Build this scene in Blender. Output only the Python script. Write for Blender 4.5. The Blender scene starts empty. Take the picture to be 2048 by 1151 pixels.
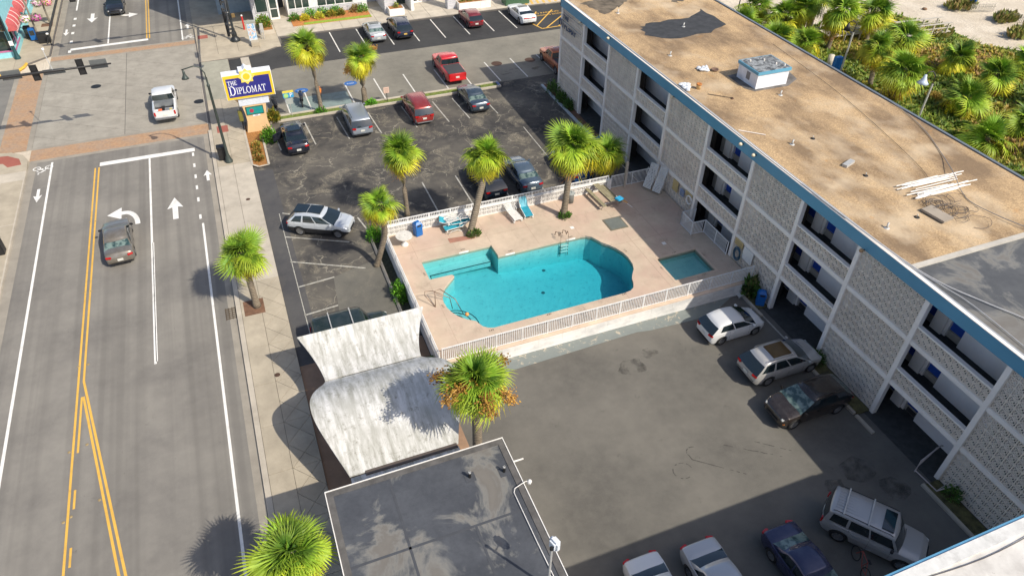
import bpy, bmesh, math, random
from math import sin, cos, pi, radians, sqrt, atan2
from mathutils import Vector, Matrix
from mathutils.geometry import tessellate_polygon
random.seed(7)
SC = bpy.context.scene
COL = SC.collection
# ---------------------------------------------------------------- camera
f_px, yaw, pitch, roll, CH = 1440.9, .3888, .7079, .0187, 30.0
fw = Vector((sin(yaw)*cos(pitch), cos(yaw)*cos(pitch), -sin(pitch)))
r0 = Vector((cos(yaw), -sin(yaw), 0)); u0 = r0.cross(fw)
rt = r0*cos(roll)+u0*sin(roll); up = u0*cos(roll)-r0*sin(roll)
cam = bpy.data.cameras.new('camera'); cam.sensor_width = 36; cam.lens = 36*f_px/2048
cam.clip_end = 2000; cam.clip_start = .5
co = bpy.data.objects.new('camera', cam); COL.objects.link(co)
co.matrix_world = Matrix(((rt.x, up.x, -fw.x, 0), (rt.y, up.y, -fw.y, 0), (rt.z, up.z, -fw.z, CH), (0, 0, 0, 1)))
SC.camera = co
# ---------------------------------------------------------------- light
sd = Vector((.56, -.86, 1)).normalized()
SUN_E = 3.6; SKY_E = .125
W = bpy.data.worlds.new('World'); SC.world = W; W.use_nodes = True
wn = W.node_tree.nodes; wl = W.node_tree.links
sky = wn.new('ShaderNodeTexSky'); sky.sky_type = 'NISHITA'; sky.sun_disc = False
sky.sun_elevation = math.asin(sd.z); sky.sun_rotation = atan2(sd.x, sd.y)
sky.air_density = .75; sky.dust_density = 2.0; sky.ozone_density = .6
wn['Background'].inputs[1].default_value = SKY_E
wl.new(sky.outputs[0], wn['Background'].inputs[0])
sl = bpy.data.lights.new('sun', 'SUN'); sl.energy = SUN_E; sl.angle = radians(.5); sl.color = (1, .92, .79)
so = bpy.data.objects.new('sun', sl); COL.objects.link(so)
so.rotation_euler = sd.to_track_quat('Z', 'Y').to_euler(); so.location = (20, -30, 60)
SC.view_settings.view_transform = 'Standard'; SC.view_settings.look = 'None'
SC.view_settings.gamma = 1; SC.view_settings.exposure = .47; SC.view_settings.use_curve_mapping = False
SC.render.engine = 'CYCLES'
# ---------------------------------------------------------------- materials
class NT:
    def __init__(s, name):
        s.m = bpy.data.materials.new(name); s.m.use_nodes = True
        s.t = s.m.node_tree; s.b = s.t.nodes['Principled BSDF']
    def node(s, ty, **k):
        n = s.t.nodes.new(ty)
        for a, v in k.items(): setattr(n, a, v)
        return n
    def link(s, a, b): s.t.links.new(a, b)
    def pos(s):
        return s.node('ShaderNodeNewGeometry').outputs['Position']
    def obj(s):
        return s.node('ShaderNodeTexCoord').outputs['Object']
    def scale(s, v, sc):
        n = s.node('ShaderNodeVectorMath', operation='MULTIPLY'); s.link(v, n.inputs[0]); n.inputs[1].default_value = sc; return n.outputs[0]
    def noise(s, v, sc, det=4, rough=.55, dist=0):
        n = s.node('ShaderNodeTexNoise'); s.link(v, n.inputs['Vector']); n.inputs['Scale'].default_value = sc
        n.inputs['Detail'].default_value = det; n.inputs['Roughness'].default_value = rough; n.inputs['Distortion'].default_value = dist
        return n.outputs[0]
    def vor(s, v, sc, feat='F1', out='Distance', rnd=1):
        n = s.node('ShaderNodeTexVoronoi', feature=feat); s.link(v, n.inputs['Vector']); n.inputs['Scale'].default_value = sc
        n.inputs['Randomness'].default_value = rnd
        return n.outputs[out]
    def ramp(s, f, *st):
        n = s.node('ShaderNodeValToRGB'); s.link(f, n.inputs[0]); e = n.color_ramp.elements
        while len(e) < len(st): e.new(.5)
        for el, (p, c) in zip(e, st):
            el.position = p; el.color = (c, c, c, 1) if not isinstance(c, (tuple, list)) else (*c[:3], 1)
        return n.outputs[0]
    def mix(s, f, a, b, mode='MIX'):
        n = s.node('ShaderNodeMix', data_type='RGBA', blend_type=mode)
        for i, v in ((0, f), (6, a), (7, b)):
            if isinstance(v, (int, float)): n.inputs[i].default_value = v if i == 0 else (v, v, v, 1)
            elif isinstance(v, (tuple, list)): n.inputs[i].default_value = (*v[:3], 1)
            else: s.link(v, n.inputs[i])
        return n.outputs[2]
    def math(s, op, a, b=0, c=0):
        n = s.node('ShaderNodeMath', operation=op)
        for i, v in enumerate((a, b, c)):
            if isinstance(v, (int, float)): n.inputs[i].default_value = v
            else: s.link(v, n.inputs[i])
        return n.outputs[0]
    def bump(s, h, st=.3, d=.02):
        n = s.node('ShaderNodeBump'); n.inputs['Strength'].default_value = st; n.inputs['Distance'].default_value = d
        s.link(h, n.inputs['Height']); s.link(n.outputs[0], s.b.inputs['Normal'])
    def col(s, c):
        if isinstance(c, (tuple, list)): s.b.inputs['Base Color'].default_value = (*c[:3], 1)
        else: s.link(c, s.b.inputs['Base Color'])
    def set(s, **k):
        for a, v in k.items():
            i = s.b.inputs[a.replace('_', ' ')]
            if isinstance(v, (int, float, tuple)): i.default_value = v
            else: s.link(v, i)
        return s.m
MAT = {}
def mul(c, k): return tuple(min(1, x*k) for x in c[:3])
def M(name, c, rough=.6, metal=0, var=.12, sc=3, bump=0, coat=0, spec=.5, world=False, dirt=0):
    if name in MAT: return MAT[name]
    n = NT(name); v = n.pos() if world else n.obj()
    k = n.mix(n.ramp(n.noise(v, sc, 5, .6), (.3, 0.0), (.7, 1.0)), mul(c, 1-var), mul(c, 1+var))
    if dirt: k = n.mix(n.math('MULTIPLY', n.ramp(n.noise(v, sc*.35, 8, .72), (.5, 0.0), (.72, 1.0)), dirt), k, (.09, .08, .06))
    n.col(k); n.set(Roughness=rough, Metallic=metal, Coat_Weight=coat, Specular_IOR_Level=spec)
    if bump: n.bump(n.noise(v, sc*8, 3), bump)
    MAT[name] = n.m; return n.m
def attr_mat(name, rough=.55, trans=.10):
    n = NT(name); a = n.node('ShaderNodeAttribute', attribute_name='tint')
    oi = n.node('ShaderNodeObjectInfo').outputs['Random']; vm = n.node('ShaderNodeVectorMath', operation='SCALE'); n.link(a.outputs['Color'], vm.inputs[0])
    n.link(n.math('ADD', n.math('MULTIPLY', oi, .8), .7), vm.inputs['Scale']); k = vm.outputs[0]
    n.col(k); n.set(Roughness=rough, Specular_IOR_Level=.35)
    if trans:
        o = n.t.nodes['Material Output']; tr = n.node('ShaderNodeBsdfTranslucent'); mx = n.node('ShaderNodeMixShader')
        n.link(k, tr.inputs[0]); mx.inputs[0].default_value = trans
        n.link(n.b.outputs[0], mx.inputs[1]); n.link(tr.outputs[0], mx.inputs[2]); n.link(mx.outputs[0], o.inputs[0])
    MAT[name] = n.m; return n.m
LEAF = attr_mat('leaf'); 
def asphalt(name, base, light, sand=0, crack=0, streak=False, seal=0):
    n = NT(name); p = n.pos()
    fine = n.noise(p, 38, 3, .8); big = n.noise(p, .22, 5, .6); med = n.noise(p, 1.6, 6, .65)
    k = n.mix(n.ramp(fine, (.32, 0.), (.68, 1.)), mul(base, .7), mul(base, 1.32))
    k = n.mix(n.ramp(big, (.35, 0.), (.68, .85)), k, light)
    k = n.mix(n.math('MULTIPLY', n.ramp(med, (.42, 0.), (.75, 1.)), .35), k, mul(light, 1.1))
    if streak:
        xs = n.noise(n.scale(p, (1.5, .015, 1)), 1.0, 3, .5)
        k = n.mix(n.math('MULTIPLY', n.ramp(xs, (.45, 0.), (.62, 1.)), .4), k, mul(base, .72))
        sp = n.ramp(n.vor(n.scale(p, (1, .5, 1)), 2.2), (.0, 1.), (.06, 0.))
        k = n.mix(n.math('MULTIPLY', sp, n.ramp(med, (.5, 0.), (.55, .8))), k, mul(base, .25))
    if sand:
        sm = n.ramp(n.noise(p, .55, 9, .72, .6), (.52, 0.), (.70, 1.))
        sm2 = n.ramp(n.noise(p, 9, 5, .8), (.38, 0.), (.62, 1.))
        k = n.mix(n.math('MULTIPLY', n.math('MULTIPLY', sm, sm2), sand), k, (.42, .37, .27))
    if crack:
        wv = n.node('ShaderNodeVectorMath', operation='ADD'); nn = n.node('ShaderNodeTexNoise'); nn.inputs['Scale'].default_value = 1.1; nn.inputs['Detail'].default_value = 6
        n.link(p, nn.inputs['Vector']); sc2 = n.scale(nn.outputs['Color'], (1.9, 1.9, 0)); n.link(p, wv.inputs[0]); n.link(sc2, wv.inputs[1])
        g0 = n.ramp(n.noise(p, .8, 3), (.42, 0.), (.54, 1.)); c1 = n.math('MULTIPLY', n.ramp(n.vor(wv.outputs[0], .27, 'DISTANCE_TO_EDGE'), (0., 1.), (.011, 0.)), g0)
        c2 = n.ramp(n.vor(wv.outputs[0], .9, 'DISTANCE_TO_EDGE'), (0., 1.), (.012, 0.))
        gate = n.ramp(n.noise(p, .45, 3), (.54, 0.), (.62, .8))
        cr = n.math('MAXIMUM', n.math('MULTIPLY', c1, .9), n.math('MULTIPLY', c2, gate))
        k = n.mix(n.math('MULTIPLY', cr, crack), k, (.36, .33, .26))
    ds = n.ramp(n.noise(p, .9, 7, .75), (.62, 0.), (.72, 1.))
    k = n.mix(n.math('MULTIPLY', ds, .45), k, mul(base, .45))
    n.col(k); n.set(Roughness=.9, Specular_IOR_Level=.25); n.bump(fine, .35, .01)
    MAT[name] = n.m; return n.m
def concrete(name, base, stain=(.2, .18, .15), amt=.5, pink=None, sc=1.0):
    n = NT(name); p = n.pos()
    k = n.mix(n.ramp(n.noise(p, .8*sc, 6, .65), (.32, 0.), (.68, 1.)), mul(base, .8), mul(base, 1.14))
    k = n.mix(n.ramp(n.noise(p, 24, 3, .7), (.3, 0.), (.7, .25)), k, mul(base, .6))
    if pink: k = n.mix(n.ramp(n.noise(p, .33, 5, .6), (.46, 0.), (.62, .6)), k, pink)
    st = n.ramp(n.noise(n.scale(p, (1, .6, 1)), 1.2*sc, 9, .75, .4), (.55, 0.), (.74, 1.))
    k = n.mix(n.math('MULTIPLY', st, amt), k, stain)
    rnd = n.node('ShaderNodeObjectInfo').outputs['Random']
    k = n.mix(n.math('MULTIPLY', rnd, .22), k, mul(base, .62))
    n.col(k); n.set(Roughness=.85, Specular_IOR_Level=.3); n.bump(n.noise(p, 40, 3), .2, .006)
    MAT[name] = n.m; return n.m
def paint(name, c, rough=.28, dust=.15, metal=.35):
    if name in MAT: return MAT[name]
    n = NT(name); v = n.obj()
    k = n.mix(n.math('MULTIPLY', n.ramp(n.noise(v, 2.2, 6, .7), (.4, 0.), (.75, 1.)), dust), c, tuple(.5*x+.22 for x in c))
    n.col(k); n.set(Roughness=rough, Metallic=metal, Coat_Weight=.7, Coat_Roughness=.12); MAT[name] = n.m; return n.m
def brick_mat(name, c1, c2, mortar, sc=1, bw=.2, rh=.1, rotz=0):
    n = NT(name); p = n.pos(); mp = n.node('ShaderNodeMapping'); mp.inputs['Rotation'].default_value = (0, 0, rotz); n.link(p, mp.inputs[0])
    b = n.node('ShaderNodeTexBrick'); n.link(mp.outputs[0], b.inputs['Vector']); b.inputs['Scale'].default_value = sc
    b.inputs['Color1'].default_value = (*c1, 1); b.inputs['Color2'].default_value = (*c2, 1); b.inputs['Mortar'].default_value = (*mortar, 1)
    b.inputs['Brick Width'].default_value = bw; b.inputs['Row Height'].default_value = rh; b.inputs['Mortar Size'].default_value = .012
    k = n.mix(n.ramp(n.noise(p, .9, 6, .7), (.35, 0.), (.7, .7)), b.outputs[0], (.26, .23, .2))
    k = n.mix(n.ramp(n.noise(p, 5, 3), (.4, 0.), (.6, .35)), k, c2)
    n.col(k); n.set(Roughness=.85); MAT[name] = n.m; return n.m
# ---------------------------------------------------------------- meshes
def base_loc(o):
    l = Vector((0, 0, 0))
    while o: l += o.location; o = o.parent
    return l
class MB:
    def __init__(s): s.v = []; s.f = []; s.c = []
    def add(s, vs, fs):
        k = len(s.v); s.v += [tuple(v) for v in vs]; s.f += [tuple(i+k for i in f) for f in fs]; return s
    def box(s, x0, x1, y0, y1, z0, z1):
        return s.add([(x0, y0, z0), (x1, y0, z0), (x1, y1, z0), (x0, y1, z0), (x0, y0, z1), (x1, y0, z1), (x1, y1, z1), (x0, y1, z1)],
                     [(0, 3, 2, 1), (4, 5, 6, 7), (0, 1, 5, 4), (1, 2, 6, 5), (2, 3, 7, 6), (3, 0, 4, 7)])
    def obox(s, c, sz, rz=0, ry=0, rx=0):
        m = Matrix.Translation(c) @ Matrix.Rotation(rz, 4, 'Z') @ Matrix.Rotation(ry, 4, 'Y') @ Matrix.Rotation(rx, 4, 'X')
        a, b, d = sz[0]/2, sz[1]/2, sz[2]/2
        vs = [m @ Vector(q) for q in ((-a, -b, -d), (a, -b, -d), (a, b, -d), (-a, b, -d), (-a, -b, d), (a, -b, d), (a, b, d), (-a, b, d))]
        return s.add(vs, [(0, 3, 2, 1), (4, 5, 6, 7), (0, 1, 5, 4), (1, 2, 6, 5), (2, 3, 7, 6), (3, 0, 4, 7)])
    def beam(s, a, b, w, h):      # box between two points
        a = Vector(a); b = Vector(b); d = (b-a); L = d.length; q = d.to_track_quat('X', 'Z')
        m = Matrix.Translation((a+b)/2) @ q.to_matrix().to_4x4(); x, y, z = L/2, w/2, h/2
        vs = [m @ Vector(p) for p in ((-x, -y, -z), (x, -y, -z), (x, y, -z), (-x, y, -z), (-x, -y, z), (x, -y, z), (x, y, z), (-x, y, z))]
        return s.add(vs, [(0, 3, 2, 1), (4, 5, 6, 7), (0, 1, 5, 4), (1, 2, 6, 5), (2, 3, 7, 6), (3, 0, 4, 7)])
    def prism(s, pts, z0, z1, holes=(), sides=True):
        n = len(pts); ar = sum(pts[i][0]*pts[(i+1) % n][1]-pts[(i+1) % n][0]*pts[i][1] for i in range(n))
        if ar < 0: pts = pts[::-1]
        if not holes:
            vs = [(p[0], p[1], z0) for p in pts]+[(p[0], p[1], z1) for p in pts]
            fs = [tuple(range(n-1, -1, -1)), tuple(range(n, 2*n))]+[(i, (i+1) % n, n+(i+1) % n, n+i) for i in range(n)]
            return s.add(vs, fs)
        hs = []
        for h in holes:
            m = len(h); ah = sum(h[i][0]*h[(i+1) % m][1]-h[(i+1) % m][0]*h[i][1] for i in range(m)); hs.append(h if ah < 0 else h[::-1])
        rings = [pts]+hs; flat = [p for r in rings for p in r]
        tris = tessellate_polygon([[Vector((p[0], p[1], 0)) for p in r] for r in rings]); N = len(flat)
        vs = [(p[0], p[1], z1) for p in flat]+[(p[0], p[1], z0) for p in flat]; fs = []
        for t in tris:
            a, b, c = (flat[i] for i in t)
            cr = (b[0]-a[0])*(c[1]-a[1])-(b[1]-a[1])*(c[0]-a[0])
            t = tuple(t) if cr > 0 else tuple(t)[::-1]
            fs.append(t)
        k = 0
        for r in rings:
            m = len(r)
            for i in range(m): a, b = k+i, k+(i+1) % m; fs.append((N+a, N+b, b, a))
            k += m
        return s.add(vs, fs)
    def tube(s, pts, r, n=8, cap=True, r2=None):
        pts = [Vector(p) for p in pts]; k = len(s.v); m = len(pts)
        for i, p in enumerate(pts):
            d = (pts[min(i+1, m-1)]-pts[max(i-1, 0)]).normalized()
            a = d.cross(Vector((0, 0, 1))); a = a.normalized() if a.length > .05 else Vector((1, 0, 0)); b = d.cross(a).normalized()
            rr = r if r2 is None else r+(r2-r)*i/(m-1)
            if isinstance(r, (list, tuple)): rr = r[i]
            for j in range(n):
                t = 2*pi*j/n; s.v.append(tuple(p+a*rr*cos(t)+b*rr*sin(t)))
        for i in range(m-1):
            for j in range(n):
                a = k+i*n+j; b = k+i*n+(j+1) % n; s.f.append((a, b, b+n, a+n))
        if cap: s.f.append(tuple(range(k+n-1, k-1, -1))); s.f.append(tuple(range(k+(m-1)*n, k+m*n)))
        return s
    def lathe(s, prof, n=16, c=(0, 0, 0), axis='Z', a0=0, a1=2*pi):
        k = len(s.v); m = len(prof); full = abs(a1-a0-2*pi) < 1e-4; nn = n if full else n+1
        for i in range(nn):
            t = a0+(a1-a0)*i/n
            for r, z in prof:
                q = (r*cos(t), r*sin(t), z) if axis == 'Z' else ((r*cos(t), z, r*sin(t)) if axis == 'Y' else (z, r*cos(t), r*sin(t)))
                s.v.append((q[0]+c[0], q[1]+c[1], q[2]+c[2]))
        for i in range(n):
            for j in range(m-1):
                a = k+i*m+j; b = k+((i+1) % nn)*m+j
                s.f.append((a, b, b+1, a+1))
        return s
    def tfm(s, m, k0=0):
        for i in range(k0, len(s.v)): s.v[i] = tuple(m @ Vector(s.v[i]))
        return s
    def mesh(s, name, mat, smooth=False, bevel=0, off=(0, 0, 0)):
        me = bpy.data.meshes.new(name)
        me.from_pydata([(v[0]-off[0], v[1]-off[1], v[2]-off[2]) for v in s.v], [], s.f)
        if s.c and len(s.c) == len(s.v):
            a = me.color_attributes.new('tint', 'FLOAT_COLOR', 'POINT')
            a.data.foreach_set('color', [x for c in s.c for x in (*c, 1)])
        if bevel:
            bm = bmesh.new(); bm.from_mesh(me); bmesh.ops.remove_doubles(bm, verts=bm.verts, dist=1e-5)
            es = [e for e in bm.edges if len(e.link_faces) == 2 and e.calc_face_angle(0) > .6]
            bmesh.ops.bevel(bm, geom=es, offset=bevel, segments=2, affect='EDGES', clamp_overlap=True); bm.to_mesh(me); bm.free()
        me.materials.append(mat); me.validate()
        if smooth: me.shade_smooth() if smooth is True else (me.shade_smooth(), me.set_sharp_from_angle(angle=smooth))
        return me
    def build(s, name, mat, parent=None, smooth=False, bevel=0, local=False, at=None, kind=None, label=None):
        if at is None and parent is None and s.v:
            xs = [v[0] for v in s.v]; ys = [v[1] for v in s.v]; zs = [v[2] for v in s.v]
            at = ((min(xs)+max(xs))/2, (min(ys)+max(ys))/2, min(zs))
        if at is None: at = (0, 0, 0) if local else tuple(base_loc(parent))
        o = bpy.data.objects.new(name, s.mesh(name, mat, smooth, bevel, at))
        if parent: o.parent = parent
        else: o.location = at
        COL.objects.link(o)
        if kind: o['kind'] = kind
        if label: o['label'] = label
        return o
def inst(me, name, parent=None, loc=(0, 0, 0), rot=(0, 0, 0), scale=(1, 1, 1), kind=None):
    o = bpy.data.objects.new(name, me); COL.objects.link(o)
    if parent: o.parent = parent
    o.location = loc; o.rotation_euler = rot; o.scale = scale
    if kind: o['kind'] = kind
    return o
def tag(o, label, cat, group=None):
    o['label'] = label; o['category'] = cat
    if group: o['group'] = group
    return o
def thing(name, label, cat, loc=(0, 0, 0), rz=0, group=None):
    o = bpy.data.objects.new(name, None); COL.objects.link(o); o.location = loc; o.rotation_euler = (0, 0, rz)
    o.empty_display_size = .3
    return tag(o, label, cat, group)
def copy_tree(o, parent=None):
    c = o.copy(); COL.objects.link(c); c.parent = parent
    for ch in list(o.children): copy_tree(ch, c)
    return c
def text(s, size, mat, name, parent, m, ext=.004, align='CENTER', kx=1):
    cu = bpy.data.curves.new('t', 'FONT'); cu.body = s; cu.size = size; cu.extrude = ext; cu.align_x = align; cu.align_y = 'CENTER'; cu.resolution_u = 2
    t = bpy.data.objects.new('t', cu); COL.objects.link(t); dg = bpy.context.evaluated_depsgraph_get(); dg.update()
    me = bpy.data.meshes.new_from_object(t.evaluated_get(dg)); bpy.data.objects.remove(t); bpy.data.curves.remove(cu)
    me.name = name; me.materials.clear(); me.materials.append(mat)
    me.transform(Matrix.Diagonal((kx, 1, 1, 1)))
    o = bpy.data.objects.new(name, me); COL.objects.link(o); o.parent = parent; o.matrix_local = m
    return o
def R(a, ax): return Matrix.Rotation(a, 4, ax)
T = Matrix.Translation
FLAT = lambda x, y, z, rz=0: T((x, y, z)) @ R(rz, 'Z')
UPX = lambda x, y, z: T((x, y, z)) @ R(-pi/2, 'Z') @ R(pi/2, 'X')     # faces -x
UPY = lambda x, y, z: T((x, y, z)) @ R(pi/2, 'X')                    # faces -y
# ================================================================ GROUND
WHITE = M('white_paint', (.78, .76, .72), .6, dirt=.35, sc=2, var=.05)
ROADW = M('road_white', (.74, .73, .69), .75, dirt=.35, sc=3, var=.06, world=True)
ROADY = M('road_yellow', (.68, .40, .07), .75, dirt=.3, sc=3, var=.06, world=True)
FADED = M('faded_line', (.42, .41, .37), .85, dirt=.8, sc=5, var=.2, world=True)
A_ROAD = asphalt('street_asphalt', (.17, .16, .145), (.26, .245, .215), streak=True)
A_OLD = asphalt('old_lot_asphalt', (.034, .034, .037), (.145, .133, .112), sand=.85, crack=.85)
A_LOW = asphalt('lower_lot_asphalt', (.108, .103, .092), (.178, .168, .146))
A_NEW = asphalt('new_asphalt', (.035, .036, .038), (.06, .06, .06))
A_LT = asphalt('light_asphalt', (.16, .152, .128), (.25, .235, .195), crack=.05)
A_STRIP = asphalt('strip_asphalt', (.06, .06, .065), (.10, .098, .095), sand=.12)
CONC = concrete('intersection_concrete', (.35, .325, .275), (.17, .155, .13), .55)
WALK = concrete('walk_concrete', (.44, .385, .295), (.24, .2, .15), .35)
WALKW = concrete('pale_walk_concrete', (.5, .45, .37), (.25, .21, .16), .3)
GUT = concrete('gutter_concrete', (.33, .3, .25), (.18, .16, .14), .4)
RED = concrete('red_tactile', (.36, .12, .09), (.2, .1, .08), .3)
BRICK = brick_mat('paver_brick', (.38, .20, .10), (.50, .31, .17), (.20, .15, .10))
SOIL = M('brown_soil', (.16, .085, .05), .95, sc=4, var=.3, bump=.4, world=True)
GRASS = M('verge_grass', (.13, .17, .03), .95, sc=6, var=.5, bump=.6, world=True)
def S(name, parent=None): return name
def sheet(name, pts, z, mat, parent=None, thick=.02, kind='structure', label=None, holes=()):
    return MB().prism(pts, z-thick, z, holes).build(name, mat, parent, kind=None if parent else kind, label=label)
def rect(x0, x1, y0, y1): return [(x0, y0), (x1, y0), (x1, y1), (x0, y1)]
# sand under everything with a hole for the pool yard
n = NT('sand'); p = n.pos()
k = n.mix(n.ramp(n.noise(p, .35, 6, .6), (.3, 0.), (.7, 1.)), (.50, .43, .33), (.66, .59, .48))
trk = n.ramp(n.noise(n.scale(p, (3.2, .35, 1)), 1.5, 6, .7, .6), (.5, 0.), (.66, 1.))
k = n.mix(n.math('MULTIPLY', trk, .35), k, (.34, .29, .23)); n.col(k); n.set(Roughness=.95)
n.bump(n.noise(p, 3, 8, .7), .9, .12); SAND = n.m
g = MB()
for a in ((-400, 6.76, -300, 500), (27.5, 500, -300, 500), (6.76, 27.5, -300, 26.76), (6.76, 27.5, 39.62, 500)): g.box(*a, -.6, -.04)
g.build('ground', SAND, kind='structure', at=(0, 0, 0))
road = sheet('road', rect(-16.8, -3.2, -80, 59.7), 0, A_ROAD)
road2 = sheet('road', rect(-16.8, -3.2, 81.8, 260), 0, A_ROAD)
road3 = sheet('road', rect(-90, -19.3, 62.2, 78.0), 0, asphalt('side_asphalt', (.15, .145, .135), (.22, .21, .19)))
def clip(poly, a, b, c, keep):            # keep side a*x+b*y<c (keep=-1) or > c
    out = []
    for i in range(len(poly)):
        p, q = poly[i], poly[(i+1) % len(poly)]; dp = (a*p[0]+b*p[1]-c)*keep; dq = (a*q[0]+b*q[1]-c)*keep
        if dp >= 0: out.append(p)
        if dp*dq < 0: t = dp/(dp-dq); out.append((p[0]+(q[0]-p[0])*t, p[1]+(q[1]-p[1])*t))
    return out
def split(polys, a, b, c, gap):
    L = sqrt(a*a+b*b); res = []
    for p in polys:
        for kp, cc in ((1, c+gap*L/2), (-1, c-gap*L/2)):
            q = clip(p, a, b, cc, kp)
            if len(q) >= 3:
                ar = abs(sum(q[i][0]*q[(i+1) % len(q)][1]-q[(i+1) % len(q)][0]*q[i][1] for i in range(len(q))))/2
                if ar > .02: res.append(q)
    return res
# intersection panels
inter = sheet('intersection_base', rect(-16.8, -3.2, 59.7, 81.8), -.012, M('dark_joint', (.12, .11, .1), .9))
pan = [rect(-16.78, -3.25, 62.3, 80.2)]
pan = split(pan, 1, 0, -9.85, .05)
for c in range(-12, 24): pan = split(pan, .62, 1, 52+c*3.05+2, .03)
for q in pan: MB().prism(q, -.02, 0).build('concrete_panel', CONC, inter)
for y0, y1, mt in ((59.7, 60.1, GUT), (60.1, 61.95, BRICK), (61.95, 62.3, GUT), (80.2, 80.5, GUT), (80.5, 81.5, BRICK), (81.5, 81.8, GUT)):
    MB().box(-16.8, -3.2, y0, y1, -.02, .002).build('crosswalk_band' if mt is BRICK else 'edge_band', mt, inter)
for x0, x1, mt in ((-19.6, -19.2, GUT), (-19.2, -17.2, BRICK), (-17.2, -16.8, GUT)):
    MB().box(x0, x1, 62.1, 78.2, -.02, .003).build('crosswalk_band' if mt is BRICK else 'edge_band', mt, inter)
# gutters
for y0, y1 in ((-80, 59.7), (81.8, 260)):
    MB().box(-3.75, -3.2, y0, y1, -.01, .006).build('gutter', GUT, road if y0 < 0 else road2)
    MB().box(-16.8, -16.2, y0, y1, -.01, .006).build('gutter', GUT, road if y0 < 0 else road2)
# markings
def line(x, y0, y1, w=.12, mt=ROADW, par=None, nm='lane_line', z=.01):
    MB().box(x-w/2, x+w/2, y0, y1, z-.006, z).build(nm, mt, par or road)
def seg(a, b, w, mt=ROADW, par=None, nm='lane_line', z=.01):
    d = Vector((b[0]-a[0], b[1]-a[1])).normalized(); n_ = Vector((-d.y, d.x))*w/2
    MB().prism([(a[0]-n_.x, a[1]-n_.y), (b[0]-n_.x, b[1]-n_.y), (b[0]+n_.x, b[1]+n_.y), (a[0]+n_.x, a[1]+n_.y)], z-.006, z).build(nm, mt, par or road)
line(-15.1, -80, 59.4, .15); line(-7.98, 33.4, 57.5, .14); line(-7.9, 33.6, 45.5, .1); line(-4.6, -80, 46.7, .14)
for y in (47.6, 49.95, 51.7, 53.35, 55.1, 56.9): line(-4.72, y-.28, y+.28, .16)
line(-11.93, -80, 57.3, .11, ROADY); line(-11.66, 33.4, 57.3, .11, ROADY)
seg((-11.66, 33.4), (-9.42, 20.5), .12, ROADY, z=.012); seg((-9.42, 20.5), (-6, .8), .12, ROADY)
seg((-11.62, 32.2), (-9.68, 20.5), .12, ROADY, z=.012); seg((-9.68, 20.5), (-6.3, .8), .12, ROADY)
for a, b in ((28.3, 32.2), (24.9, 26.0), (21.8, 22.8), (18.5, 19.6)): line(-11.7, a, b, .1, ROADY, z=.011)
seg((-11.62, 57.78), (-4.55, 57.68), .55); seg((-15.15, 83.0), (-7.78, 83.3), .5, par=road2)
line(-15.2, 94.8, 200, .16, par=road2)
for y in (92.1, 90.0, 87.7, 85.2, 82.5): line(-15.2, y-.3, y+.3, .28, par=road2)
line(-11.65, 83.5, 200, .14, par=road2); line(-4.4, 81.9, 200, .14, par=road2)
line(-7.9, 83.6, 200, .11, ROADY, road2); line(-7.63, 83.6, 200, .11, ROADY, road2)
def arrow(x, y, L, w, ang, par, turn=0):
    m = T((x, y, 0)) @ R(ang, 'Z'); b = MB()
    if not turn:
        P = [(-w*.17, 0), (w*.17, 0), (w*.17, L*.55), (w*.5, L*.5), (0, L), (-w*.5, L*.5), (-w*.17, L*.55)]
    else:
        o = [(1.05*cos(t), 2.0*sin(t)) for t in [i*pi/2/8 for i in range(9)]]; q = [(.72*cos(t), 1.55*sin(t)) for t in [i*pi/2/8 for i in range(9)]]
        P = o+[(-.2, 2.0), (-.2, 2.55), (-1.15, 1.78), (-.2, 1.0), (-.2, 1.55)]+q[::-1]
        P = [(px*turn, py) for px, py in P]
    P = [(m @ Vector((px, py, 0))).to_2d()[:] for px, py in P]
    tr = tessellate_polygon([[Vector((a, b_, 0)) for a, b_ in P]]); vs = [(a, b_, .011) for a, b_ in P]
    b.add(vs, [tuple(t) for t in tr]); o_ = b.build('turn_arrow' if turn else 'arrow', ROADW, par)
arrow(-6.35, 47.9, 2.9, 1.1, 0, road); arrow(-9.75, 48.2, 0, 0, 0, road, 1)
arrow(-3.85, 52.4, 1.6, .62, 0, road); arrow(-15.72, 55.5, 1.9, .6, pi, road)
arrow(-13.45, 93.2, 2.9, 1.1, pi, road2); arrow(-9.9, 93.2, 0, 0, pi, road2, 1)
arrow(-15.85, 89.0, 1.9, .6, pi, road2); arrow(-3.75, 85.0, 1.6, .62, 0, road2)
def bike(x, y, a, par, s=1.0):
    m = T((x, y, 0)) @ R(a, 'Z') @ Matrix.Scale(s, 4); b = MB()
    for cx in (-.42, .42):
        for i in range(14):
            t0, t1 = 2*pi*i/14, 2*pi*(i+1)/14
            b.add([m @ Vector((cx+r*cos(t), r*sin(t), .011)) for r, t in ((.3, t0), (.3, t1), (.22, t1), (.22, t0))], [(0, 1, 2, 3)])
    for p_, q_, w in (((-.4, 0), (-.05, .35), .08), ((-.05, .35), (.4, 0), .08), ((-.2, .4), (.15, .7), .13), ((.15, .7), (.4, .45), .08), ((-.2, .4), (.1, .1), .1), ((.2, .86), (.32, .86), .16)):
        d = (Vector(q_)-Vector(p_)).normalized(); n_ = Vector((-d.y, d.x))*w/2; p_ = Vector(p_); q_ = Vector(q_)
        b.add([m @ Vector((*v, .0115)) for v in (p_-n_, q_-n_, q_+n_, p_+n_)], [(0, 1, 2, 3)])
    b.build('bicycle_symbol', ROADW, par)
bike(-15.7, 58.7, pi, road); bike(-3.8, 82.4, 0, road2)
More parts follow.
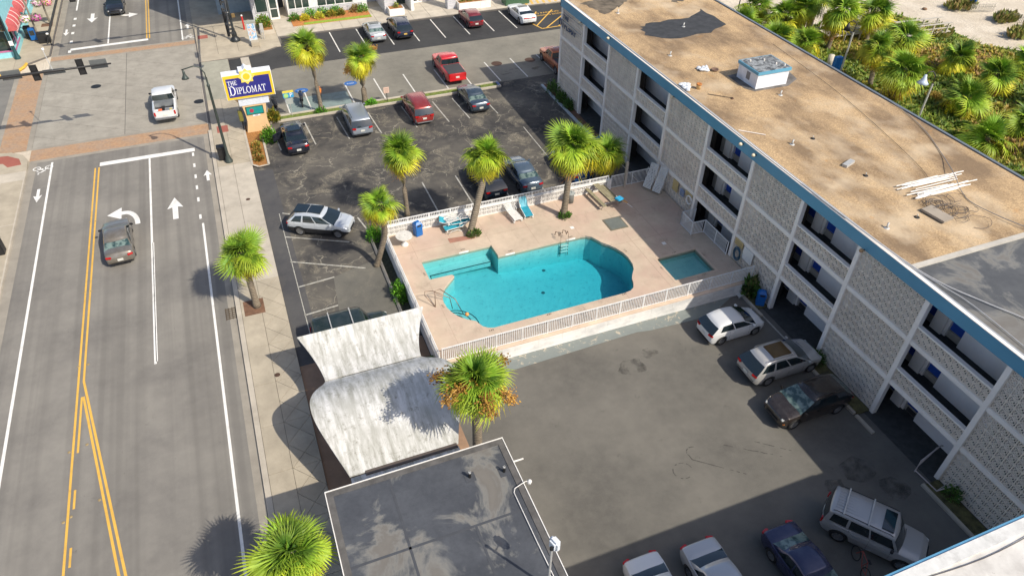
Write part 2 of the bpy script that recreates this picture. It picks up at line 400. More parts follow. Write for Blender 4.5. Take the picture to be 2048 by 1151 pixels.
MET = M('dark_metal', (.035, .035, .035), .5, .6); RUST = M('rusty_iron', (.09, .05, .035), .8, .3)
for x, y, par in ((-12.43, 72.97, inter), (-3.7, 66.53, inter)):
    MB().lathe([(0, .009), (.42, .009), (.45, .003)], 20, (x, y, 0)).build('manhole_cover', MET, par)
for x, y in ((-3.3, 56.5), (-12.0, 49.6), (-11.6, 49.6), (-12.0, 41.5), (-11.6, 41.5), (-12.0, 34.7), (-11.5, 34.7), (-12.1, 28.5), (-11.3, 28.7), (-12.1, 24.3), (-11.8, 24.5), (-10.6, 25.0)):
    MB().lathe([(0, .03), (.05, .028), (.08, .01)], 10, (x, y, 0)).build('road_stud', M('stud', (.3, .22, .1), .6), road)
# ---- sidewalks
def walk(name, rects, z, mt, parts, lab=None):
    o = None
    return o
cj = M('dark_joint', (.12, .11, .1), .9)
sw = sheet('sidewalk', rect(-3.2, -.45, -80, 81.8), .085, cj, thick=.2)
MB().box(-3.3, -3.02, -80, 60.4, -.05, .135).build('kerb', WALKW, sw)
MB().box(-3.3, -3.02, 61.8, 80.4, -.05, .03).build('kerb', WALKW, sw)
def slabs(q, zs, mt, par, name='paving_slab'):
    for p_ in q: MB().prism(p_, zs-.08, zs).build(name, mt, par)
y = -4.0
while y < 66:
    y1 = y+3.05; pale = 36.7 < y < 51.5
    slabs([rect(-3.0, -1.86, y+.01, y1-.01)], .13, WALKW if pale else WALK, sw)
    ps = [rect(-1.84, -.46, y+.01, y1-.01)]
    if not pale:
        ps = split(ps, 1, .9, -1.15+.9*(y+.76), .02); ps = split(ps, 1, -.9, -1.15-.9*(y+.76), .02)
        ps = split(ps, 1, .9, -1.15+.9*(y+2.3), .02); ps = split(ps, 1, -.9, -1.15-.9*(y+2.3), .02)
    slabs(ps, .13, WALKW if pale else WALK, sw); y = y1
slabs(split([rect(-3.0, -.46, 66.2, 75)], 0, 1, 70.5, .03), .12, concrete('drive_concrete', (.36, .35, .28), amt=.4), sw)
# north corner pavement
cor = [(-3.2, 75.05), (1.2, 75.14), (3.25, 75.75), (4.6, 76.6), (5.2, 77.6), (5.2, 79.0), (36, 79.2), (36, 84.6), (-3.2, 84.6)]
nw = sheet('pavement', cor, .10, cj, thick=.2)
ps = [rect(-3.1, 5.0, 76.6, 84.4)]
for c in (78.4, 80.2, 82): ps = split(ps, 0, 1, c, .03)
for c in (-1.2, .8, 2.9): ps = split(ps, 1, 0, c, .03)
slabs(ps, .13, WALK, nw); slabs([[(-3.1, 75.15), (1.1, 75.24), (3.1, 75.85), (4.4, 76.57), (-3.1, 76.57)]], .13, WALK, nw)
ps = [rect(5.03, 35.9, 79.3, 84.5)]
for c in range(8, 36, 2): ps = split(ps, 1, 0, c, .03)
ps = split(ps, 0, 1, 81.3, .03); slabs(ps, .13, WALKW, nw)
MB().prism([(-3.2, 84.6), (36, 84.6), (36, 100), (-3.2, 100)], .0, .1).build('pavement_back', WALK, nw)
for x in (-2.5, ): slabs([rect(-2.9, -1.9, 81.2, 82.2)], .135, RED, nw, 'tactile_slab')
slabs([rect(-2.6, -1.7, 59.6, 60.8)], .135, RED, sw, 'tactile_slab')
# west side pavements
ws = sheet('sidewalk', rect(-60, -16.8, -80, 58.5), .12, WALKW, thick=.2)
wc = [(-60, 62.1), (-19.3, 62.1), (-18.2, 61.9), (-17.3, 61.2), (-16.85, 60.2), (-16.8, 58.52), (-60, 58.52)]
sheet('sidewalk', wc, .125, WALK, thick=.2)
MB().prism([(-20, 61.6), (-18.4, 61.4), (-17.5, 60.6), (-17.25, 59.6), (-18.2, 59.5), (-18.6, 60.2), (-20, 60.5)], .1, .135).build('tactile_paving', RED, kind='structure')
wn_ = [(-60, 78.2), (-20.4, 78.4), (-19.4, 79.0), (-18.9, 80.2), (-16.85, 81.9), (-16.8, 260), (-60, 260)]
nws = sheet('sidewalk', wn_, .10, cj, thick=.2)
ps = [[(-30, 78.3), (-20.4, 78.5), (-19.5, 79.1), (-19.0, 80.3), (-17.0, 81.9), (-17.0, 110), (-30, 110)]]
for c in range(82, 110, 3): ps = split(ps, 0, 1, c, .03)
ps = split(ps, 1, 0, -19.9, .03); slabs(ps, .13, WALK, nws)
MB().tube([(-27, 78.05, .12), (-20.5, 78.2, .12), (-19.5, 78.7, .12), (-19.0, 79.6, .12), (-18.85, 80.4, .12)], .13, 6).build('yellow_kerb', M('kerb_yellow', (.62, .38, .05), .7, dirt=.3), nws)
for y0 in (20, 26.2, 32.4, 38.6, 44.8, 51): MB().box(-18.4, -16.9, y0, y0+6.1, .1, .128).build('paving_slab', WALK, ws)
# ---- parking lots
lot = sheet('parking_lot', rect(-.45, 27.1, 39.6, 60.1), 0, A_OLD)
sheet('parking_lot', rect(-.45, 6.76, 26.0, 39.6), 0, A_OLD)
sheet('parking_lot', rect(22.9, 44, 57.3, 61.1), -.002, A_OLD); sheet('parking_lot', rect(-.45, 1.5, 60.1, 61.1), -.002, A_OLD); sheet('parking_lot', rect(27.1, 28, 44, 57.3), -.004, A_OLD)
sheet('lot_strip', [(-.45, 30.3), (.95, 30.3), (.95, 52.4), (-.45, 52.6)], .006, A_STRIP)
sheet('asphalt_patch', [(2.85, 37.5), (5.2, 38.2), (6.7, 38.0), (6.76, 30.5), (2.2, 30.5), (2.65, 35.1)], .008, asphalt('patch_asphalt', (.1, .098, .088), (.17, .16, .135), sand=.25))
low = sheet('lower_lot', rect(-.45, 29.3, -60, 26.0), 0, A_LOW); sheet('lower_lot', rect(6.76, 29.3, 26.0, 26.72), 0, A_LOW)
sheet('north_lot_light', rect(-.45, 44, 61.1, 71.5), 0, A_LT)
nd = sheet('north_lot_dark', [(-.42, 68.9), (1.9, 70.3), (3.7, 71.4), (7, 71.55), (44, 71.5), (44, 79.1), (5.25, 79.0), (5.2, 77.6), (4.6, 76.6), (3.25, 75.75), (1.2, 75.14), (-.42, 75.05)], .006, A_NEW)
MB().box(.75, 1.55, 69.9, 75.1, .0, .03).build('trench_cover', WALKW, nd)
PL = M('stall_line', (.66, .65, .6), .8, dirt=.45, sc=4, var=.1, world=True)
for x in (10.4, 13.3, 16.1, 18.85, 21.75, 24.5, 27.3, 30.0): seg((x, 78.9), (x+.05, 73.3), .11, PL, nd, 'stall_line', .014)
for x in (3.6, 5.5, 9.35, 12.2, 15.1, 18.25, 20.6, 23.5, 26.3, 29.2): seg((x, 65.9), (x+.05, 61.3), .11, PL, lot, 'stall_line', .012)
for x in (1.95, 4.75, 7.55, 10.3, 13.4, 16.3, 18.2, 20.85): seg((x-.2, 59.3), (x+.05, 55.1), .1, FADED, lot, 'stall_line', .012)
for x in (8.4, 11.4, 14.1, 17, 19.8, 22.1): seg((x, 46.5), (x, 41.2), .1, FADED, lot, 'stall_line', .012)
seg((22.1, 52), (22.05, 42.5), .07, FADED, lot, 'stall_line', .012)
FADE2 = M('worn_line', (.42, .41, .36), .9, dirt=.8, sc=6, var=.3, world=True)
for a, b in (((.8, 46.0), (2.3, 45.0)), ((.6, 43.0), (4.6, 40.9)), ((.5, 40.1), (5.0, 37.7)), ((.6, 37.3), (2.9, 37.5)), ((.5, 34.5), (2.6, 34.7)), ((5.75, 43.6), (6.05, 42.0))): seg(a, b, .1, FADE2, lot, 'stall_line', .012)
seg((.58, 46), (.55, 31.6), .05, FADE2, lot, 'stall_line', .012)
# yellow no parking box
yh = MB()
for a, b in (((32.0, 74.4), (32.6, 72.2)), ((32.6, 72.2), (37.5, 72.4)), ((32.1, 74.5), (34, 77.2)), ((32.4, 73.2), (36, 77.2)), ((33.2, 72.3), (37.5, 76.2)), ((34.6, 72.3), (38, 75)), ((36, 72.3), (38.5, 74))):
    seg(a, b, .14, ROADY, nd, 'hatch_line', .014)
text('NO PARKING', .55, ROADY, 'no_parking_lettering', nd, T((34.9-nd.location.x, 76.6-nd.location.y, .02-nd.location.z)), .002)
text('LOADING ZONE', .5, ROADY, 'no_parking_lettering', nd, T((34.9-nd.location.x, 75.9-nd.location.y, .02-nd.location.z)), .002)
hp = sheet('loading_pad', rect(33.6, 38.5, 79.2, 84), .14, M('pad', (.5, .44, .36), .8, dirt=.3, world=True), thick=.1)
for i in range(7): seg((33.7+i*.75, 79.3), (34.6+i*.75, 83.9), .3, M('hatch_yellow', (.6, .38, .1), .8), hp, 'hatch_line', .15)
# manholes north lot
for x, y in ((24.58, 65.2), (28.1, 64.9)): MB().lathe([(0, .012), (.5, .012), (.55, .004)], 20, (x, y, 0)).build('manhole_cover', RUST, lot)
# median strip
med = sheet('median_strip', rect(1.5, 22.9, 60.25, 61.0), .05, GRASS, thick=.1)
MB().box(1.5, 23.1, 60.02, 60.25, 0, .14).build('kerb', WALKW, med); MB().box(1.5, 23.1, 61.0, 61.2, 0, .13).build('kerb', WALKW, med)
MB().box(22.9, 23.12, 60.25, 61.0, 0, .135).build('kerb', M('kerb_blue', (.1, .16, .35), .7, dirt=.4), med)
# sign planter island
isl = sheet('planter_island', [(-.4, 53.4), (.1, 53.0), (.7, 53.1), (.75, 57.9), (1.5, 58.0), (1.5, 60.2), (-.4, 60.2)], .08, M('mulch', (.3, .14, .04), .95, sc=8, var=.4, bump=.5, world=True), thick=.1)
kb = [(-.45, 60.2), (-.45, 53.4), (0, 52.92), (.78, 53.0), (.86, 57.85), (1.6, 57.95)]
for a, b in zip(kb, kb[1:]): seg(a, b, .17, WALKW, isl, 'kerb', .15); 
# painted strip south of pool wall
n = NT('painted_apron'); p = n.pos()
k = n.mix(n.ramp(n.noise(p, 1.6, 9, .75, .8), (.56, 0.), (.60, 1.)), (.20, .225, .215), (.45, .40, .31))
k = n.mix(n.ramp(n.noise(p, 3, 4), (.3, .0), (.7, .3)), k, (.13, .145, .14)); n.col(k); n.set(Roughness=.8)
sheet('painted_apron', [(9.5, 26.72), (26.0, 26.72), (24.3, 25.9), (22.6, 25.7), (19.6, 25.85), (18.8, 26.0), (13.3, 25.85), (9.5, 25.75)][::1], .02, n.m, thick=.03)
# kerbs by the motel
MB().box(26.75, 26.95, 44.5, 59.0, 0, .15).build('kerb', M('kerb_bluish', (.45, .5, .52), .7, dirt=.5), kind='structure')
sheet('planting_bed', rect(26.95, 27.55, 44.5, 59.0), .08, SOIL, thick=.1)
for i, (y0, y1) in enumerate(((25.9, 27.0), (24.5, 25.9), (16.3, 20.6), (14.9, 16.2), (3, 11.6))):
    x = 26.6 if y0 > 22 else 26.55
    MB().box(x, x+.17, y0, y1-.03, 0, .13).build('kerb', WALKW, kind='structure')
line(26.8, 19.9, 25.9, .1, FADED, low, 'stall_line', .012)
for y0, y1 in ((25.1, 26.7), (3, 11.5)): sheet('planting_bed', rect(26.75, 27.55, y0, y1), .09, M('weedy_soil', (.10, .09, .035), .95, sc=4, var=.5, bump=.5, world=True), thick=.1)
sheet('planting_bed', rect(26.75, 27.55, 16.2, 20.6), .09, MAT['weedy_soil'], thick=.1)
sheet('forecourt_paving', rect(-.45, 6.7, 17.9, 30.3), .012, M('terracotta', (.30, .19, .12), .8, sc=1, var=.2, dirt=.3, world=True), thick=.03)
# tree pit and grate
pit = sheet('tree_pit', rect(-2.85, -1.65, 35.5, 36.9), .14, SOIL, thick=.08)
gr = MB()
for i in range(6):
    gr.box(-3.95, -3.3, 35.75+i*.18, 35.83+i*.18, .0, .02)
for i in range(4): gr.box(-3.95+i*.19, -3.9+i*.19, 35.7, 36.8, .001, .018)
gr.build('drain_grate', M('grate', (.12, .09, .06), .7, .4), road)
for x, y in ((-1.3, 48.5), (-1.7, 30.0)): MB().lathe([(0, .145), (.14, .145), (.16, .131)], 14, (x, y, 0)).build('utility_cover', RUST, sw)

# tar scribbles and stains on the lower lot
TARD = M('tar_mark', (.06, .056, .05), .85, sc=6, var=.3, world=True)
def scrib(pts, w=.045, mt=TARD, par=low, nm='tar_mark'):
    P = [Vector(q) for q in pts]; b = MB()
    for a, c in zip(P, P[1:]):
        if random.random() < .25: continue
        d = (c-a).normalized(); n_ = Vector((-d.y, d.x))*w*random.uniform(.3, .6); b.add([(*(a-n_), .006), (*(c-n_), .006), (*(c+n_), .006), (*(a+n_), .006)], [(0, 1, 2, 3)])
    b.build(nm, mt, par)
scrib([(16.1+.5*cos(t), 16.5+.45*sin(t)) for t in [i*.25 for i in range(24)]]); scrib([(17.2+.35*cos(t), 17.3+.3*sin(t)) for t in [1+i*.2 for i in range(14)]]+[(16.9+.12*i, 16.9-.1*i) for i in range(18)])
scrib([(18.9+.1*i+.03*sin(i), 17.1-.07*i) for i in range(26)]); scrib([(20.3+.11*i, 16.9-.09*i) for i in range(16)])
n = NT('oil_stain'); k_ = n.ramp(n.noise(n.pos(), 1.5, 4, .6), (.42, 0.), (.75, 1.)); tr = n.node('ShaderNodeBsdfTransparent'); mx = n.node('ShaderNodeMixShader'); n.link(n.math('MULTIPLY', k_, .3), mx.inputs[0]); n.link(tr.outputs[0], mx.inputs[1]); n.link(n.b.outputs[0], mx.inputs[2]); n.link(mx.outputs[0], n.t.nodes['Material Output'].inputs[0]); n.col((.035, .033, .03)); n.set(Roughness=.6); OIL = n.m
for x, y, r in ((17.2, 23.6, .8), (18.6, 24.2, .5), (24.3, 13.4, .9), (25.2, 11.9, .8), (22.6, 13.1, .5), (22.8, 9.6, .9)):
    MB().prism([(x+r*cos(t*pi/8)*random.uniform(.8, 1.2), y+r*.8*sin(t*pi/8)*random.uniform(.8, 1.2)) for t in range(16)], .001, .005+random.random()*.002).build('oil_stain', OIL, low)
for x, y, r in ((25.8, 63.2, .7), (24.6, 62.8, .6), (14.0, 62.4, .5), (20, 68.5, .9), (12.8, 69.6, .6), (28, 62.8, .6)):
    MB().prism([(x+r*cos(t*pi/8)*random.uniform(.8, 1.2), y+r*.6*sin(t*pi/8)*random.uniform(.8, 1.2)) for t in range(16)], .001, .007).build('oil_stain', OIL, lot)
# ================================================================ MOTEL
LAV = M('corridor_wall', (.86, .82, .79), .7, sc=.6, var=.06)
WCOL = M('motel_white', (.92, .85, .77), .6, sc=1, var=.05, dirt=.15)
BLOCK = M('breeze_block_white', (.93, .81, .68), .7, sc=1.3, var=.1, dirt=.25)
BLUE = M('fascia_blue', (.10, .31, .45), .45, sc=.5, var=.08)
DBLUE = M('window_blue', (.03, .09, .42), .25, sc=1, var=.1)
BEIGE = M('sill_beige', (.42, .38, .32), .7)
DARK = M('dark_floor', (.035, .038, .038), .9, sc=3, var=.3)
XF = 27.7
YS = [56.99, 52.66, 48.19, 43.67, 39.2, 34.28, 29.57, 25.03, 20.57, 16.1, 11.61, 7.1]
mot = thing('motel_building', 'long three storey white motel with breeze block screens, blue fascia and tan gravel roof', 'motel', (33, 34, 0))
n = NT('gravel_roof'); p = n.pos()
fine = n.noise(p, 9, 5, .95)
k = n.mix(n.ramp(fine, (.36, 0.), (.62, 1.)), (.24, .15, .07), (.66, .475, .27))
k = n.mix(n.math('MULTIPLY', n.ramp(n.noise(n.scale(p, (1, .45, 1)), .42, 6, .62), (.42, 0.), (.62, 1.)), .78), k, (.15, .10, .06))
k = n.mix(n.math('MULTIPLY', n.ramp(n.noise(p, 2.4, 7, .8), (.5, 0.), (.66, 1.)), .45), k, (.16, .11, .07))
k = n.mix(n.math('MULTIPLY', n.ramp(n.noise(p, .3, 5, .6), (.5, 0.), (.68, 1.)), .5), k, (.70, .57, .40))
k = n.mix(n.math('MULTIPLY', n.ramp(n.noise(p, .8, 5, .7), (.63, 0.), (.72, 1.)), .5), k, (.50, .26, .08))
n.col(k); n.set(Roughness=.95); n.bump(fine, .5, .03); GRAV = n.m
ME = lambda d0, d1, nm, salt: None
def membrane(nm, base, lt, salt):
    n = NT(nm); p = n.pos()
    k = n.mix(n.ramp(n.noise(p, .5, 6, .65), (.35, 0.), (.7, 1.)), base, lt)
    k = n.mix(n.ramp(n.noise(p, 3.5, 6, .8), (.45, 0.), (.7, .35)), k, mul(base, .5))
    d = n.noise(p, .33, 8, .62, .6)
    rim = n.ramp(d, (.50, 0.), (.56, .8), (.60, .25), (.66, .4))
    k = n.mix(n.math('MULTIPLY', rim, salt), k, (.25, .245, .22))
    br = n.ramp(d, (.54, 0.), (.60, 1.)); k = n.mix(n.math('MULTIPLY', br, salt*.6), k, (.2, .175, .14))
    n.col(k); n.set(Roughness=.7); return n.m
MEMB = membrane('dark_membrane', (.045, .05, .06), (.085, .092, .105), .8)
MEMB2 = membrane('wing_membrane', (.07, .075, .082), (.11, .115, .12), .7)
TAR = M('tar_patch', (.04, .042, .045), .8, sc=2, var=.35, world=True)
MB().box(27.66, 39.8, 17.85, 57.15, 8.28, 8.66).build('roof', GRAV, mot)
MB().box(27.66, 39.8, 5.9, 17.6, 8.28, 8.64).build('roof', MEMB2, mot)
MB().box(27.66, 39.8, 17.6, 17.85, 8.28, 8.76).build('roof_divider', concrete('divider', (.55, .52, .46)), mot)
MB().box(27.5, 27.66, 5.9, 57.25, 8.02, 8.72).build('fascia', BLUE, mot)
MB().box(27.47, 27.66, 5.9, 57.28, 8.722, 8.76).build('roof_edge', WCOL, mot)
MB().box(27.66, 27.78, 5.9, 57.15, 8.66, 8.745).build('roof_edge', M('edge_metal', (.4, .42, .44), .5, .3), mot)
MB().box(39.8, 39.98, 5.9, 57.25, 8.2, 8.74).build('roof_edge', M('edge_gray', (.16, .19, .22), .5, .2), mot)
MB().box(27.5, 39.98, 57.15, 57.28, 8.0, 8.72).build('fascia', BLUE, mot)
wb = MB(); 
for z0, z1 in ((0, 2.44), (2.69, 5.28), (5.53, 8.28)):
    wb.box(29.62, 39.7, 6, 56.9, z0, z1)
wb.build('room_block', LAV, mot)
# plain north end of the block and far side faces
MB().box(27.72, 39.7, 56.9, 57.1, 0, 8.28).build('end_wall', WCOL, mot)
for z in (2.44, 5.28):
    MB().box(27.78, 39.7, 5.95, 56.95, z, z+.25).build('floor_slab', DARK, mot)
    MB().box(27.6, 27.78, 5.95, 57.0, z, z+.25).build('slab_edge', WCOL, mot)
pil = MB().box(-.14, .14, -.13, .13, 0, 8.02).mesh('pillar', WCOL, bevel=.01)
pil2 = MB().box(-.14, .14, -.13, .13, 0, 8.02).mesh('pillar', WCOL)
mx, my, mz = mot.location
for y in YS: inst(pil, 'pillar', mot, (XF-mx, y-my, 0))
# breeze block prototype, unit square in Y-Z, facing -x
def block_mesh(nm, mat, fr=.05):
    b = MB(); h = .5; i_ = h-fr; d = .055
    O = [(-h, -h), (h, -h), (h, h), (-h, h)]; I = [(-i_, -i_), (i_, -i_), (i_, i_), (-i_, i_)]
    b.add([(-d, *q) for q in O]+[(-d, *q) for q in I]+[(d, *q) for q in I], [(a, (a+1) % 4, 4+(a+1) % 4, 4+a)[::-1] for a in range(4)]+[(4+a, 4+(a+1) % 4, 8+(a+1) % 4, 8+a)[::-1] for a in range(4)])
    def ring(r1, r0, nn):
        k = len(b.v)
        for j in range(nn):
            t = 2*pi*j/nn
            for x, r in ((-d*.8, r1), (-d*.8, r0), (d*.8, r0), (d*.8, r1)): b.v.append((x, r*cos(t), r*sin(t)))
        for j in range(nn):
            p_, q_ = k+4*j, k+4*((j+1) % nn)
            for c in range(4): b.f.append((p_+c, q_+c, q_+(c+1) % 4, p_+(c+1) % 4))
    ring(.355, .285, 12); ring(.12, .04, 6)
    for j in range(4):
        t = pi/4+j*pi/2; c, s_ = cos(t), sin(t); w = .032
        for ra, rb in ((.34, .62), (.11, .30)):
            b.add([(-d*.8, ra*c-w*s_, ra*s_+w*c), (-d*.8, ra*c+w*s_, ra*s_-w*c), (-d*.8, rb*c+w*s_, rb*s_-w*c), (-d*.8, rb*c-w*s_, rb*s_+w*c),
                   (d*.6, ra*c-w*s_, ra*s_+w*c), (d*.6, ra*c+w*s_, ra*s_-w*c), (d*.6, rb*c+w*s_, rb*s_-w*c), (d*.6, rb*c-w*s_, rb*s_+w*c)],
                  [(0, 1, 2, 3), (0, 4, 5, 1), (3, 2, 6, 7)])
    for j in range(4):
        t = j*pi/2; c, s_ = cos(t), sin(t); w = .03
        b.add([(-d*.7, .35*c-w*s_, .35*s_+w*c), (-d*.7, .35*c+w*s_, .35*s_-w*c), (-d*.7, .47*c+w*s_, .47*s_-w*c), (-d*.7, .47*c-w*s_, .47*s_+w*c)], [(0, 1, 2, 3)])
    return b
bproto = block_mesh('breeze_block', BLOCK); bme = bproto.mesh('breeze_block', BLOCK)
cells = []
def panel(ya, yb, z0, z1, rows, cols=10):
    hy = (ya-yb)/cols; hz = (z1-z0)/rows
    for i in range(cols):
        for j in range(rows): cells.append((yb+hy*(i+.5), z0+hz*(j+.5), hy, hz))
for i in range(len(YS)-1):
    ya, yb = YS[i]-.13, YS[i+1]+.13
    if i % 2 == 0:
        panel(ya, yb, 5.53, 8.02, 6, 11 if i == 4 else 10); panel(ya, yb, 2.69, 5.28, 6, 11 if i == 4 else 10); panel(ya, yb, .02, 2.44, 6, 11 if i == 4 else 10)
    else:
        for z in (5.53, 2.69):
            panel(ya, yb, z, z+.84, 2, 11 if i == 5 else 10)
            MB().box(27.58, 27.82, yb, ya, z+.84, z+.93).build('parapet_cap', WCOL, mot)
cells.sort(key=lambda c: Vector((XF, c[0], c[1]-CH)).length)
rest = MB()
for i, (y, z, hy, hz) in enumerate(cells):
    if i < 300: inst(bme, 'breeze_block', mot, (XF+.01-mx, y-my, z), (0, 0, 0), (1, hy, hz))
    else: rest.add([(XF+.01+v[0], y+v[1]*hy, z+v[2]*hz) for v in bproto.v], bproto.f)
o = rest.build('breeze_blocks', BLOCK, mot, kind='stuff')
# corridor fronts
for bi in (1, 3, 5, 7, 9):
    for lv, z in enumerate((0, 2.69, 5.53)):
        if bi >= 5:
            yc = {5: 34.05, 7: 25.05, 9: 16.12}[bi]; top = z+2.4
            MB().box(29.28, 29.62, yc-5.0, yc-1.3, z, top).build('corridor_wall', LAV, mot)
            MB().box(29.22, 29.62, yc-.33, yc+.33, z, top).build('door_surround', WCOL, mot)
            MB().box(29.34, 29.62, yc-.5, yc-.33, z, top).build('door_surround', WCOL, mot)
            for s, (a, b) in enumerate(((yc-1.3, yc-.5), (yc+.33, yc+1.45))):
                if bi == 5 and s == 1:
                    MB().box(29.3, 29.61, yc+.42, yc+.8, z, top).build('door_surround', BEIGE, mot)
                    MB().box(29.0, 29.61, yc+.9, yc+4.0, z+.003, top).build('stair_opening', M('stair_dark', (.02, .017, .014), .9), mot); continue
                w = MB().box(29.5, 29.61, a, b, z+.42, top).build('window', DBLUE, mot)
                MB().box(29.46, 29.60, a, b, z, z+.40).build('window_panel', BEIGE, mot)
                MB().box(29.42, 29.5, a, b, z+.38, z+.43).build('sill', BEIGE, mot)
                if lv == 0: MB().box(29.40, 29.46, a+.12, b-.12, z+.08, z+.34).build('vent_grille', M('grille_dark', (.03, .03, .03), .6), mot)
        else:
            MB().box(29.28, 29.62, YS[bi+1]-1.5, YS[bi]+2.2, z, z+2.4).build('corridor_wall', LAV, mot)
# added near-black sheets behind the screens, standing in for corridor shade
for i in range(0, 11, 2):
    for z in (.03, 2.7, 5.54): MB().box(28.6, 28.7, YS[i+1]+.4, YS[i]-.4, z, z+2.4).build('screen_shade_sheet', M('painted_shade_dark', (.035, .028, .022), .9), mot)
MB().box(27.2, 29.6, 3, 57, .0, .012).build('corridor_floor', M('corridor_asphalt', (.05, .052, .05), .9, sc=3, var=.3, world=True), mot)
# fascia lamps
lampw = M('lamp_cream', (.75, .62, .42), .5)
for y, z in ((53.0, 8.0), (48.0, 8.55), (38.5, 8.0), (30.7, 8.5), (29.4, 8.45), (20.2, 8.0)):
    l = thing('floodlight', {53.0: 'cream floodlight on blue fascia nearest the wall lettering', 48.0: 'small white floodlight on blue fascia above the second breeze block screen', 38.5: 'cream floodlight on blue fascia over the dark stair opening', 30.7: 'small white floodlight on fascia over the middle breeze block screen', 29.4: 'white bracket lamp with blue stain on fascia above a pillar', 20.2: 'brown twin floodlight under blue fascia near the dark end roof'}[y], 'floodlight', (27.5, y, z), 0, 'floodlights along the motel fascia')
    MB().lathe([(0, 0), (.09, .03), (.11, .14), (.05, .22), (0, .23)], 10, (0, 0, 0), 'X').tfm(T((-.15, .0, 0)) @ R(.6, 'Y') @ R(pi, 'Z')).build('lamp_head', lampw if y != 20.2 else M('lampbr', (.4, .25, .12), .6), l, True, local=True)
    MB().tube([(0, 0, 0), (-.06, 0, .08), (-.12, 0, .02)], .025, 6).build('bracket', MET, l, local=True)
# lettering on the north screen
LTR = M('letter_blue', (.05, .09, .16), .5)
let = thing('wall_lettering', 'dark blue metal letters reading THE DIPLOMAT on the end breeze block screen', 'sign', (27.5, 55, 7))
def word(s_, y0, z0, h, mt=LTR, par=let, gap=1.0):
    yy = y0
    for i, ch in enumerate(s_):
        hh = h*(1.6 if (s_ == 'DIPLOMAT' and i == 0) else 1)
        text(ch, hh*1.35, mt, 'letter', par, UPX(-.02, yy-55, z0-7+(hh-h)/2), .03); yy -= h*(1.35 if hh > h else 1.05)*gap
word('THE', 56.4, 7.35, .38); word('DIPLOMAT', 57.0, 6.55, .38)
MB().box(27.47, 27.49, 53.0, 56.9, 6.98, 7.01).build('letter_rail', LTR, let); MB().box(27.47, 27.49, 53.0, 56.4, 7.72, 7.74).build('letter_rail', LTR, let)
# roof penthouse
pt = thing('roof_penthouse', 'small white stair penthouse with blue rim and tarred top on the tan roof', 'roof hut', (33.7, 37.6, 8.66))
PW = M('penthouse_white', (.74, .76, .8), .6, dirt=.25, sc=2)
MB().box(32.5, 35.05, 36.5, 38.65, 8.66, 9.72).build('wall', PW, pt)
MB().box(32.42, 35.13, 36.42, 38.73, 9.66, 9.86).build('rim', BLUE, pt)
n = NT('tar_top'); p = n.pos(); k = n.mix(n.ramp(n.noise(p, 2.5, 7, .75, .8), (.42, 0.), (.56, 1.)), (.05, .055, .06), (.30, .32, .33)); n.col(k); n.set(Roughness=.85)
MB().box(32.5, 35.05, 36.5, 38.65, 9.86, 9.875).build('top', n.m, pt)
MB().box(32.46, 32.5, 37.3, 37.65, 9.0, 9.5).build('vent_grille', M('vent_grey', (.2, .2, .2), .6), pt)
for x, y in ((33, 38.2), (34, 38.0), (34.4, 37.2), (34.8, 36.8)): MB().lathe([(.05, 0), (.05, .12), (0, .13)], 8, (x, y, 9.87)).build('vent_cap', WCOL, pt)
MB().prism([(31.9, 36.9), (32.3, 36.25), (35.0, 36.2), (36.3, 36.9), (36.6, 38.3), (35.2, 39.3), (32.0, 39.0)], 8.655, 8.668).build('tar_stain', M('tar_spatter', (.13, .12, .11), .85, sc=1.2, var=.7, world=True), mot)
def blob(pts, z, mt, nm, par, jit=.18, sub=4):
    out = []
    for i in range(len(pts)):
        a, b = Vector(pts[i]), Vector(pts[(i+1) % len(pts)])
        for j in range(sub):
            q = a.lerp(b, j/sub); out.append((q.x+random.uniform(-jit, jit), q.y+random.uniform(-jit, jit)))
    tr = tessellate_polygon([[Vector((*q, 0)) for q in out]])
    fs = []
    for t in tr:
        a, b, c = (out[i] for i in t); fs.append(tuple(t) if (b[0]-a[0])*(c[1]-a[1])-(b[1]-a[1])*(c[0]-a[0]) > 0 else tuple(t)[::-1])
    MB().add([(*q, z) for q in out], fs).build(nm, mt, par)
blob([(30.7, 49.2), (31.9, 49.5), (35.5, 49.6), (37.6, 51.0), (37.4, 47.1), (35.3, 46.2), (31.6, 46.0), (30.3, 47.6)], 8.668, TAR, 'tar_patch', mot)
blob([(28.6, 55.6), (31.7, 56.4), (33.4, 56.2), (32.6, 54.6), (31.0, 53.5), (29.6, 52.4), (28.9, 53.6)], 8.668, M('tar_thin', (.13, .105, .075), .9, sc=1.3, var=.6, world=True), 'tar_patch', mot, .3)
blob([(36.2, 54.6), (37.6, 55.2), (37.8, 53.4), (36.4, 52.9)], 8.668, MAT['tar_thin'], 'tar_patch', mot, .3)
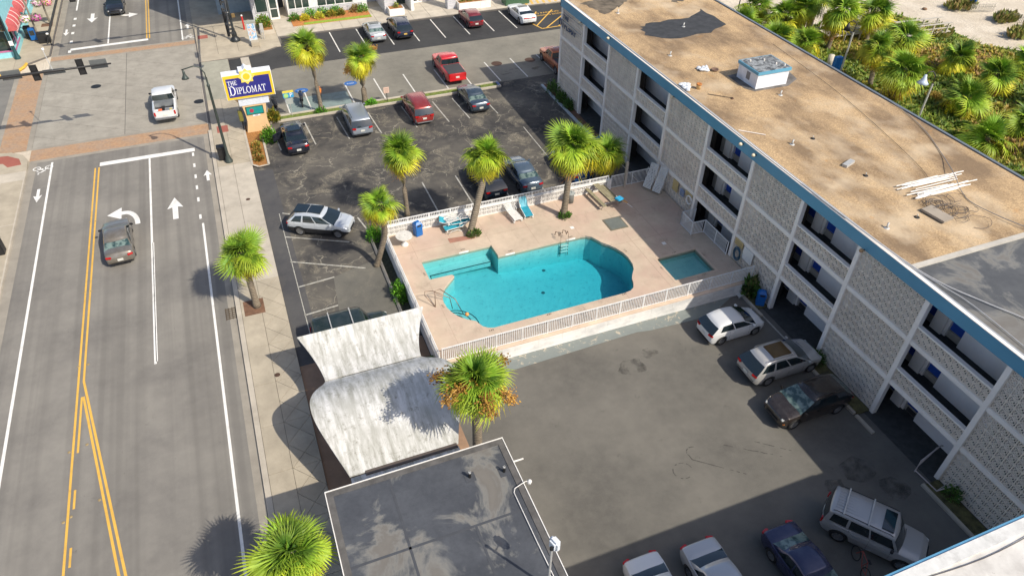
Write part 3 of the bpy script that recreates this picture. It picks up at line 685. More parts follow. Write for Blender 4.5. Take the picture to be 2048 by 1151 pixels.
# roof clutter
VENT = M('vent_galv', (.5, .5, .48), .5, .3)
vl = {(30.0, 43.4): 'bent pipe vent nearest the tar patch', (30.05, 29.45): 'white pipe vent just behind the fascia near mid roof', (29.1, 20.7): 'white pipe vent between fascia and wire tangle', (30.45, 52.4): 'white pipe vent at the thin tar stain', (33.6, 35.2): 'squat vent below the penthouse', (31.7, 29.6): 'thin pipe stub beside the fascia vent', (31.7, 25.1): 'thin pipe stub near the tan patch', (31.3, 20.9): 'thin pipe stub beside the concrete pad', (34.0, 48.0): 'white pipe rising from the dark tar patch', (32.8, 15.2): 'white pipe vent on the dark end roof'}
for (x, y), lb in vl.items():
    v_ = thing('roof_vent', lb, 'vent pipe', (x, y, 8.65), 0, 'vent pipes on the motel roof')
    big = 'pipe stub' not in lb
    MB().tube([(0, 0, 0), (0, 0, .16), (.04, .03, .24), (.09, .06, .27)] if big else [(0, 0, 0), (0, 0, .2)], .05 if big else .022, 8).build('pipe', VENT, v_, True, local=True)
    MB().lathe([(.16, 0), (.14, .03), (.07, .06)], 12).build('flashing', MET if not big else VENT, v_, local=True)
skyl = MB().obox((31.6, 26.4, 8.74), (.9, .3, .16), .35); tag(skyl.build('roof_curb', VENT), 'small pale sheet metal box lying on tan roof', 'roof box')
bk = thing('bucket', 'orange topped bucket standing on roof by the fascia', 'bucket', (28.9, 37.9, 8.66))
MB().lathe([(0, 0), (.15, 0), (.17, .3)], 14).build('pail', M('bucket_cream', (.6, .42, .2), .5), bk, True, local=True); MB().lathe([(.17, .3), (.19, .3), (.19, .38), (.14, .37), (0, .3)], 14).build('rim', M('bucket_rust', (.45, .17, .04), .6), bk, True, local=True)
bw = thing('basin', 'brown round basin on the roof beside the penthouse shadow', 'basin', (31.6, 40.0, 8.66)); MB().lathe([(0, .02), (.2, 0), (.27, .14), (.25, .14), (.18, .05), (0, .05)], 14).build('bowl', M('basin_brown', (.16, .1, .07), .6), bw, True, local=True)
for i, (x, y) in enumerate(((31.0, 40.4), (28.25, 38.3))):
    b = MB(); random.seed(i+40)
    for j in range(16 if i else 8):
        b.lathe([(0, 0), (random.uniform(.1, .2), .05), (random.uniform(.1, .22), .16), (0, .25)], 7, (x+random.uniform(-.35, .35)*(1 if i == 0 else .8), y+random.uniform(-.3, .3)*(1 if not i else 1.6), 8.66))
    tag(b.build('plastic_sheet', M('sheet_white', (.62, .66, .7), .4)), ('crumpled pale sheet beside the brown basin', 'white plastic bags heaped at the roof edge')[i], 'plastic sheet')
pole = thing('pole', 'thin dark rod with rusty foot lying on the tan roof', 'rod', (30, 36.3, 8.66)); MB().tube([(29.0, 36.95, 8.7), (30.15, 35.9, 8.72)], .02, 6).build('rod', MET, pole); MB().lathe([(.12, 0), (.05, .1), (0, .12)], 10, (30.2, 35.85, 8.66)).build('foot', RUST, pole)
tag(MB().tube([(28.0, 32.0, 8.7), (29.2, 30.9, 8.72), (28.9, 30.2, 8.72)][:2], .025, 6).build('pipe', WCOL), 'single white pipe lying along roof edge above the stair opening', 'pipe')
random.seed(5); pv = thing('pipe_pile', 'pile of loose white plastic pipes lying on the tan roof', 'pipe pile', (34.5, 22.2, 8.66))
for i in range(24):
    a = Vector((32.3+random.uniform(-.1, 1.0), 23.6-random.uniform(0, 1.5), 8.69+i*.008)); b = a+Vector((random.uniform(2.5, 4.2), random.uniform(.2, .5)-.35, 0))
    MB().tube([a, b], .03, 6).build('pipe', WHITE, pv)
cp = thing('concrete_pad', 'grey concrete slab leaning on tan roof beside the wires', 'slab', (32.4, 20.65, 8.66)); MB().obox((32.4, 20.65, 8.76), (.85, 1.35, .12), .15, .05).build('slab', concrete('padc', (.36, .31, .25)), cp)
wt = MB(); random.seed(9)
for i in range(26):
    cx, cy, r = 33.3+random.gauss(0, .55), 21.0-abs(random.gauss(0, 1.2))*.9+.7, random.uniform(.25, .7); t0 = random.uniform(0, 6)
    wt.tube([(cx+r*cos(t0+t*.5)*1.0, cy+r*sin(t0+t*.5)*.8, 8.70+random.uniform(0, .12)) for t in range(11)], .012, 4, False)
tag(wt.build('wire_tangle', M('wire_dark', (.06, .05, .05), .6)), 'tangle of thin dark wires on the tan roof', 'wires')
def cable(pts, r, mt, lab):
    P = [Vector(q) for q in pts]; out = []
    for i in range(len(P)-1):
        p0, p1, p2, p3 = P[max(i-1, 0)], P[i], P[i+1], P[min(i+2, len(P)-1)]
        for j in range(6):
            t = j/6; out.append(.5*((2*p1)+(p2-p0)*t+(2*p0-5*p1+4*p2-p3)*t*t+(3*p1-p0-3*p2+p3)*t**3))
    out.append(P[-1]); tag(MB().tube(out, r, 6).build('cable', mt, smooth=True), lab, 'cable')
GC = M('cable_grey', (.25, .24, .23), .6); zc = 8.72
cable([(39.7, 31.6, 8.78), (39.6, 30.2, zc), (38.9, 27.9, zc), (37.6, 25.3, zc), (36.15, 23.2, 8.95), (35.4, 21.8, zc), (35.1, 20.6, zc), (35.7, 18.1, 8.82), (37.5, 15.5, zc), (39, 13, zc)], .022, GC, 'grey cable curving over the pipe pile to the back edge')
cable([(27.55, 25.5, 8.8), (27.7, 19, 8.8), (28.1, 16.5, 8.75), (29.0, 14.6, zc), (30, 12.6, zc), (31.2, 9, zc)], .028, M('cable_white', (.5, .5, .5), .5), 'thick pale cable crossing the dark end roof')
cable([(27.52, 24.5, 8.82), (27.62, 18.5, 8.82), (28.0, 16.4, 8.75), (28.3, 15.0, zc), (28.3, 13.4, zc), (28.2, 11, zc), (28.3, 7, zc)], .02, MAT['cable_white'], 'thin pale cable running beside the fascia')
cable([(38.5, 42.5, zc), (37.6, 35, zc), (36.4, 29, zc), (35.2, 24.5, zc), (34.3, 22.9, zc)], .012, MAT['wire_dark'], 'thin dark wire running down the back of the roof')
cable([(27.56, 50, 8.79), (27.6, 40, 8.79), (27.55, 30, 8.79), (27.56, 22, 8.79)], .02, GC, 'thin grey cable lying along the front roof edge')
# ---- south wing
wg = thing('motel_wing', 'motel end wing with a white coated roof and blue edge strip', 'motel wing', (27, 0, 0))
n = NT('coated_roof'); p = n.pos()
k = n.mix(n.ramp(n.noise(p, .7, 8, .7), (.4, 0.), (.7, 1.)), (.66, .64, .6), (.42, .40, .37)); k = n.mix(n.ramp(n.noise(p, 2, 9, .8), (.62, 0.), (.68, .8)), k, (.2, .18, .16)); n.col(k); n.set(Roughness=.6)
MB().box(13.5, 39.7, -8, 5.78, 9.0, 9.4).build('roof', n.m, wg)
MB().box(13.5, 27.3, 5.78, 5.88, 8.8, 9.41).build('fascia', M('wing_blue', (.10, .28, .45), .4), wg)
MB().box(13.5, 39.7, 5.4, 5.78, 9.4, 9.46).build('roof_edge', M('edge_pale', (.6, .6, .58), .6, dirt=.4), wg)
MB().box(13.8, 39.6, -7.8, 5.6, 0, 9.0).build('wall', LAV, wg)
MB().box(6.9, 13.5, -8, 5.0, 9.0, 9.4).build('roof', n.m, wg); MB().box(7.2, 13.5, -8, 4.8, 0, 9.0).build('wall', LAV, wg)
cable([(14.5, 5.5, 9.48), (18, 5.2, 9.45), (22, 5.3, 9.48), (26, 5.0, 9.45), (30, 5.4, 9.48)], .015, MAT['wire_dark'], 'thin dark wire along the white coated roof edge')
# handrail
hr = thing('handrail', 'bent pale pipe handrail at the ground corridor by the last pillar', 'handrail', (27.2, 11.6, 0))
b = MB(); 
b.tube([(26.9, 12.3, 0), (26.9, 12.3, .9), (28.4, 12.6, 1.0), (28.6, 12.6, .9)], .035, 6); b.tube([(26.9, 12.3, .5), (28.0, 12.6, .5), (28.2, 12.6, .95)], .03, 6)
b.tube([(26.9, 12.3, .1), (26.95, 11.0, .12), (27.6, 10.6, .9)], .035, 6); b.tube([(26.95, 11.0, .1), (27.7, 11.1, .15)], .03, 6)
b.build('rail', M('rail_pink', (.55, .47, .44), .6, dirt=.5), hr)
# ================================================================ POOL YARD
D = .85
DECK = concrete('pool_deck', (.60, .485, .37), (.28, .22, .17), .7, pink=(.54, .37, .30), sc=.8)
COPE = concrete('pool_coping', (.64, .5, .38), (.3, .23, .18), .25)
POOL = [(8.36, 36.12), (13.22, 36.12), (13.26, 34.86), (17.75, 34.92), (19.25, 34.92), (19.62, 34.86), (19.92, 34.6), (20.1, 34.25), (20.3, 33.78), (20.6, 33.4), (20.9, 32.9), (21.12, 32.3), (21.2, 31.7), (21.14, 31.0), (20.95, 30.5), (20.6, 30.05), (20.38, 29.7), (20.26, 29.3), (20.05, 28.9), (19.75, 28.7), (19.3, 28.62), (14.1, 28.6), (10.62, 28.58), (10.3, 28.7), (10.05, 28.92), (9.93, 29.2), (9.82, 29.5), (9.4, 29.78), (9.0, 30.2), (8.75, 30.65), (8.58, 31.2), (8.54, 31.75), (8.62, 32.25), (8.8, 32.7), (9.05, 33.08), (9.4, 33.42), (9.92, 33.92), (9.8, 34.08), (8.36, 34.09)]
SPA = [(22.84, 30.92), (25.84, 30.94), (25.86, 28.56), (22.86, 28.53)]
deck = sheet('pool_deck', [(6.9, 26.8), (27.55, 26.8), (27.55, 39.6), (6.9, 39.6)], D, DECK, holes=[POOL, SPA], thick=.3, label='pinkish concrete deck round the pool')
def offset(P, d):
    out = []; n_ = len(P)
    ar = sum(P[i][0]*P[(i+1) % n_][1]-P[(i+1) % n_][0]*P[i][1] for i in range(n_)); sg = 1 if ar > 0 else -1
    for i in range(n_):
        a, b, c = Vector(P[i-1]), Vector(P[i]), Vector(P[(i+1) % n_])
        n1 = Vector(((b-a).y, -(b-a).x)).normalized()*sg; n2 = Vector(((c-b).y, -(c-b).x)).normalized()*sg
        m = (n1+n2); m = m/max(.35, m.dot(n1)); out.append((b.x+m.x*d, b.y+m.y*d))
    return out
for P_, nm in ((SPA, 'coping'),):
    Q = offset(P_, .22 if P_ is POOL else .14)
    MB().prism(Q, D, D+.012, [offset(P_, -.02)]).build(nm, COPE, deck)
JT = M('deck_joint', (.40, .30, .235), .9, world=True)
def inside(pt, P):
    c = False; x, y = pt
    for i in range(len(P)):
        (x1, y1), (x2, y2) = P[i-1], P[i]
        if (y1 > y) != (y2 > y) and x < (x2-x1)*(y-y1)/(y2-y1)+x1: c = not c
    return c
PO = offset(POOL, .24); SO = offset(SPA, .16)
def joint(a, b):
    n_ = 160; a = Vector(a); b = Vector(b); st = None
    for i in range(n_+1):
        q = a.lerp(b, i/n_); ins = inside(q, PO) or inside(q, SO)
        if not ins and st is None: st = q
        if (ins or i == n_) and st is not None:
            if (q-st).length > .3: seg(st[:], q[:], .022, JT, deck, 'deck_joint', D+.004)
            st = None
for x in (8.25, 10.9, 13.3, 16.3, 19.3, 22.3, 24.4): joint((x, 27.1), (x, 39.5))
for y in (27.9, 37.2, 33.2): joint((7, y), (27.4, y))
sheet('deck_patch', [(10.72, 37.27), (12.5, 37.2), (12.5, 37.6), (10.72, 37.8)], D+.008, M('tree_bed', (.35, .17, .12), .9, dirt=.4, world=True), deck, .01)
# grey hatch
ht = thing('floor_hatch', 'grey square steel floor hatch set in the pool deck', 'hatch', (22.2, 35.4, D))
MB().box(21.5, 22.86, 34.7, 36.07, D, D+.035).build('frame', M('hatch_frame', (.16, .15, .11), .7), ht); MB().box(21.6, 22.76, 34.8, 35.97, D+.035, D+.05).build('lid', M('hatch_lid', (.15, .165, .15), .55, dirt=.2), ht)
for x, y in ((19.15, 36.0), (24.2, 32.2)): MB().box(x-.13, x+.13, y-.13, y+.13, D, D+.014).build('skimmer_lid', WHITE, deck)
# basin
n = NT('pool_plaster'); p = n.pos()
k = n.mix(n.ramp(n.noise(p, 1.1, 7, .7), (.35, 0.), (.7, 1.)), (.42, .66, .64), (.52, .74, .70)); k = n.mix(n.ramp(n.noise(p, 3.4, 8, .8), (.54, 0.), (.70, .7)), k, (.16, .33, .36)); n.col(k); n.set(Roughness=.7); PLAS = n.m
def basin(P, fz, par, nm='basin'):
    n_ = len(P); b = MB(); tr = tessellate_polygon([[Vector((*q, 0)) for q in P]])
    vs = [(q[0], q[1], fz(q[0], q[1])) for q in P]; fs = []
    for t in tr:
        a, b_, c = (P[i] for i in t); fs.append(tuple(t) if (b_[0]-a[0])*(c[1]-a[1])-(b_[1]-a[1])*(c[0]-a[0]) > 0 else tuple(t)[::-1])
    b.add(vs, fs)
    top = [(q[0], q[1], .55) for q in P]; b.add(vs+top, [(i, (i+1) % n_, n_+(i+1) % n_, n_+i) for i in range(n_)])
    return b.build(nm, PLAS, par)
pool = thing('swimming_pool', 'turquoise swimming pool with a rounded bay at its right end', 'swimming pool', (15, 32, D))
basin(offset(POOL, .004), lambda x, y: -.25-(x-8)*.085, pool)
spa = thing('wading_pool', 'small square wading pool in the motel shade', 'wading pool', (24.3, 29.7, D)); basin(offset(SPA, .004), lambda x, y: .3, spa)
TILE = M('tile_dark', (.03, .06, .07), .4)
MB().box(8.68, 12.9, 35.36, 36.11, -.3, .1).build('step', PLAS, pool); MB().box(8.37, 8.68, 34.1, 36.11, -.3, .1).build('step', PLAS, pool)
MB().box(8.68, 12.9, 35.32, 35.36, .07, .11).build('step_edge', TILE, pool); MB().box(8.68, 8.73, 34.1, 35.32, .07, .11).build('step_edge', TILE, pool)
for i, r in enumerate((.6, 1.05, 1.5)):       # curved entry steps in the lower left bay
    z = .35-.22*i; c_ = (8.75, 30.35)
    P_ = [(c_[0]+r*cos(t), c_[1]+r*sin(t)) for t in [(-.95+j*.19)*1.0 for j in range(14)]]
    MB().prism(P_+[(8.5, 31.6), (8.9, 30.0)], -1.0, z).build('step', PLAS, pool)
    MB().tube([(*q, z+.01) for q in P_], .028, 6).build('step_edge', TILE, pool)
def water(P, z, nm, par, dens):
    nt = NT(nm); n = nt; t = n.t; o = t.nodes['Material Output']; t.nodes.remove(n.b)
    tr = n.node('ShaderNodeBsdfTransparent'); tr.inputs[0].default_value = (.80, .97, .98, 1)
    gl = n.node('ShaderNodeBsdfGlossy'); gl.inputs['Roughness'].default_value = .06
    bp = n.node('ShaderNodeBump'); bp.inputs['Strength'].default_value = .35; bp.inputs['Distance'].default_value = .03
    n.link(n.noise(n.pos(), 3.5, 5, .6, .6), bp.inputs['Height']); n.link(bp.outputs[0], gl.inputs['Normal'])
    fr = n.node('ShaderNodeFresnel'); fr.inputs[0].default_value = 1.33; n.link(bp.outputs[0], fr.inputs['Normal'])
    mx = n.node('ShaderNodeMixShader'); n.link(fr.outputs[0], mx.inputs[0]); n.link(tr.outputs[0], mx.inputs[1]); n.link(gl.outputs[0], mx.inputs[2]); n.link(mx.outputs[0], o.inputs[0])
    va = n.node('ShaderNodeVolumeAbsorption'); va.inputs[0].default_value = (.16, .80, .90, 1); va.inputs[1].default_value = dens; n.link(va.outputs[0], o.inputs['Volume'])
    return MB().prism(offset(P, .01), -2.2, z).build('water', n.m, par)
water(POOL, .70, 'pool_water', pool, .48); water(SPA, .72, 'wading_water', spa, .25)
BLK = M('black_print', (.02, .02, .02), .7)
def mark(s_, x, y, rz, sz=.17, z=D+.02): text(s_, sz, BLK, 'depth_marking', deck, FLAT(x-deck.location.x, y-deck.location.y, z-deck.location.z, rz), .001)
for s_, x, y, rz in (('3 FT', 11.3, 36.28, 0), ('3 FT', 14.2, 35.03, 0), ('4 FT', 18.6, 35.05, 0), ('5 FT', 21.35, 32.4, -pi/2), ('5 FT', 19.2, 28.5, 0), ('4 FT', 14.1, 28.47, 0), ('3 FT', 10.4, 28.4, 0), ('3 FT', 8.22, 34.7, pi/2), ('3 FT', 8.4, 31.4, pi/2), ('1 FT', 24.3, 31.05, 0), ('1 FT', 26.0, 30.2, -pi/2), ('1 FT', 22.7, 29.9, pi/2), ('1 FT', 24.9, 28.42, 0)): mark(s_, x, y, rz)
for x, y in ((11.3, 36.115), (14.1, 34.865), (18.55, 34.915)): MB().box(x-.33, x+.33, y-.0, y+.008, .71, .84).tfm(T((0, -.012, 0))).build('tile_marker', WHITE, pool)
for x, y in ((15.4, 32.2), (9.3, 35.0), (16.4, 34.4)): MB().lathe([(0, .03), (.1, .02), (.13, 0)], 10, (x, y, -.25-(x-8)*.085+.02 if y < 34.5 or x > 13 else -.3)).build('drain_cover', M('drain', (.1, .15, .16), .5), pool)
# walls round the yard
yw = thing('pool_yard_wall', 'low white painted block wall under the pool fence beside the lower lot', 'wall', (17, 26.75, 0))
n = NT('wall_white'); p = n.pos(); k = n.mix(n.ramp(n.noise(n.scale(p, (.5, 1, 1)), 1.4, 8, .7), (.45, 0.), (.72, 1.)), (.76, .75, .72), (.5, .5, .49)); n.col(k); n.set(Roughness=.7); n.bump(n.noise(p, 12), .4, .02); WWALL = n.m
wall_hi = 0
for i in range(14):
    x0 = 6.75+i*1.485; MB().box(x0, x0+1.48, 26.72, 26.9, 0, .42).build('wall_block', WWALL, yw); MB().box(x0+.004, x0+1.476, 26.728, 26.9, .425, .84).build('wall_block', WWALL, yw)
MB().box(6.75, 27.5, 26.74, 27.08, .845, .9).build('wall_cap', COPE, yw)
ww = thing('pool_yard_wall', 'white rendered wall on the street side of the pool yard', 'wall', (6.8, 33, 0))
MB().box(6.74, 6.9, 26.9, 39.6, 0, 1.02).build('wall', WWALL, ww); MB().box(6.72, 6.93, 26.9, 39.65, 1.02, 1.08).build('wall_cap', WHITE, ww)
nwall = thing('breeze_block_wall', 'low white breeze block wall behind the stacked loungers', 'wall', (15.3, 39.55, D))
MB().box(6.95, 23.75, 39.48, 39.62, 0, .9).build('footing', WWALL, nwall); MB().box(6.95, 23.75, 39.44, 39.66, 1.54, 1.62).build('wall_cap', WHITE, nwall)
bme2 = block_mesh('wall_block', WHITE, .06).mesh('wall_block', WHITE)
for i in range(48):
    for j in range(2):
        o = inst(bme2, 'wall_block', nwall, (6.97+.35*(i+.5)-15.3, 0, .06+.32*(j+.5)), (0, 0, pi/2), (1, .345, .315))
MB().box(23.55, 23.9, 39.4, 39.7, 0, 1.7).build('end_pier', WWALL, nwall)
# railings
RW = M('rail_white', (.74, .74, .73), .45)
pk = MB().box(-.016, .016, -.016, .016, 0, 1).mesh('picket', RW); pst = MB().box(-.028, .028, -.028, .028, 0, 1).mesh('post', RW)
def fence(name, lab, pts, z0, z1, gap=.112, posts=1.53):
    t = thing(name, lab, 'railing', (pts[0][0], pts[0][1], z0), 0, 'white picket railings round the pool')
    for a, b in zip(pts, pts[1:]):
        a = Vector(a); b = Vector(b); L = (b-a).length; d = (b-a)/L; off = Vector(pts[0]); ang = atan2(d.y, d.x)
        for z, h in ((z1-.03, .05), (z0+.07, .035)): MB().beam((a.x, a.y, z), (b.x, b.y, z), .045, h).build('rail', RW, t)
        for i in range(1, int(L/gap)):
            q = a+d*i*gap-off; inst(pk, 'picket', t, (q.x, q.y, .07), (0, 0, ang), (1, 1, z1-z0-.1))
        m = max(1, round(L/posts))
        for i in range(m+1): q = a+d*L*i/m-off; inst(pst, 'post', t, (q.x, q.y, 0), (0, 0, ang), (1, 1, z1-z0+.01))
    return t
fence('pool_railing', 'long white picket railing between pool deck and lower parking lot', [(7.0, 26.98), (27.45, 26.98)], .9, 1.92)
fence('pool_railing', 'white picket railing on the street side wall of the pool', [(6.84, 27.1), (6.84, 39.5)], 1.08, 1.62, .125)
fence('pool_railing', 'short white railing along the top of the breeze block wall', [(6.95, 39.55), (23.7, 39.55)], 1.62, 2.0, .115)
fence('pool_railing', 'white railing and gate between breeze block wall and motel', [(23.95, 39.5), (27.5, 39.5)], D, 1.95)
fence('pool_railing', 'white stepped railing around the shaded motel walkway opening', [(27.5, 33.75), (26.42, 33.75), (26.42, 32.4), (27.4, 32.35), (27.4, 29.7)], D, 1.9)
gp = thing('post', 'tall weathered post beside the railing gate near the motel', 'post', (25.1, 39.45, 0)); MB().box(25.02, 25.18, 39.37, 39.53, 0, 2.9).build('post', M('post_worn', (.5, .44, .36), .8, dirt=.4), gp); MB().tube([(25.1, 39.4, 2.6), (25.5, 39.3, 2.2)], .02, 6).build('hook', MET, gp)
# ladder + handrail
CHR = M('bronze_tube', (.22, .15, .11), .35, .7); 
ld = thing('pool_ladder', 'pool ladder with two looped bronze handrails and white steps', 'ladder', (18.0, 34.95, D))
for x in (17.75, 18.3): MB().tube([(x-.05, 35.65, D), (x-.05, 35.6, 1.15), (x, 35.3, 1.28), (x, 35.15, 1.1), (x, 35.0, 1.45), (x, 34.85, 1.35), (x, 34.8, .6), (x, 34.8, -.4)], .025, 8).build('handrail', CHR, ld, True)
for z in (.45, .2, -.05): MB().box(17.75, 18.3, 34.7, 34.84, z, z+.05).build('step', WHITE, ld)
h2 = thing('pool_handrail', 'looped bronze handrail leaning over the curved pool steps', 'handrail', (8.2, 31.9, D))
for dx in (0,): MB().tube([(7.95, 31.5, D), (7.5, 32.1, 1.4), (7.55, 32.3, 1.55), (8.0, 32.2, 1.55), (8.9, 31.6, 1.2), (9.0, 31.5, .4)], .025, 8).build('rail', CHR, h2, True)
MB().tube([(7.95, 31.5, D), (8.15, 32.2, 1.5), (8.5, 32.25, 1.5), (9.2, 31.5, 1.1), (9.5, 30.9, .3)], .025, 8).build('rail', CHR, h2, True)
tb = thing('beach_ball', 'small orange and white float on the curved pool steps', 'float', (9.55, 30.35, .7)); MB().lathe([(0, 0), (.1, .03), (.13, .12), (.1, .2), (0, .24)], 12, (9.55, 30.35, .62)).build('float', M('float_orange', (.7, .3, .08), .5), tb, True)
# furniture
PWH = M('plastic_white', (.72, .72, .69), .4, dirt=.2, sc=4); TEAL = M('teal_sling', (.03, .30, .40), .5, var=.2)
def lounger(loc, rz, ry, lab, rx=0, back=.9, sling=None, name='sun_lounger'):
    t = thing(name, lab, 'sun lounger', loc, rz, 'white plastic sun loungers on the pool deck'); t.rotation_euler = (rx, ry, rz)
    bx, bz = 1.15, .36; L2 = .75; ex, ez = bx+L2*cos(back), bz+L2*sin(back)
    for y in (-.3, .3):
        MB().tube([(0, y, .30), (.35, y, .34), (bx, y, bz), (ex, y, ez)], .026, 6).build('side_frame', PWH, t, True, local=True)
        MB().tube([(.15, y, .32), (.05, y, .12), (.12, y, 0), (.45, y, .16), (.8, y, .18), (1.15, y, .0), (1.3, y, .12), (1.2, y, .35)], .024, 6).build('leg', PWH, t, True, local=True)
        MB().tube([(1.0, y*1.08, .36), (1.0, y*1.1, .6), (1.3, y*1.1, .66), (1.5, y*1.02, .62)], .022, 6).build('armrest', PWH, t, True, local=True)
    if sling:
        MB().add([(0, -.28, .3), (0, .28, .3), (bx, .28, bz), (bx, -.28, bz), (ex, .28, ez), (ex, -.28, ez)], [(0, 3, 2, 1), (3, 5, 4, 2)]).build('sling', sling, t, local=True)
    else:
        for i in range(12): x = .06+i*.098; MB().box(x-.034, x+.034, -.285, .285, .31+.05*x, .33+.05*x).build('slat', PWH, t, local=True)
        for i in range(7): q = .1+i*.1; MB().obox((bx+q*cos(back), 0, bz+q*sin(back)), (.07, .57, .02), 0, -back).build('slat', PWH, t, local=True)
    return t
lounger((26.55, 38.5, D+.05), .5, -1.05, 'white slatted lounger tipped up on the motel wall, nearer the railing', back=.05)
lounger((26.9, 37.75, D+.05), .5, -1.05, 'white slatted lounger tipped up on the motel wall, farther from the railing', back=.05)
lounger((15.9, 37.75, D), pi/2+.12, 0, 'white slatted lounger with reclined back facing away from the pool', back=.35)
lounger((16.75, 37.9, D), pi/2-.05, 0, 'white lounger with teal sling to the right of the slatted one', back=.8, sling=TEAL)
lounger((10.75, 38.55, D), .05, 0, 'white lounger with teal sling at the bottom of the heap', back=.5, sling=TEAL)
lounger((10.9, 38.95, D+.32), .35, .1, 'white slatted lounger lying askew on the heap of loungers', back=.4, rx=.15)
lounger((12.4, 38.7, D+.3), pi-.3, .15, 'white lounger with teal sling turned the other way on the heap', back=.6, sling=TEAL, rx=-.2)
lounger((11.0, 39.1, D+.7), -.25, -.35, 'white lounger on top of the heap with legs in the air', back=.2, rx=2.6)
lounger((26.3, 26.55, 0), .1, 0, 'small folded white frame lying at the foot of the pool yard wall', back=.3).scale = (.35, .5, .45)
pt_ = thing('pedestal_table', 'round white pedestal table in the corner of the pool deck', 'table', (7.85, 38.15, D))
MB().lathe([(0, .70), (.52, .70), (.56, .73), (.55, .77), (.06, .78), (.05, .74), (0, .74)], 28).build('tabletop', M('terrazzo', (.62, .6, .55), .7, dirt=.4, sc=6), pt_, local=True); MB().lathe([(.24, 0), (.24, .06), (.16, .12), (.09, .3), (.09, .6), (.2, .7)], 18).build('pedestal', PWH, pt_, True, local=True)
BBIN = M('bin_blue', (.01, .13, .42), .4, dirt=.12)
def dome_bin(loc, rz, lab, mat=BBIN, s=1):
    t = thing('litter_bin', lab, 'litter bin', loc, rz, 'blue domed litter bins'); t.scale = (s, s, s)
    MB().prism([(-.25, -.25), (.25, -.25), (.25, .25), (-.25, .25)], 0, .68).build('body', mat, t, bevel=.03, local=True)
    MB().box(-.27, .27, -.27, .27, .68, .74).build('rim', mat, t, local=True)
    MB().add([(-.26, -.26, .74), (.26, -.26, .74), (.26, .26, .74), (-.26, .26, .74), (-.24, -.24, .94), (.24, -.24, .94), (.24, .24, .94), (-.24, .24, .94), (-.12, -.12, 1.08), (.12, -.12, 1.08), (.12, .12, 1.08), (-.12, .12, 1.08)],
             [(0, 1, 5, 4), (1, 2, 6, 5), (2, 3, 7, 6), (3, 0, 4, 7), (4, 5, 9, 8), (5, 6, 10, 9), (6, 7, 11, 10), (7, 4, 8, 11), (8, 9, 10, 11)]).build('lid', mat, t, local=True)
    MB().box(-.15, .15, -.262, -.25, .77, .9).build('opening', BLK, t, local=True)
dome_bin((9.0, 38.95, D), .25, 'blue domed litter bin against the breeze block wall')
dome_bin((27.25, 25.5, 0.05), -.6, 'blue domed litter bin at the motel pillar by the parked cars')
dome_bin((26.5, 46.1, 0), .3, 'blue domed bin between the bushes and the twin palms', s=1.25)
dome_bin((84.1, 61.2, 0), .5, 'blue bin standing alone on the beach sand', s=1.2)
gb = thing('barrel_bin', 'grey round barrel bin with open lid behind the pool palm', 'litter bin', (20.35, 38.95, D)); MB().lathe([(0, 0), (.27, 0), (.29, .7), (.29, .75)], 20).build('body', M('bin_grey', (.2, .21, .2), .7, dirt=.3), gb, True, local=True); MB().lathe([(.32, .72), (.32, .78), (.12, .84), (.11, .8), (0, .74)], 20).build('lid', M('lid_grey', (.3, .32, .31), .6), gb, local=True)
WOOD = M('weathered_wood', (.27, .24, .15), .85, sc=4, var=.3)
def picnic(loc, rz, lab, L=2.6):
    t = thing('picnic_bench', lab, 'picnic bench', loc, rz, 'weathered picnic benches')
    for i in range(3): MB().box(-L/2, L/2, -.22+i*.15, -.08+i*.15, .72, .76).build('plank', WOOD, t, local=True)
    for s in (-1, 1):
        MB().box(-L/2, L/2, s*.65-.13, s*.65+.13, .42, .46).build('seat_plank', WOOD, t, local=True)
        MB().tube([(s*L*.38, -.72, .0), (s*L*.38, -.62, .42), (s*L*.38, .62, .42), (s*L*.38, .72, 0)], .03, 6).build('frame', VENT, t, True, local=True)
        MB().tube([(s*L*.38, -.1, .42), (s*L*.38, -.15, .72)], .03, 6).build('frame', VENT, t, local=True)
picnic((22.7, 38.3, D), pi/2+.08, 'weathered wooden picnic bench with a blue towel at its end')
bl = tag(MB().obox((23.25, 37.0, 1.68), (.5, .45, .14), .3).build('towel', M('towel_blue', (.03, .35, .6), .8), bevel=.03), 'bright blue bundled towel lying on the end of the picnic bench', 'towel')
pw = thing('pole', 'white tipped pole leaning across the picnic bench', 'pole', (23.5, 37.2, D)); MB().tube([(23.2, 37.4, 1.68), (24.0, 36.3, 1.2)], .02, 6).build('shaft', WHITE, pw); MB().obox((23.55, 36.9, 1.52), (.7, .12, .04), -.9, .3).build('board', M('orange_wood', (.6, .32, .1), .7), pw)
hose = thing('hose_reel', 'coiled dark blue hose hanging on the breeze block screen', 'hose', (27.5, 28.75, 1.6))
b = MB()
for r in (.28, .34, .40, .45): b.tube([(27.45-.02*random.random(), 28.75+r*.8*cos(t), 1.6+r*sin(t)*1.1) for t in [i*2*pi/18 for i in range(19)]], .025, 6, False)
b.build('hose', M('hose_blue', (.03, .09, .14), .5), hose, True)
rb_ = thing('life_ring', 'white life ring hanging on the motel breeze block screen', 'life ring', (27.52, 34.7, 2.0)); MB().tube([(27.5, 34.7+.3*cos(t), 2.0+.3*sin(t)) for t in [i*2*pi/18 for i in range(19)]], .06, 8, False).build('ring', WHITE, rb_, True)
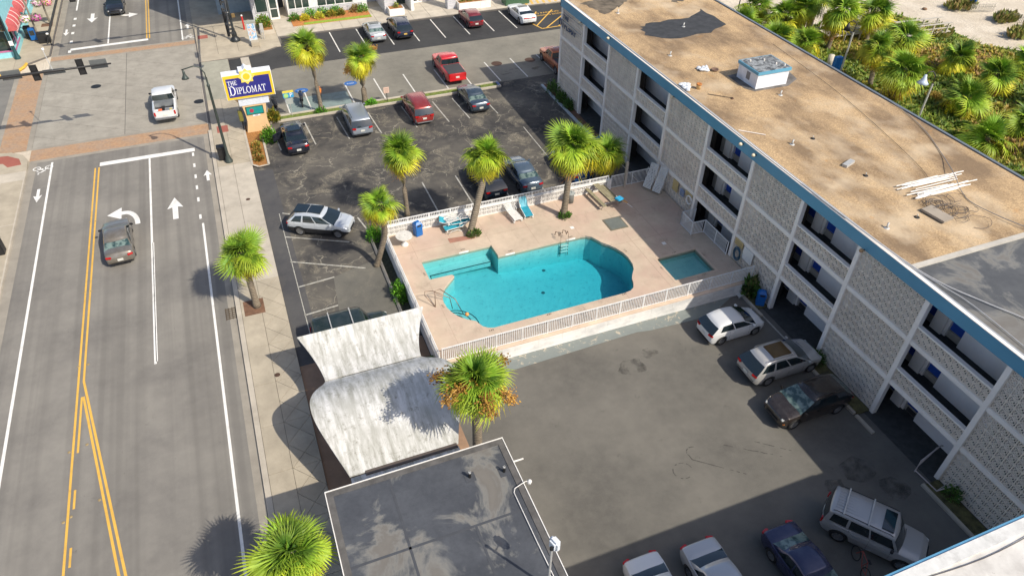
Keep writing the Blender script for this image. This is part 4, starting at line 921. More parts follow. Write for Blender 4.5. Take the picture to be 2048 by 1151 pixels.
for (y, z, w, h, mt, lb) in ((36.6, 2.05, .65, .85, M('board_yellow', (.6, .45, .2), .7, dirt=.3), 'yellow notice board on the screen behind the life ring'), (28.9, 2.3, .8, .45, MAT['board_yellow'], 'tan notice board above the coiled hose'), (27.9, 2.0, .95, .9, WHITE, 'blank white notice board on screen beside the hose'), (34.9, 2.3, .8, .35, MAT['board_yellow'], 'small tan notice above the life ring'), (35.7, 2.0, .5, .5, M('board_blue', (.25, .33, .5), .7, dirt=.6), 'faded blue notice sheet beside the yellow board')):
    s_ = thing('notice_board', lb, 'notice board', (27.56, y, z), 0, 'notice boards on the breeze block screen'); MB().box(27.53, 27.57, y-w/2, y+w/2, z-h/2, z+h/2).build('board', mt, s_)
    if lb.startswith(('tan', 'small', 'faded')):
        b = MB(); 
        for i in range(3): b.box(27.525, 27.529, y-w*.38, y+w*.38, z-h*.3+i*h*.25, z-h*.3+i*h*.25+.03)
        b.build('print_line', M('ink', (.2, .14, .1), .8), s_)
# ================================================================ WAVY CANOPY + OFFICE
n = NT('mildew_white'); p = n.pos()
st = n.noise(n.scale(p, (3.4, .45, 1)), 1.0, 7, .7, .0)
k = n.mix(n.math('MULTIPLY', n.ramp(st, (.40, 0.), (.62, 1.)), .9), (.60, .60, .585), (.30, .30, .265))
k = n.mix(n.ramp(n.noise(p, 3.5, 9, .88), (.53, 0.), (.63, .7)), k, (.14, .13, .09)); k = n.mix(n.ramp(n.noise(p, .9, 5), (.50, 0.), (.66, .6)), k, (.40, .40, .37))
n.col(k); n.set(Roughness=.75); MILD = n.m
cn = thing('wave_canopy', 'mildewed white concrete wave canopy over the office driveway', 'canopy', (3, 24, 0))
def canopy(prof, nm):
    vt = []; N = 14; P = []
    for i in range(len(prof)-1):
        for j in range(4):
            t = j/4; p0, p1, p2, p3 = prof[max(i-1, 0)], prof[i], prof[i+1], prof[min(i+2, len(prof)-1)]
            P.append(tuple(.5*((2*p1[k])+(p2[k]-p0[k])*t+(2*p0[k]-5*p1[k]+4*p2[k]-p3[k])*t*t+(3*p1[k]-p0[k]-3*p2[k]+p3[k])*t**3) for k in (0, 1)))
    P.append(prof[-1]); b = MB(); m = len(P); th = .08
    for y, z in P:
        xl = .62-(z-2.65)*.85; xr = 5.65+(z-2.65)*.95
        for i in range(N): x = xl+(xr-xl)*i/(N-1); b.v.append((x, y, z))
    for y, z in P:
        xl = .62-(z-2.65)*.85; xr = 5.65+(z-2.65)*.95
        for i in range(N): x = xl+(xr-xl)*i/(N-1); b.v.append((x, y, z-th))
    K = m*N
    for j in range(m-1):
        for i in range(N-1):
            a = j*N+i; b.f.append((a, a+N, a+N+1, a+1)); b.f.append((K+a, K+a+1, K+a+N+1, K+a+N))
        for i in (0, N-1): a = j*N+i; b.f.append((a, K+a, K+a+N, a+N))
    for i in range(N-1):
        b.f.append((i, i+1, K+i+1, K+i)); a = (m-1)*N+i; b.f.append((a, K+a, K+a+1, a+1))
    return b.build(nm, MILD, cn, smooth=.5)
canopy([(28.8, 3.62), (28.1, 3.2), (27.3, 2.86), (26.6, 2.68), (26.22, 2.64)], 'roof_shell')
canopy([(26.12, 2.66), (25.85, 2.80), (25.3, 3.18), (24.7, 3.52), (24.0, 3.76), (23.2, 3.78), (22.4, 3.6), (21.4, 3.22), (20.6, 2.88), (20.1, 2.68)], 'roof_shell')
canopy([(20.02, 2.64), (19.3, 2.72), (18.6, 3.0), (18.05, 3.35)], 'roof_shell')
MB().box(1.5, 5.4, 26.13, 26.21, 2.5, 2.6).build('gutter', MET, cn); MB().box(1.3, 5.6, 19.9, 20.2, 2.62, 2.7).build('gutter', M('gutter_brown', (.1, .08, .07), .8, dirt=.4), cn)
for x, y, z in ((1.2, 26.2, 2.5), (5.2, 26.2, 2.5), (1.2, 20.06, 2.5), (5.2, 20.06, 2.5)): MB().lathe([(.11, 0), (.11, z)], 14, (x, y, 0)).build('post', WCOL, cn, True)
of = thing('office_building', 'single storey office with a flat dark membrane roof and thin white edge', 'office', (3.3, 8, 0))
MB().box(-.42, 6.9, -6, 17.85, 0, 4.82).build('wall', LAV, of); MB().box(-.5, 7.0, -6.2, 17.95, 4.82, 5.0).build('roof', MEMB, of)
for a in ((-.55, 7.05, 17.95, 17.985, 5.06), (-.55, -.515, -6, 17.95, 5.06), (7.015, 7.05, -6, 17.95, 5.06)): MB().box(a[0], a[1], a[2], a[3], 4.8, a[4]).build('roof_edge', WHITE, of)
EB = M('edge_band', (.10, .095, .09), .8, sc=2, var=.3, world=True)
MB().box(-.515, 7.015, 17.7, 17.95, 5.0, 5.03).build('roof_upstand', EB, of); MB().box(-.515, -.25, -6, 17.7, 5.0, 5.03).build('roof_upstand', EB, of); MB().box(6.75, 7.015, -6, 17.7, 5.0, 5.03).build('roof_upstand', EB, of)
SEAM = M('seam', (.06, .065, .075), .8, world=True)
for a, b_ in (((-.25, 14.45), (6.75, 14.45)), ((2.0, 17.7), (2.0, 8)), ((4.6, 14.4), (4.6, 8)), ((-.2, 11.2), (6.7, 11.2))): seg(a, b_, .1, SEAM, of, 'roof_seam', 5.008)
for x, y in ((5.1, 16.6), (6.5, 16.35)):
    v_ = thing('roof_vent', 'dark pipe vent in a square flashing at '+('the middle of the office roof' if x < 6 else 'the right edge of the office roof'), 'vent pipe', (x, y, 5.0), 0, 'vents on the office roof')
    MB().box(-.22, .22, -.22, .22, 0, .012).build('flashing', SEAM, v_, local=True); MB().tube([(0, 0, 0), (0, 0, .3), (.04, .03, .34)], .06, 8).build('pipe', MET, v_, local=True); MB().lathe([(.06, .3), (.06, .36), (0, .37)], 8).build('cap', VENT, v_, local=True)
hk = thing('conduit', 'white bent conduit running along the right edge of the office roof', 'conduit', (6.6, 14, 5.0))
MB().tube([(7.3, 15.5, 5.15), (7.05, 15.48, 5.2), (6.6, 15.4, 5.1), (6.5, 15.25, 5.06), (6.52, 13, 5.06), (6.6, 9, 5.06)], .018, 6).build('pipe', WHITE, hk, True)
MB().lathe([(0, 0), (.08, .02), (.1, .16), (.04, .24), (0, .24)], 10, (7.25, 15.45, 5.02)).build('lamp_head', WHITE, hk, True)
ap = thing('camera_mast', 'grey pipe mast with a white box on the office roof edge', 'mast', (6.3, 12, 5.0))
MB().tube([(6.2, 11.2, 5.0), (6.2, 11.2, 7.6)], .05, 8).build('mast', VENT, ap); MB().tube([(6.2, 11.2, 7.6), (6.2, 11.2, 7.7)], .07, 8).build('mast_cap', MET, ap)
MB().tube([(6.2, 11.2, 6.0), (6.6, 10.4, 5.02)], .015, 6).build('stay', VENT, ap); MB().tube([(6.2, 11.2, 7.3), (6.45, 11.5, 7.25)], .02, 6).build('arm', MET, ap)
MB().obox((6.5, 11.55, 7.2), (.28, .42, .5), .3).build('camera_box', M('box_white', (.62, .66, .7), .5), ap, bevel=.08)
MB().box(7.05, 7.6, 16.9, 16.95, 4.6, 4.65).build('bracket', WHITE, of)
wr = thing('slatted_ramp', 'tan slatted step frame in shade beside the office wall', 'steps', (8.3, 12.6, 0))
for i in range(8): MB().box(7.3, 9.4, 11.4+i*.2, 11.52+i*.2, .35, .42).build('slat', M('slat_tan', (.3, .22, .14), .8), wr)
for x in (7.35, 9.3): MB().box(x, x+.06, 11.4, 13.0, 0, .34).build('side', MET, wr)
MB().tube([(7.3, 13.1, 0), (7.3, 13.1, 1), (8.2, 12.9, 1), (8.4, 12.5, .5)], .03, 6).build('rail', MET, wr)
# ================================================================ CARS
GLASS = NT('car_glass'); GLASS.col((.012, .02, .024)); GLASS.set(Roughness=.06, Specular_IOR_Level=.9, Coat_Weight=.4); GLASS = GLASS.m
GLASSL = NT('car_glass_light'); GLASSL.col(GLASSL.mix(GLASSL.ramp(GLASSL.noise(GLASSL.obj(), 3.5, 3), (.42, 0.), (.6, 1.)), (.03, .06, .06), (.16, .22, .20))); GLASSL.set(Roughness=.08, Specular_IOR_Level=.9); GLASSL = GLASSL.m
TYRE = M('tyre', (.018, .018, .018), .85); RIM = M('rim_silver', (.45, .45, .46), .3, .8); TRIM = M('black_trim', (.02, .02, .022), .6)
TAIL = M('tail_light', (.45, .01, .01), .2, coat=.8); HEADL = M('head_light', (.55, .56, .55), .15, coat=.8); PLATE = M('plate', (.6, .6, .55), .5); CHROME = M('chrome', (.6, .6, .6), .2, .9)
AMBER = M('amber_light', (.75, .22, .02), .3)
def interp(tab, s):
    if s <= tab[0][0]: return tab[0][1]
    for (a, va), (b, vb) in zip(tab, tab[1:]):
        if s <= b: t = (s-a)/(b-a); t = t*t*(3-2*t)*.5+t*.5; return va+(vb-va)*t
    return tab[-1][1]
KIND = {
 'sedan': dict(H=1.45, belt=.93, gh=(.12, .30, .57, .745), top=[(0, .62), (.012, .85), (.04, 1.0), (.13, 1.02), (.22, .97), (.70, .95), (.76, .93), (.9, .82), (.97, .70), (1, .5)], wr=.335, zb=.2, rw=.76),
 'coupe': dict(H=1.42, belt=.95, gh=(.10, .31, .55, .72), top=[(0, .7), (.012, .92), (.04, 1.02), (.12, 1.04), (.22, .98), (.68, .97), (.74, .97), (.92, .9), (.98, .8), (1, .55)], wr=.36, zb=.2, rw=.74),
 'suv': dict(H=1.68, belt=1.06, gh=(.012, .145, .56, .79), top=[(0, .6), (.012, .95), (.03, 1.08), (.2, 1.08), (.72, 1.07), (.78, 1.06), (.92, .95), (.98, .82), (1, .55)], wr=.36, zb=.28, rw=.72),
 'box': dict(H=1.82, belt=1.12, gh=(.012, .04, .66, .745), top=[(0, .6), (.012, 1.0), (.02, 1.12), (.2, 1.12), (.72, 1.12), (.76, 1.1), (.93, 1.06), (.985, .95), (1, .6)], wr=.38, zb=.36, rw=.86),
 'van': dict(H=1.75, belt=1.05, gh=(.01, .065, .66, .85), top=[(0, .6), (.012, .95), (.03, 1.05), (.2, 1.05), (.8, 1.04), (.86, .98), (.94, .86), (.985, .72), (1, .5)], wr=.34, zb=.22, rw=.80),
 'hatch': dict(H=1.52, belt=.98, gh=(.012, .14, .56, .80), top=[(0, .6), (.015, .88), (.035, .98), (.2, .98), (.75, .97), (.8, .95), (.93, .84), (.985, .7), (1, .5)], wr=.32, zb=.2, rw=.78),
 'pickup': dict(H=1.88, belt=1.2, gh=(.395, .415, .61, .72), top=[(0, .8), (.006, 1.2), (.39, 1.2), (.41, 1.2), (.72, 1.2), (.76, 1.18), (.95, 1.1), (.99, .98), (1, .7)], wr=.41, zb=.42, rw=.82),
}
_wheels = {}
def wheel_mesh(R_, spokes=7):
    if R_ in _wheels: return _wheels[R_]
    w = .11
    ty = MB().lathe([(R_*.66, -w), (R_*.93, -w), (R_, -w*.6), (R_, w*.6), (R_*.93, w), (R_*.66, w)], 22, (0, 0, 0), 'Y').mesh('tyre', TYRE, True)
    rb = MB().lathe([(R_*.68, -w*.9), (R_*.68, w*.9), (R_*.6, w*.85), (R_*.58, 0), (R_*.0, -.01)], 20, (0, 0, 0), 'Y')
    for i in range(spokes): t = 2*pi*i/spokes; rb.obox((cos(t)*R_*.33, w*.72, sin(t)*R_*.33), (R_*.6, .03, R_*.13), 0, -t)
    rb.lathe([(0, w*.86), (R_*.14, w*.84), (R_*.15, w*.6)], 12, (0, 0, 0), 'Y')
    _wheels[R_] = (ty, rb.mesh('rim', RIM, .5)); return _wheels[R_]
def car(kind, col, lab, x, y, hd, L, W, cat='car', gm=None, rails=False, sunroof=None, trim=None, bumper=None, H=None, rack=None, name='parked_car', group='cars parked around the motel', plate=PLATE, tail='corner', fr=None, wheelL=None, at='rear', bed=None, opendoor=False, mir=None):
    K = KIND[kind]; H = H or K['H']; belt = K['belt']; zb = K['zb']; hw = W/2; Rw = K['wr']; gm = gm or GLASS
    P = paint(*col) if isinstance(col, tuple) else col
    if at == 'rear': x += cos(radians(hd))*L/2; y += sin(radians(hd))*L/2
    t = thing(name, lab, cat, (x, y, .006), radians(hd), group)
    wx = [(-.5+(.205 if kind != 'pickup' else .22))*L, (.5-(.18 if kind != 'pickup' else .165))*L]
    Ra = Rw+.06
    st = sorted(set([0, .006, .015, .03, .05, .08, .115, .15, .92, .95, .97, .985, .994, 1]+[i/28 for i in range(1, 28)]+[(w_+dx)/L+.5 for w_ in wx for dx in (-Ra, -Ra*.93, -Ra*.7, -Ra*.35, 0, Ra*.35, Ra*.7, Ra*.93, Ra)]+([.38, .392] if kind == 'pickup' else [])))
    def width(s): return hw*interp([(0, .80), (.01, .88), (.05, .95), (.18, 1), (.8, 1), (.92, .955), (.975, .86), (1, .66)], s)
    prof = []; bm_ = MB(); NP = 9
    for s in st:
        X = (s-.5)*L; z1 = interp(K['top'], s); w = width(s); b0 = zb+interp([(0, .22), (.04, .06), (.1, 0), (.92, 0), (.97, .06), (1, .18)], s)
        if bed and .012 < s < .385: z1 = 1.2
        za = b0
        for w_ in wx:
            if abs(X-w_) < Ra: za = max(za, Rw+sqrt(max(0, Ra*Ra-(X-w_)**2)))
        zm = (z1+zb)/2+.08; cr = .05*(1 if kind != 'pickup' else .3)
        half = [(0, z1+cr), (.5*w, z1+cr*.8), (.84*w, z1+.005), (.955*w, z1-.05), (w, max(zm+.1, za+.03)), (w, max(zm-.08, za+.02)), (.985*w, max(b0+.1, za+.01)), (.95*w, za), (0, za)]
        prof.append((X, half))
    N = len(prof); M2 = 2*NP-2
    for X, half in prof:
        for (yy, z) in half: bm_.v.append((X, yy, z))
        for (yy, z) in half[-2:0:-1]: bm_.v.append((X, -yy, z))
    lower = MB(); lower.v = bm_.v; fb = MB(); fb.v = bm_.v
    for i in range(N-1):
        for j in range(M2):
            a = i*M2+j; b = i*M2+(j+1) % M2; q = (a, b, b+M2, a+M2); s = st[i]
            jj = j if j < NP-1 else M2-1-j
            if bed and .012 < s < .385 and jj in (0, 1): continue
            if bumper and (s < .03 or s > .965) and jj >= 4: fb.f.append(q)
            elif trim and jj >= 5: lower.f.append(q)
            else: bm_.f.append(q)
    bm_.f.append(tuple(range(M2))[::-1]); bm_.f.append(tuple(range((N-1)*M2, N*M2)))
    body = bm_.build('body', P, t, smooth=.7, local=True)
    if trim: lower.build('lower_trim', trim, t, smooth=.7, local=True)
    if bumper: fb.build('bumper', bumper, t, smooth=.7, local=True)
    # greenhouse
    g0, g1, g2, g3 = K['gh']; xs = lambda s: (s-.5)*L
    wb_, wr_ = hw*.945, hw*K['rw']
    sides = [0, .05, .2, .34, .455, .485, .6, .72, .83, .865, .93, 1]
    if kind in ('sedan', 'coupe', 'pickup'): win = [(1, 4), (5, 8)]
    elif kind == 'hatch': win = [(1, 4), (5, 8)]
    else: win = [(1, 4), (5, 8), (9, 10)]
    if kind in ('suv', 'box', 'van'): sides = [0, .045, .14, .25, .36, .385, .48, .57, .66, .70, .93, 1]; win = [(1, 4), (5, 8), (9, 10)]
    nb = 5; K2 = len(sides)
    def ring(u):
        out = []; e = u
        xf = xs(g3)+(xs(g2)-xs(g3))*e; xr = xs(g0)+(xs(g1)-xs(g0))*e; w = wb_+(wr_-wb_)*(e**1.25)
        zz = belt-.03+(H-.06-(belt-.03))*e
        bul = .17*(1-.45*e)
        F = [(xf+bul*(1-(2*i/(nb-1)-1)**2)-.03, w*(1-2*i/(nb-1))*(.93 if 0 < i < nb-1 else 1), zz+.03*(1-(2*i/(nb-1)-1)**2)*e) for i in range(nb)]   # y from +w to -w
        Rr = [(xr-.5*bul*(1-(2*i/(nb-1)-1)**2), w*(-1+2*i/(nb-1))*.97, zz+.02*(1-(2*i/(nb-1)-1)**2)*e) for i in range(nb)]
        rside = [(F[-1][0]+(Rr[0][0]-F[-1][0])*q, -w*(1+.02*sin(pi*q))+(.03*w*q), zz+.015*sin(pi*q)*e) for q in sides[1:-1]]
        lside = [(v_[0], -v_[1], v_[2]) for v_ in rside][::-1]
        return F+rside+Rr+lside
    us = [0, .12, .5, .86, 1.0]; rings = [ring(u) for u in us]
    gm_c, gm_h = (xs(g1)+xs(g2))/2, (xs(g2)-xs(g1))/2; drp = .03 if kind in ('box', 'pickup') else .085
    def dz(v_, e): return (v_[0], v_[1], v_[2]-drp*e*min(1.3, abs((v_[0]-gm_c)/gm_h))**2*(1.25 if v_[0] < gm_c else .75))
    rings = [[dz(v_, us[i_]**2) for v_ in r_] for i_, r_ in enumerate(rings)]
    top = []
    n_r = len(rings[0])
    gb_ = MB()
    for r_ in rings: gb_.v += r_
    cx_ = (xs(g1)+xs(g2))/2
    inner = [(cx_+(v_[0]-cx_)*.955, v_[1]*.93, v_[2]+.045) for v_ in rings[-1]]; gb_.v += inner
    glass = {}
    for l in range(len(us)):
        for j in range(n_r):
            a = l*n_r+j; b = l*n_r+(j+1) % n_r; q = (a, b, b+n_r, a+n_r); key = None
            if l in (1, 2) or (l == 0 and j < nb-1) or (l == 0 and nb-1+K2-1 <= j < nb-1+K2-1+nb-1 and kind != 'pickup'):
                if j < nb-1: key = 'windshield'
                elif j < nb-1+K2-1:
                    k_ = j-(nb-1)
                    if l:
                        for wi, (a_, b_) in enumerate(win):
                            if a_ <= k_ < b_: key = ('side_window', 0, wi)
                elif j < 2*(nb-1)+K2-1: key = 'rear_window'
                else:
                    k_ = K2-2-(j-(2*(nb-1)+K2-1))
                    if l:
                        for wi, (a_, b_) in enumerate(win):
                            if a_ <= k_ < b_: key = ('side_window', 1, wi)
            if key: glass.setdefault(key, MB()).f.append(q)
            else: gb_.f.append(q)
    # roof cap from inner ring
    base = len(us)*n_r; Fi = list(range(nb)); Ri = [nb-1+K2-1+i for i in range(nb)]
    rows = [[inner[i] for i in Fi]]
    for k_ in range(1, K2-1):
        r_ = inner[nb-1+k_]; l_ = inner[n_r-k_]
        rows.append([tuple(Vector(l_).lerp(Vector(r_), i/(nb-1))+Vector((0, 0, .02*sin(pi*i/(nb-1))))) for i in range(nb)])
    rows.append([inner[i] for i in Ri][::-1])
    k0 = len(gb_.v)
    for r_ in rows: gb_.v += r_
    for a in range(len(rows)-1):
        for b in range(nb-1): q = k0+a*nb+b; gb_.f.append((q, q+nb, q+nb+1, q+1)[::-1])
    vs0 = list(gb_.v)
    m_ = gb_.mesh('cabin', P, .8); 
    bmm = bmesh.new(); bmm.from_mesh(m_); bmesh.ops.remove_doubles(bmm, verts=bmm.verts, dist=.0005); bmesh.ops.recalc_face_normals(bmm, faces=bmm.faces); bmm.to_mesh(m_); bmm.free()
    inst(m_, 'cabin', t)
    for key, gg in glass.items():
        gg.v = [tuple(v_) for v_ in vs0]; nm = key if isinstance(key, str) else 'side_window'
        used = sorted({i for f_ in gg.f for i in f_}); mp = {o_: n__ for n__, o_ in enumerate(used)}
        vv = [vs0[i] for i in used]; cen = Vector((cx_, 0, belt))
        ff = [tuple(mp[i] for i in f_) for f_ in gg.f]; g_ = MB().add(vv, ff)
        m_ = g_.mesh(nm, gm if nm != 'side_window' else GLASS, True)
        bmm = bmesh.new(); bmm.from_mesh(m_)
        for f_ in bmm.faces:
            if f_.normal.dot(f_.calc_center_median()-cen) < 0: f_.normal_flip()
        bmm.to_mesh(m_); bmm.free(); inst(m_, nm, t)
    # wheels
    ty, rm = wheel_mesh(Rw)
    for wxx in wx:
        for sg in (1, -1):
            w_ = inst(ty, 'wheel', t, (wxx, sg*(hw-.13), Rw)); inst(rm, 'rim', w_, (0, 0, 0), (0, 0, 0 if sg > 0 else pi))
    # lights, plates, mirrors, seams
    zt = interp(K['top'], .03)-.13; 
    for sg in (1, -1):
        if tail == 'bar': pass
        elif kind in ('pickup', 'box'): MB().obox((xs(.004), sg*hw*.80, zt-.06), (.09, .14, .34)).build('tail_light', TAIL, t, bevel=.02, local=True)
        elif kind in ('suv', 'van'): MB().obox((xs(.012), sg*hw*.72, zt-.02), (.16, .32, .15), sg*-.25).build('tail_light', TAIL, t, bevel=.03, local=True)
        else: MB().obox((xs(.02), sg*hw*.72, zt+.0), (.2, .34, .13), sg*-.3).build('tail_light', TAIL, t, bevel=.03, local=True)
        zh = interp(K['top'], .955)-.1
        MB().obox((xs(.95), sg*hw*.72, zh), (.34, .26, .13), sg*-.55).build('headlight', HEADL, t, bevel=.04, local=True)
        if kind == 'suv' and bumper is None and fr == 'amber': MB().obox((xs(.955), sg*hw*.78, .55), (.15, .2, .08), sg*-.5).build('indicator', AMBER, t, bevel=.02, local=True)
        mm = MB().obox((xs(g3)-.28, sg*(hw+.09), belt+.06), (.13, .2, .14), sg*.2).build('mirror', mir or P, t, bevel=.03, local=True)
        b = MB()
        for sx in ([.27, .47, .68] if kind not in ('coupe', 'pickup', 'hatch') else ([.33, .68] if kind != 'pickup' else [.42, .53, .70])):
            b.tube([(xs(sx), sg*(hw*.957+.001), belt-.03), (xs(sx), sg*(hw+.002), (belt+zb)/2+.12), (xs(sx), sg*(hw+.002), (belt+zb)/2-.05), (xs(sx), sg*(hw*.985+.003), zb+.12)], .006, 4, False)
        b.build('door_seam', TRIM, t, local=True)
        for sx in ([.32, .52] if kind not in ('coupe', 'hatch') else [.37]): MB().obox((xs(sx if kind != 'pickup' else sx+.12), sg*(hw*.99+.005), belt-.16), (.17, .03, .035)).build('door_handle', P, t, local=True)
    if tail == 'bar': MB().obox((xs(.008), 0, zt), (.09, W*.74, .13)).build('tail_light', TAIL, t, bevel=.03, local=True)
    MB().obox((xs(.0)-.012, 0, zt-.22), (.02, .34, .16)).build('number_plate', plate, t, local=True)
    MB().obox((xs(.998), 0, .55 if kind not in ('pickup', 'box') else .8), (.06, W*.5, .2)).build('grille', TRIM, t, bevel=.03, local=True)
    MB().obox((xs(.01), 0, zb+.12), (.1, W*.72, .08)).build('bumper_trim', bumper or TRIM, t, bevel=.02, local=True)
    for fxx in (xs(g3)+.12,):
        MB().tube([(fxx, .08, belt+.02), (fxx-.05, hw*.62, belt+.03)], .012, 4).build('wiper', TRIM, t, local=True)
    if rails:
        for sg in (1, -1): MB().tube([(xs(g1)+.1, sg*wr_*.93, H-.0), (xs(g1)+.2, sg*wr_*.93, H+.05), (xs(g2)-.25, sg*wr_*.93, H+.05), (xs(g2)-.1, sg*wr_*.93, H-.0)], .018, 6).build('roof_rail', TRIM if rails == 2 else CHROME, t, local=True)
    if rack:
        for fx in rack: MB().box(xs(fx)-.03, xs(fx)+.03, -wr_*1.0, wr_*1.0, H+.04, H+.075).build('cross_bar', VENT, t, local=True)
    if sunroof:
        for a, b_ in sunroof: MB().box(xs(a), xs(b_), -wr_*.72, wr_*.72, H-.05, H+.05).build('sunroof', GLASS if fr != 'tan' else M('tan_glass', (.10, .065, .03), .1), t, bevel=.012, local=True)
    if kind == 'box' or rack:
        for i in range(7): MB().box(xs(g1)+.15, xs(g2)-.25 if kind != 'box' else xs(.45), -wr_*.6+i*wr_*.2-.012, -wr_*.6+i*wr_*.2+.012, H+.0, H+.016).build('roof_rib', P, t, local=True)
    if bed == 'cover': MB().box(xs(.012), xs(.385), -hw*.84, hw*.84, 1.20, 1.235).build('bed_cover', M('bed_cover', (.05, .052, .055), .7), t, bevel=.01, local=True)
    if bed == 'open':
        MB().box(xs(.015), xs(.385), -hw*.80, hw*.80, .78, .82).build('bed_floor', TRIM, t, local=True)
        for sg in (1, -1): MB().box(xs(.015), xs(.385), sg*hw*.80 if sg > 0 else -hw*.84, sg*hw*.84 if sg > 0 else -hw*.80, .8, 1.2).build('bed_wall', P, t, local=True)
        MB().box(xs(.003), xs(.018), -hw*.8, hw*.8, .7, 1.23).build('tailgate', P, t, bevel=.01, local=True); MB().box(xs(.30), xs(.385), -hw*.78, hw*.78, .85, 1.26).build('tool_box', M('toolbox', (.3, .32, .33), .4, .6), t, local=True)
    if kind == 'pickup':
        MB().box(xs(0)-.12, xs(.0)+.02, -hw*.86, hw*.86, .52, .68).build('bumper', M('bumper_grey', (.2, .21, .22), .4, .4) if bed == 'open' else P, t, bevel=.03, local=True)
    if opendoor:
        d_ = MB().obox((xs(.52), hw+.42, .72), (.95, .09, .62), -.95); d_.build('open_door', P, t, bevel=.03, local=True); MB().obox((xs(.535), hw+.40, .72), (.8, .05, .5), -.95).tfm(T((.05, -.03, 0))).build('door_lining', M('lining_tan', (.28, .12, .06), .7), t, local=True)
    return t
PC = lambda nm, c, **k: (nm, c)
wht = ('car_white', (.70, .71, .71), .3, .1, .1)
t = car('pickup', wht, 'white pickup truck with tools in its open bed crossing the intersection', -6.4, 62.9, 90, 5.7, 1.98, 'pickup truck', bed='open', name='pickup_truck', group='vehicles on the street', mir=TRIM)
for i, (a, b_, c, mt) in enumerate(((-2.2, .35, .3, M('tool_orange', (.7, .15, .05), .5)), (-2.1, -.2, .35, M('tool_grey', (.2, .21, .22), .5)), (-2.3, -.5, .22, M('tool_yellow', (.5, .4, .12), .5)), (-1.7, .1, .28, TRIM))):
    o = thing('tool_crate', ('orange tool crate', 'grey tool case', 'yellow tool bag', 'black tool box')[i]+' lying in the bed of the white pickup truck', 'tool box', (-6.4+b_*-1, 62.9+2.85+a, .83)); MB().box(-c/2, c/2, -.2, .2, 0, .28).build('box', mt, o, bevel=.02, local=True)
car('sedan', ('car_bronze', (.17, .15, .12), .3, .5), 'bronze grey sedan with tan glass waiting at the turn arrow', -9.75, 43.4, 94, 4.8, 1.78, gm=GLASSL, name='driving_car', group='vehicles on the street', mir=TRIM)
car('sedan', ('car_black', (.012, .014, .018), .2), 'black sedan facing the camera in the far turn lane', -10.95, 91.3, -90, 4.8, 1.85, name='driving_car', group='vehicles on the street', at='front' if 0 else 'x').location = (-10.95, 93.7, 0.006)
car('sedan', ('car_navyblack', (.012, .016, .03), .18), 'glossy black sedan with its driver door open beside the motel sign', 3.3, 53.6, 90, 4.95, 1.82, opendoor=True, sunroof=[(.34, .52)])
car('van', ('car_silverblue', (.27, .31, .36), .3), 'silver blue minivan parked nose in at the grass median', 8.75, 54.8, 90, 5.0, 1.9, 'minivan', rails=2)
car('van', ('car_red', (.32, .035, .03), .25), 'red minivan with grey bumper parked at the grass median', 14.2, 55.1, 90, 4.8, 1.85, 'minivan', bumper=M('bumper_silver', (.25, .26, .27), .5, .3), rails=2)
car('sedan', ('car_slate', (.045, .07, .10), .25), 'dark slate blue sedan parked nearest the end of the median', 19.5, 55.5, 90, 4.8, 1.8, gm=GLASSL)
car('pickup', ('car_brightred', (.55, .015, .02), .22, .12, .1), 'bright red pickup truck with a black bed cover', 19.35, 61.7, 90, 5.7, 1.98, 'pickup truck', bed='cover', name='pickup_truck')
car('pickup', ('car_orange', (.42, .11, .035), .25), 'burnt orange pickup truck half hidden by the motel corner', 30.0, 59.6, 90, 5.6, 1.95, 'pickup truck', bed='cover', name='pickup_truck')
car('sedan', ('car_silver', (.42, .45, .47), .25), 'silver sedan parked by the flower bed of the far hotel', 14.75, 74.0, 90, 4.6, 1.75, sunroof=[(.40, .52)], gm=GLASSL)
car('suv', ('car_darkblue', (.02, .028, .06), .2), 'dark blue large suv with yellow plate by the hotel entrance', 17.6, 73.9, 90, 4.95, 1.92, 'suv', rails=1, plate=M('plate_yellow', (.6, .4, .1), .5))
car('hatch', ('car_maroon', (.20, .02, .03), .25), 'maroon hatchback parked in front of the long white planter', 25.75, 74.4, 90, 4.3, 1.75)
car('coupe', ('car_palewhite', (.66, .69, .71), .25, .1, .1), 'white muscle coupe with a full width red tail light', 31.6, 73.4, 90, 4.95, 1.88, tail='bar', sunroof=[(.40, .50)])
car('suv', ('car_silverwhite', (.60, .64, .68), .22), 'silver white suv with twin black glass roof parked by the street', 3.16, 42.97, -28.6, 4.4, 1.8, 'suv', sunroof=[(.12, .33), (.34, .55)], trim=TRIM, at='mid')
car('suv', ('car_nightblue', (.018, .035, .06), .2), 'dark blue suv behind the leaning palm and breeze block wall', 15.85, 41.9, 90, 4.75, 1.85, 'suv', sunroof=[(.2, .5)])
car('sedan', ('car_steel', (.09, .13, .175), .2), 'steel blue sedan in dappled palm shade behind the pool wall', 18.75, 41.9, 90, 4.75, 1.78, gm=GLASSL)
car('sedan', ('car_blue', (.02, .10, .30), .22), 'blue sedan mostly hidden under the twin palms', 22.9, 41.8, 90, 4.6, 1.78)
car('box', ('car_darkgreen', (.016, .03, .03), .4, .15, .2), 'dark suv with roof bars tucked under the canopy edge', .6, 31.35, 0, 4.5, 1.8, 'suv', rails=2, rack=(.25, .52), H=1.8)
car('hatch', wht, 'white two door hatchback parked at the motel kerb nearest the pool', 22.1, 24.1, 0, 3.85, 1.68)
car('suv', ('car_champagne', (.52, .51, .49), .25), 'champagne silver suv with a brown glass roof panel', 22.5, 20.55, 0, 4.7, 1.88, 'suv', sunroof=[(.27, .52)], fr='tan', rails=1)
car('suv', ('car_brown', (.035, .026, .022), .2), 'dark brown suv reversed in, its bonnet pointing at the open lot', 26.65, 17.55, 180, 4.6, 1.84, 'suv', gm=GLASSL, fr='amber', rails=2)
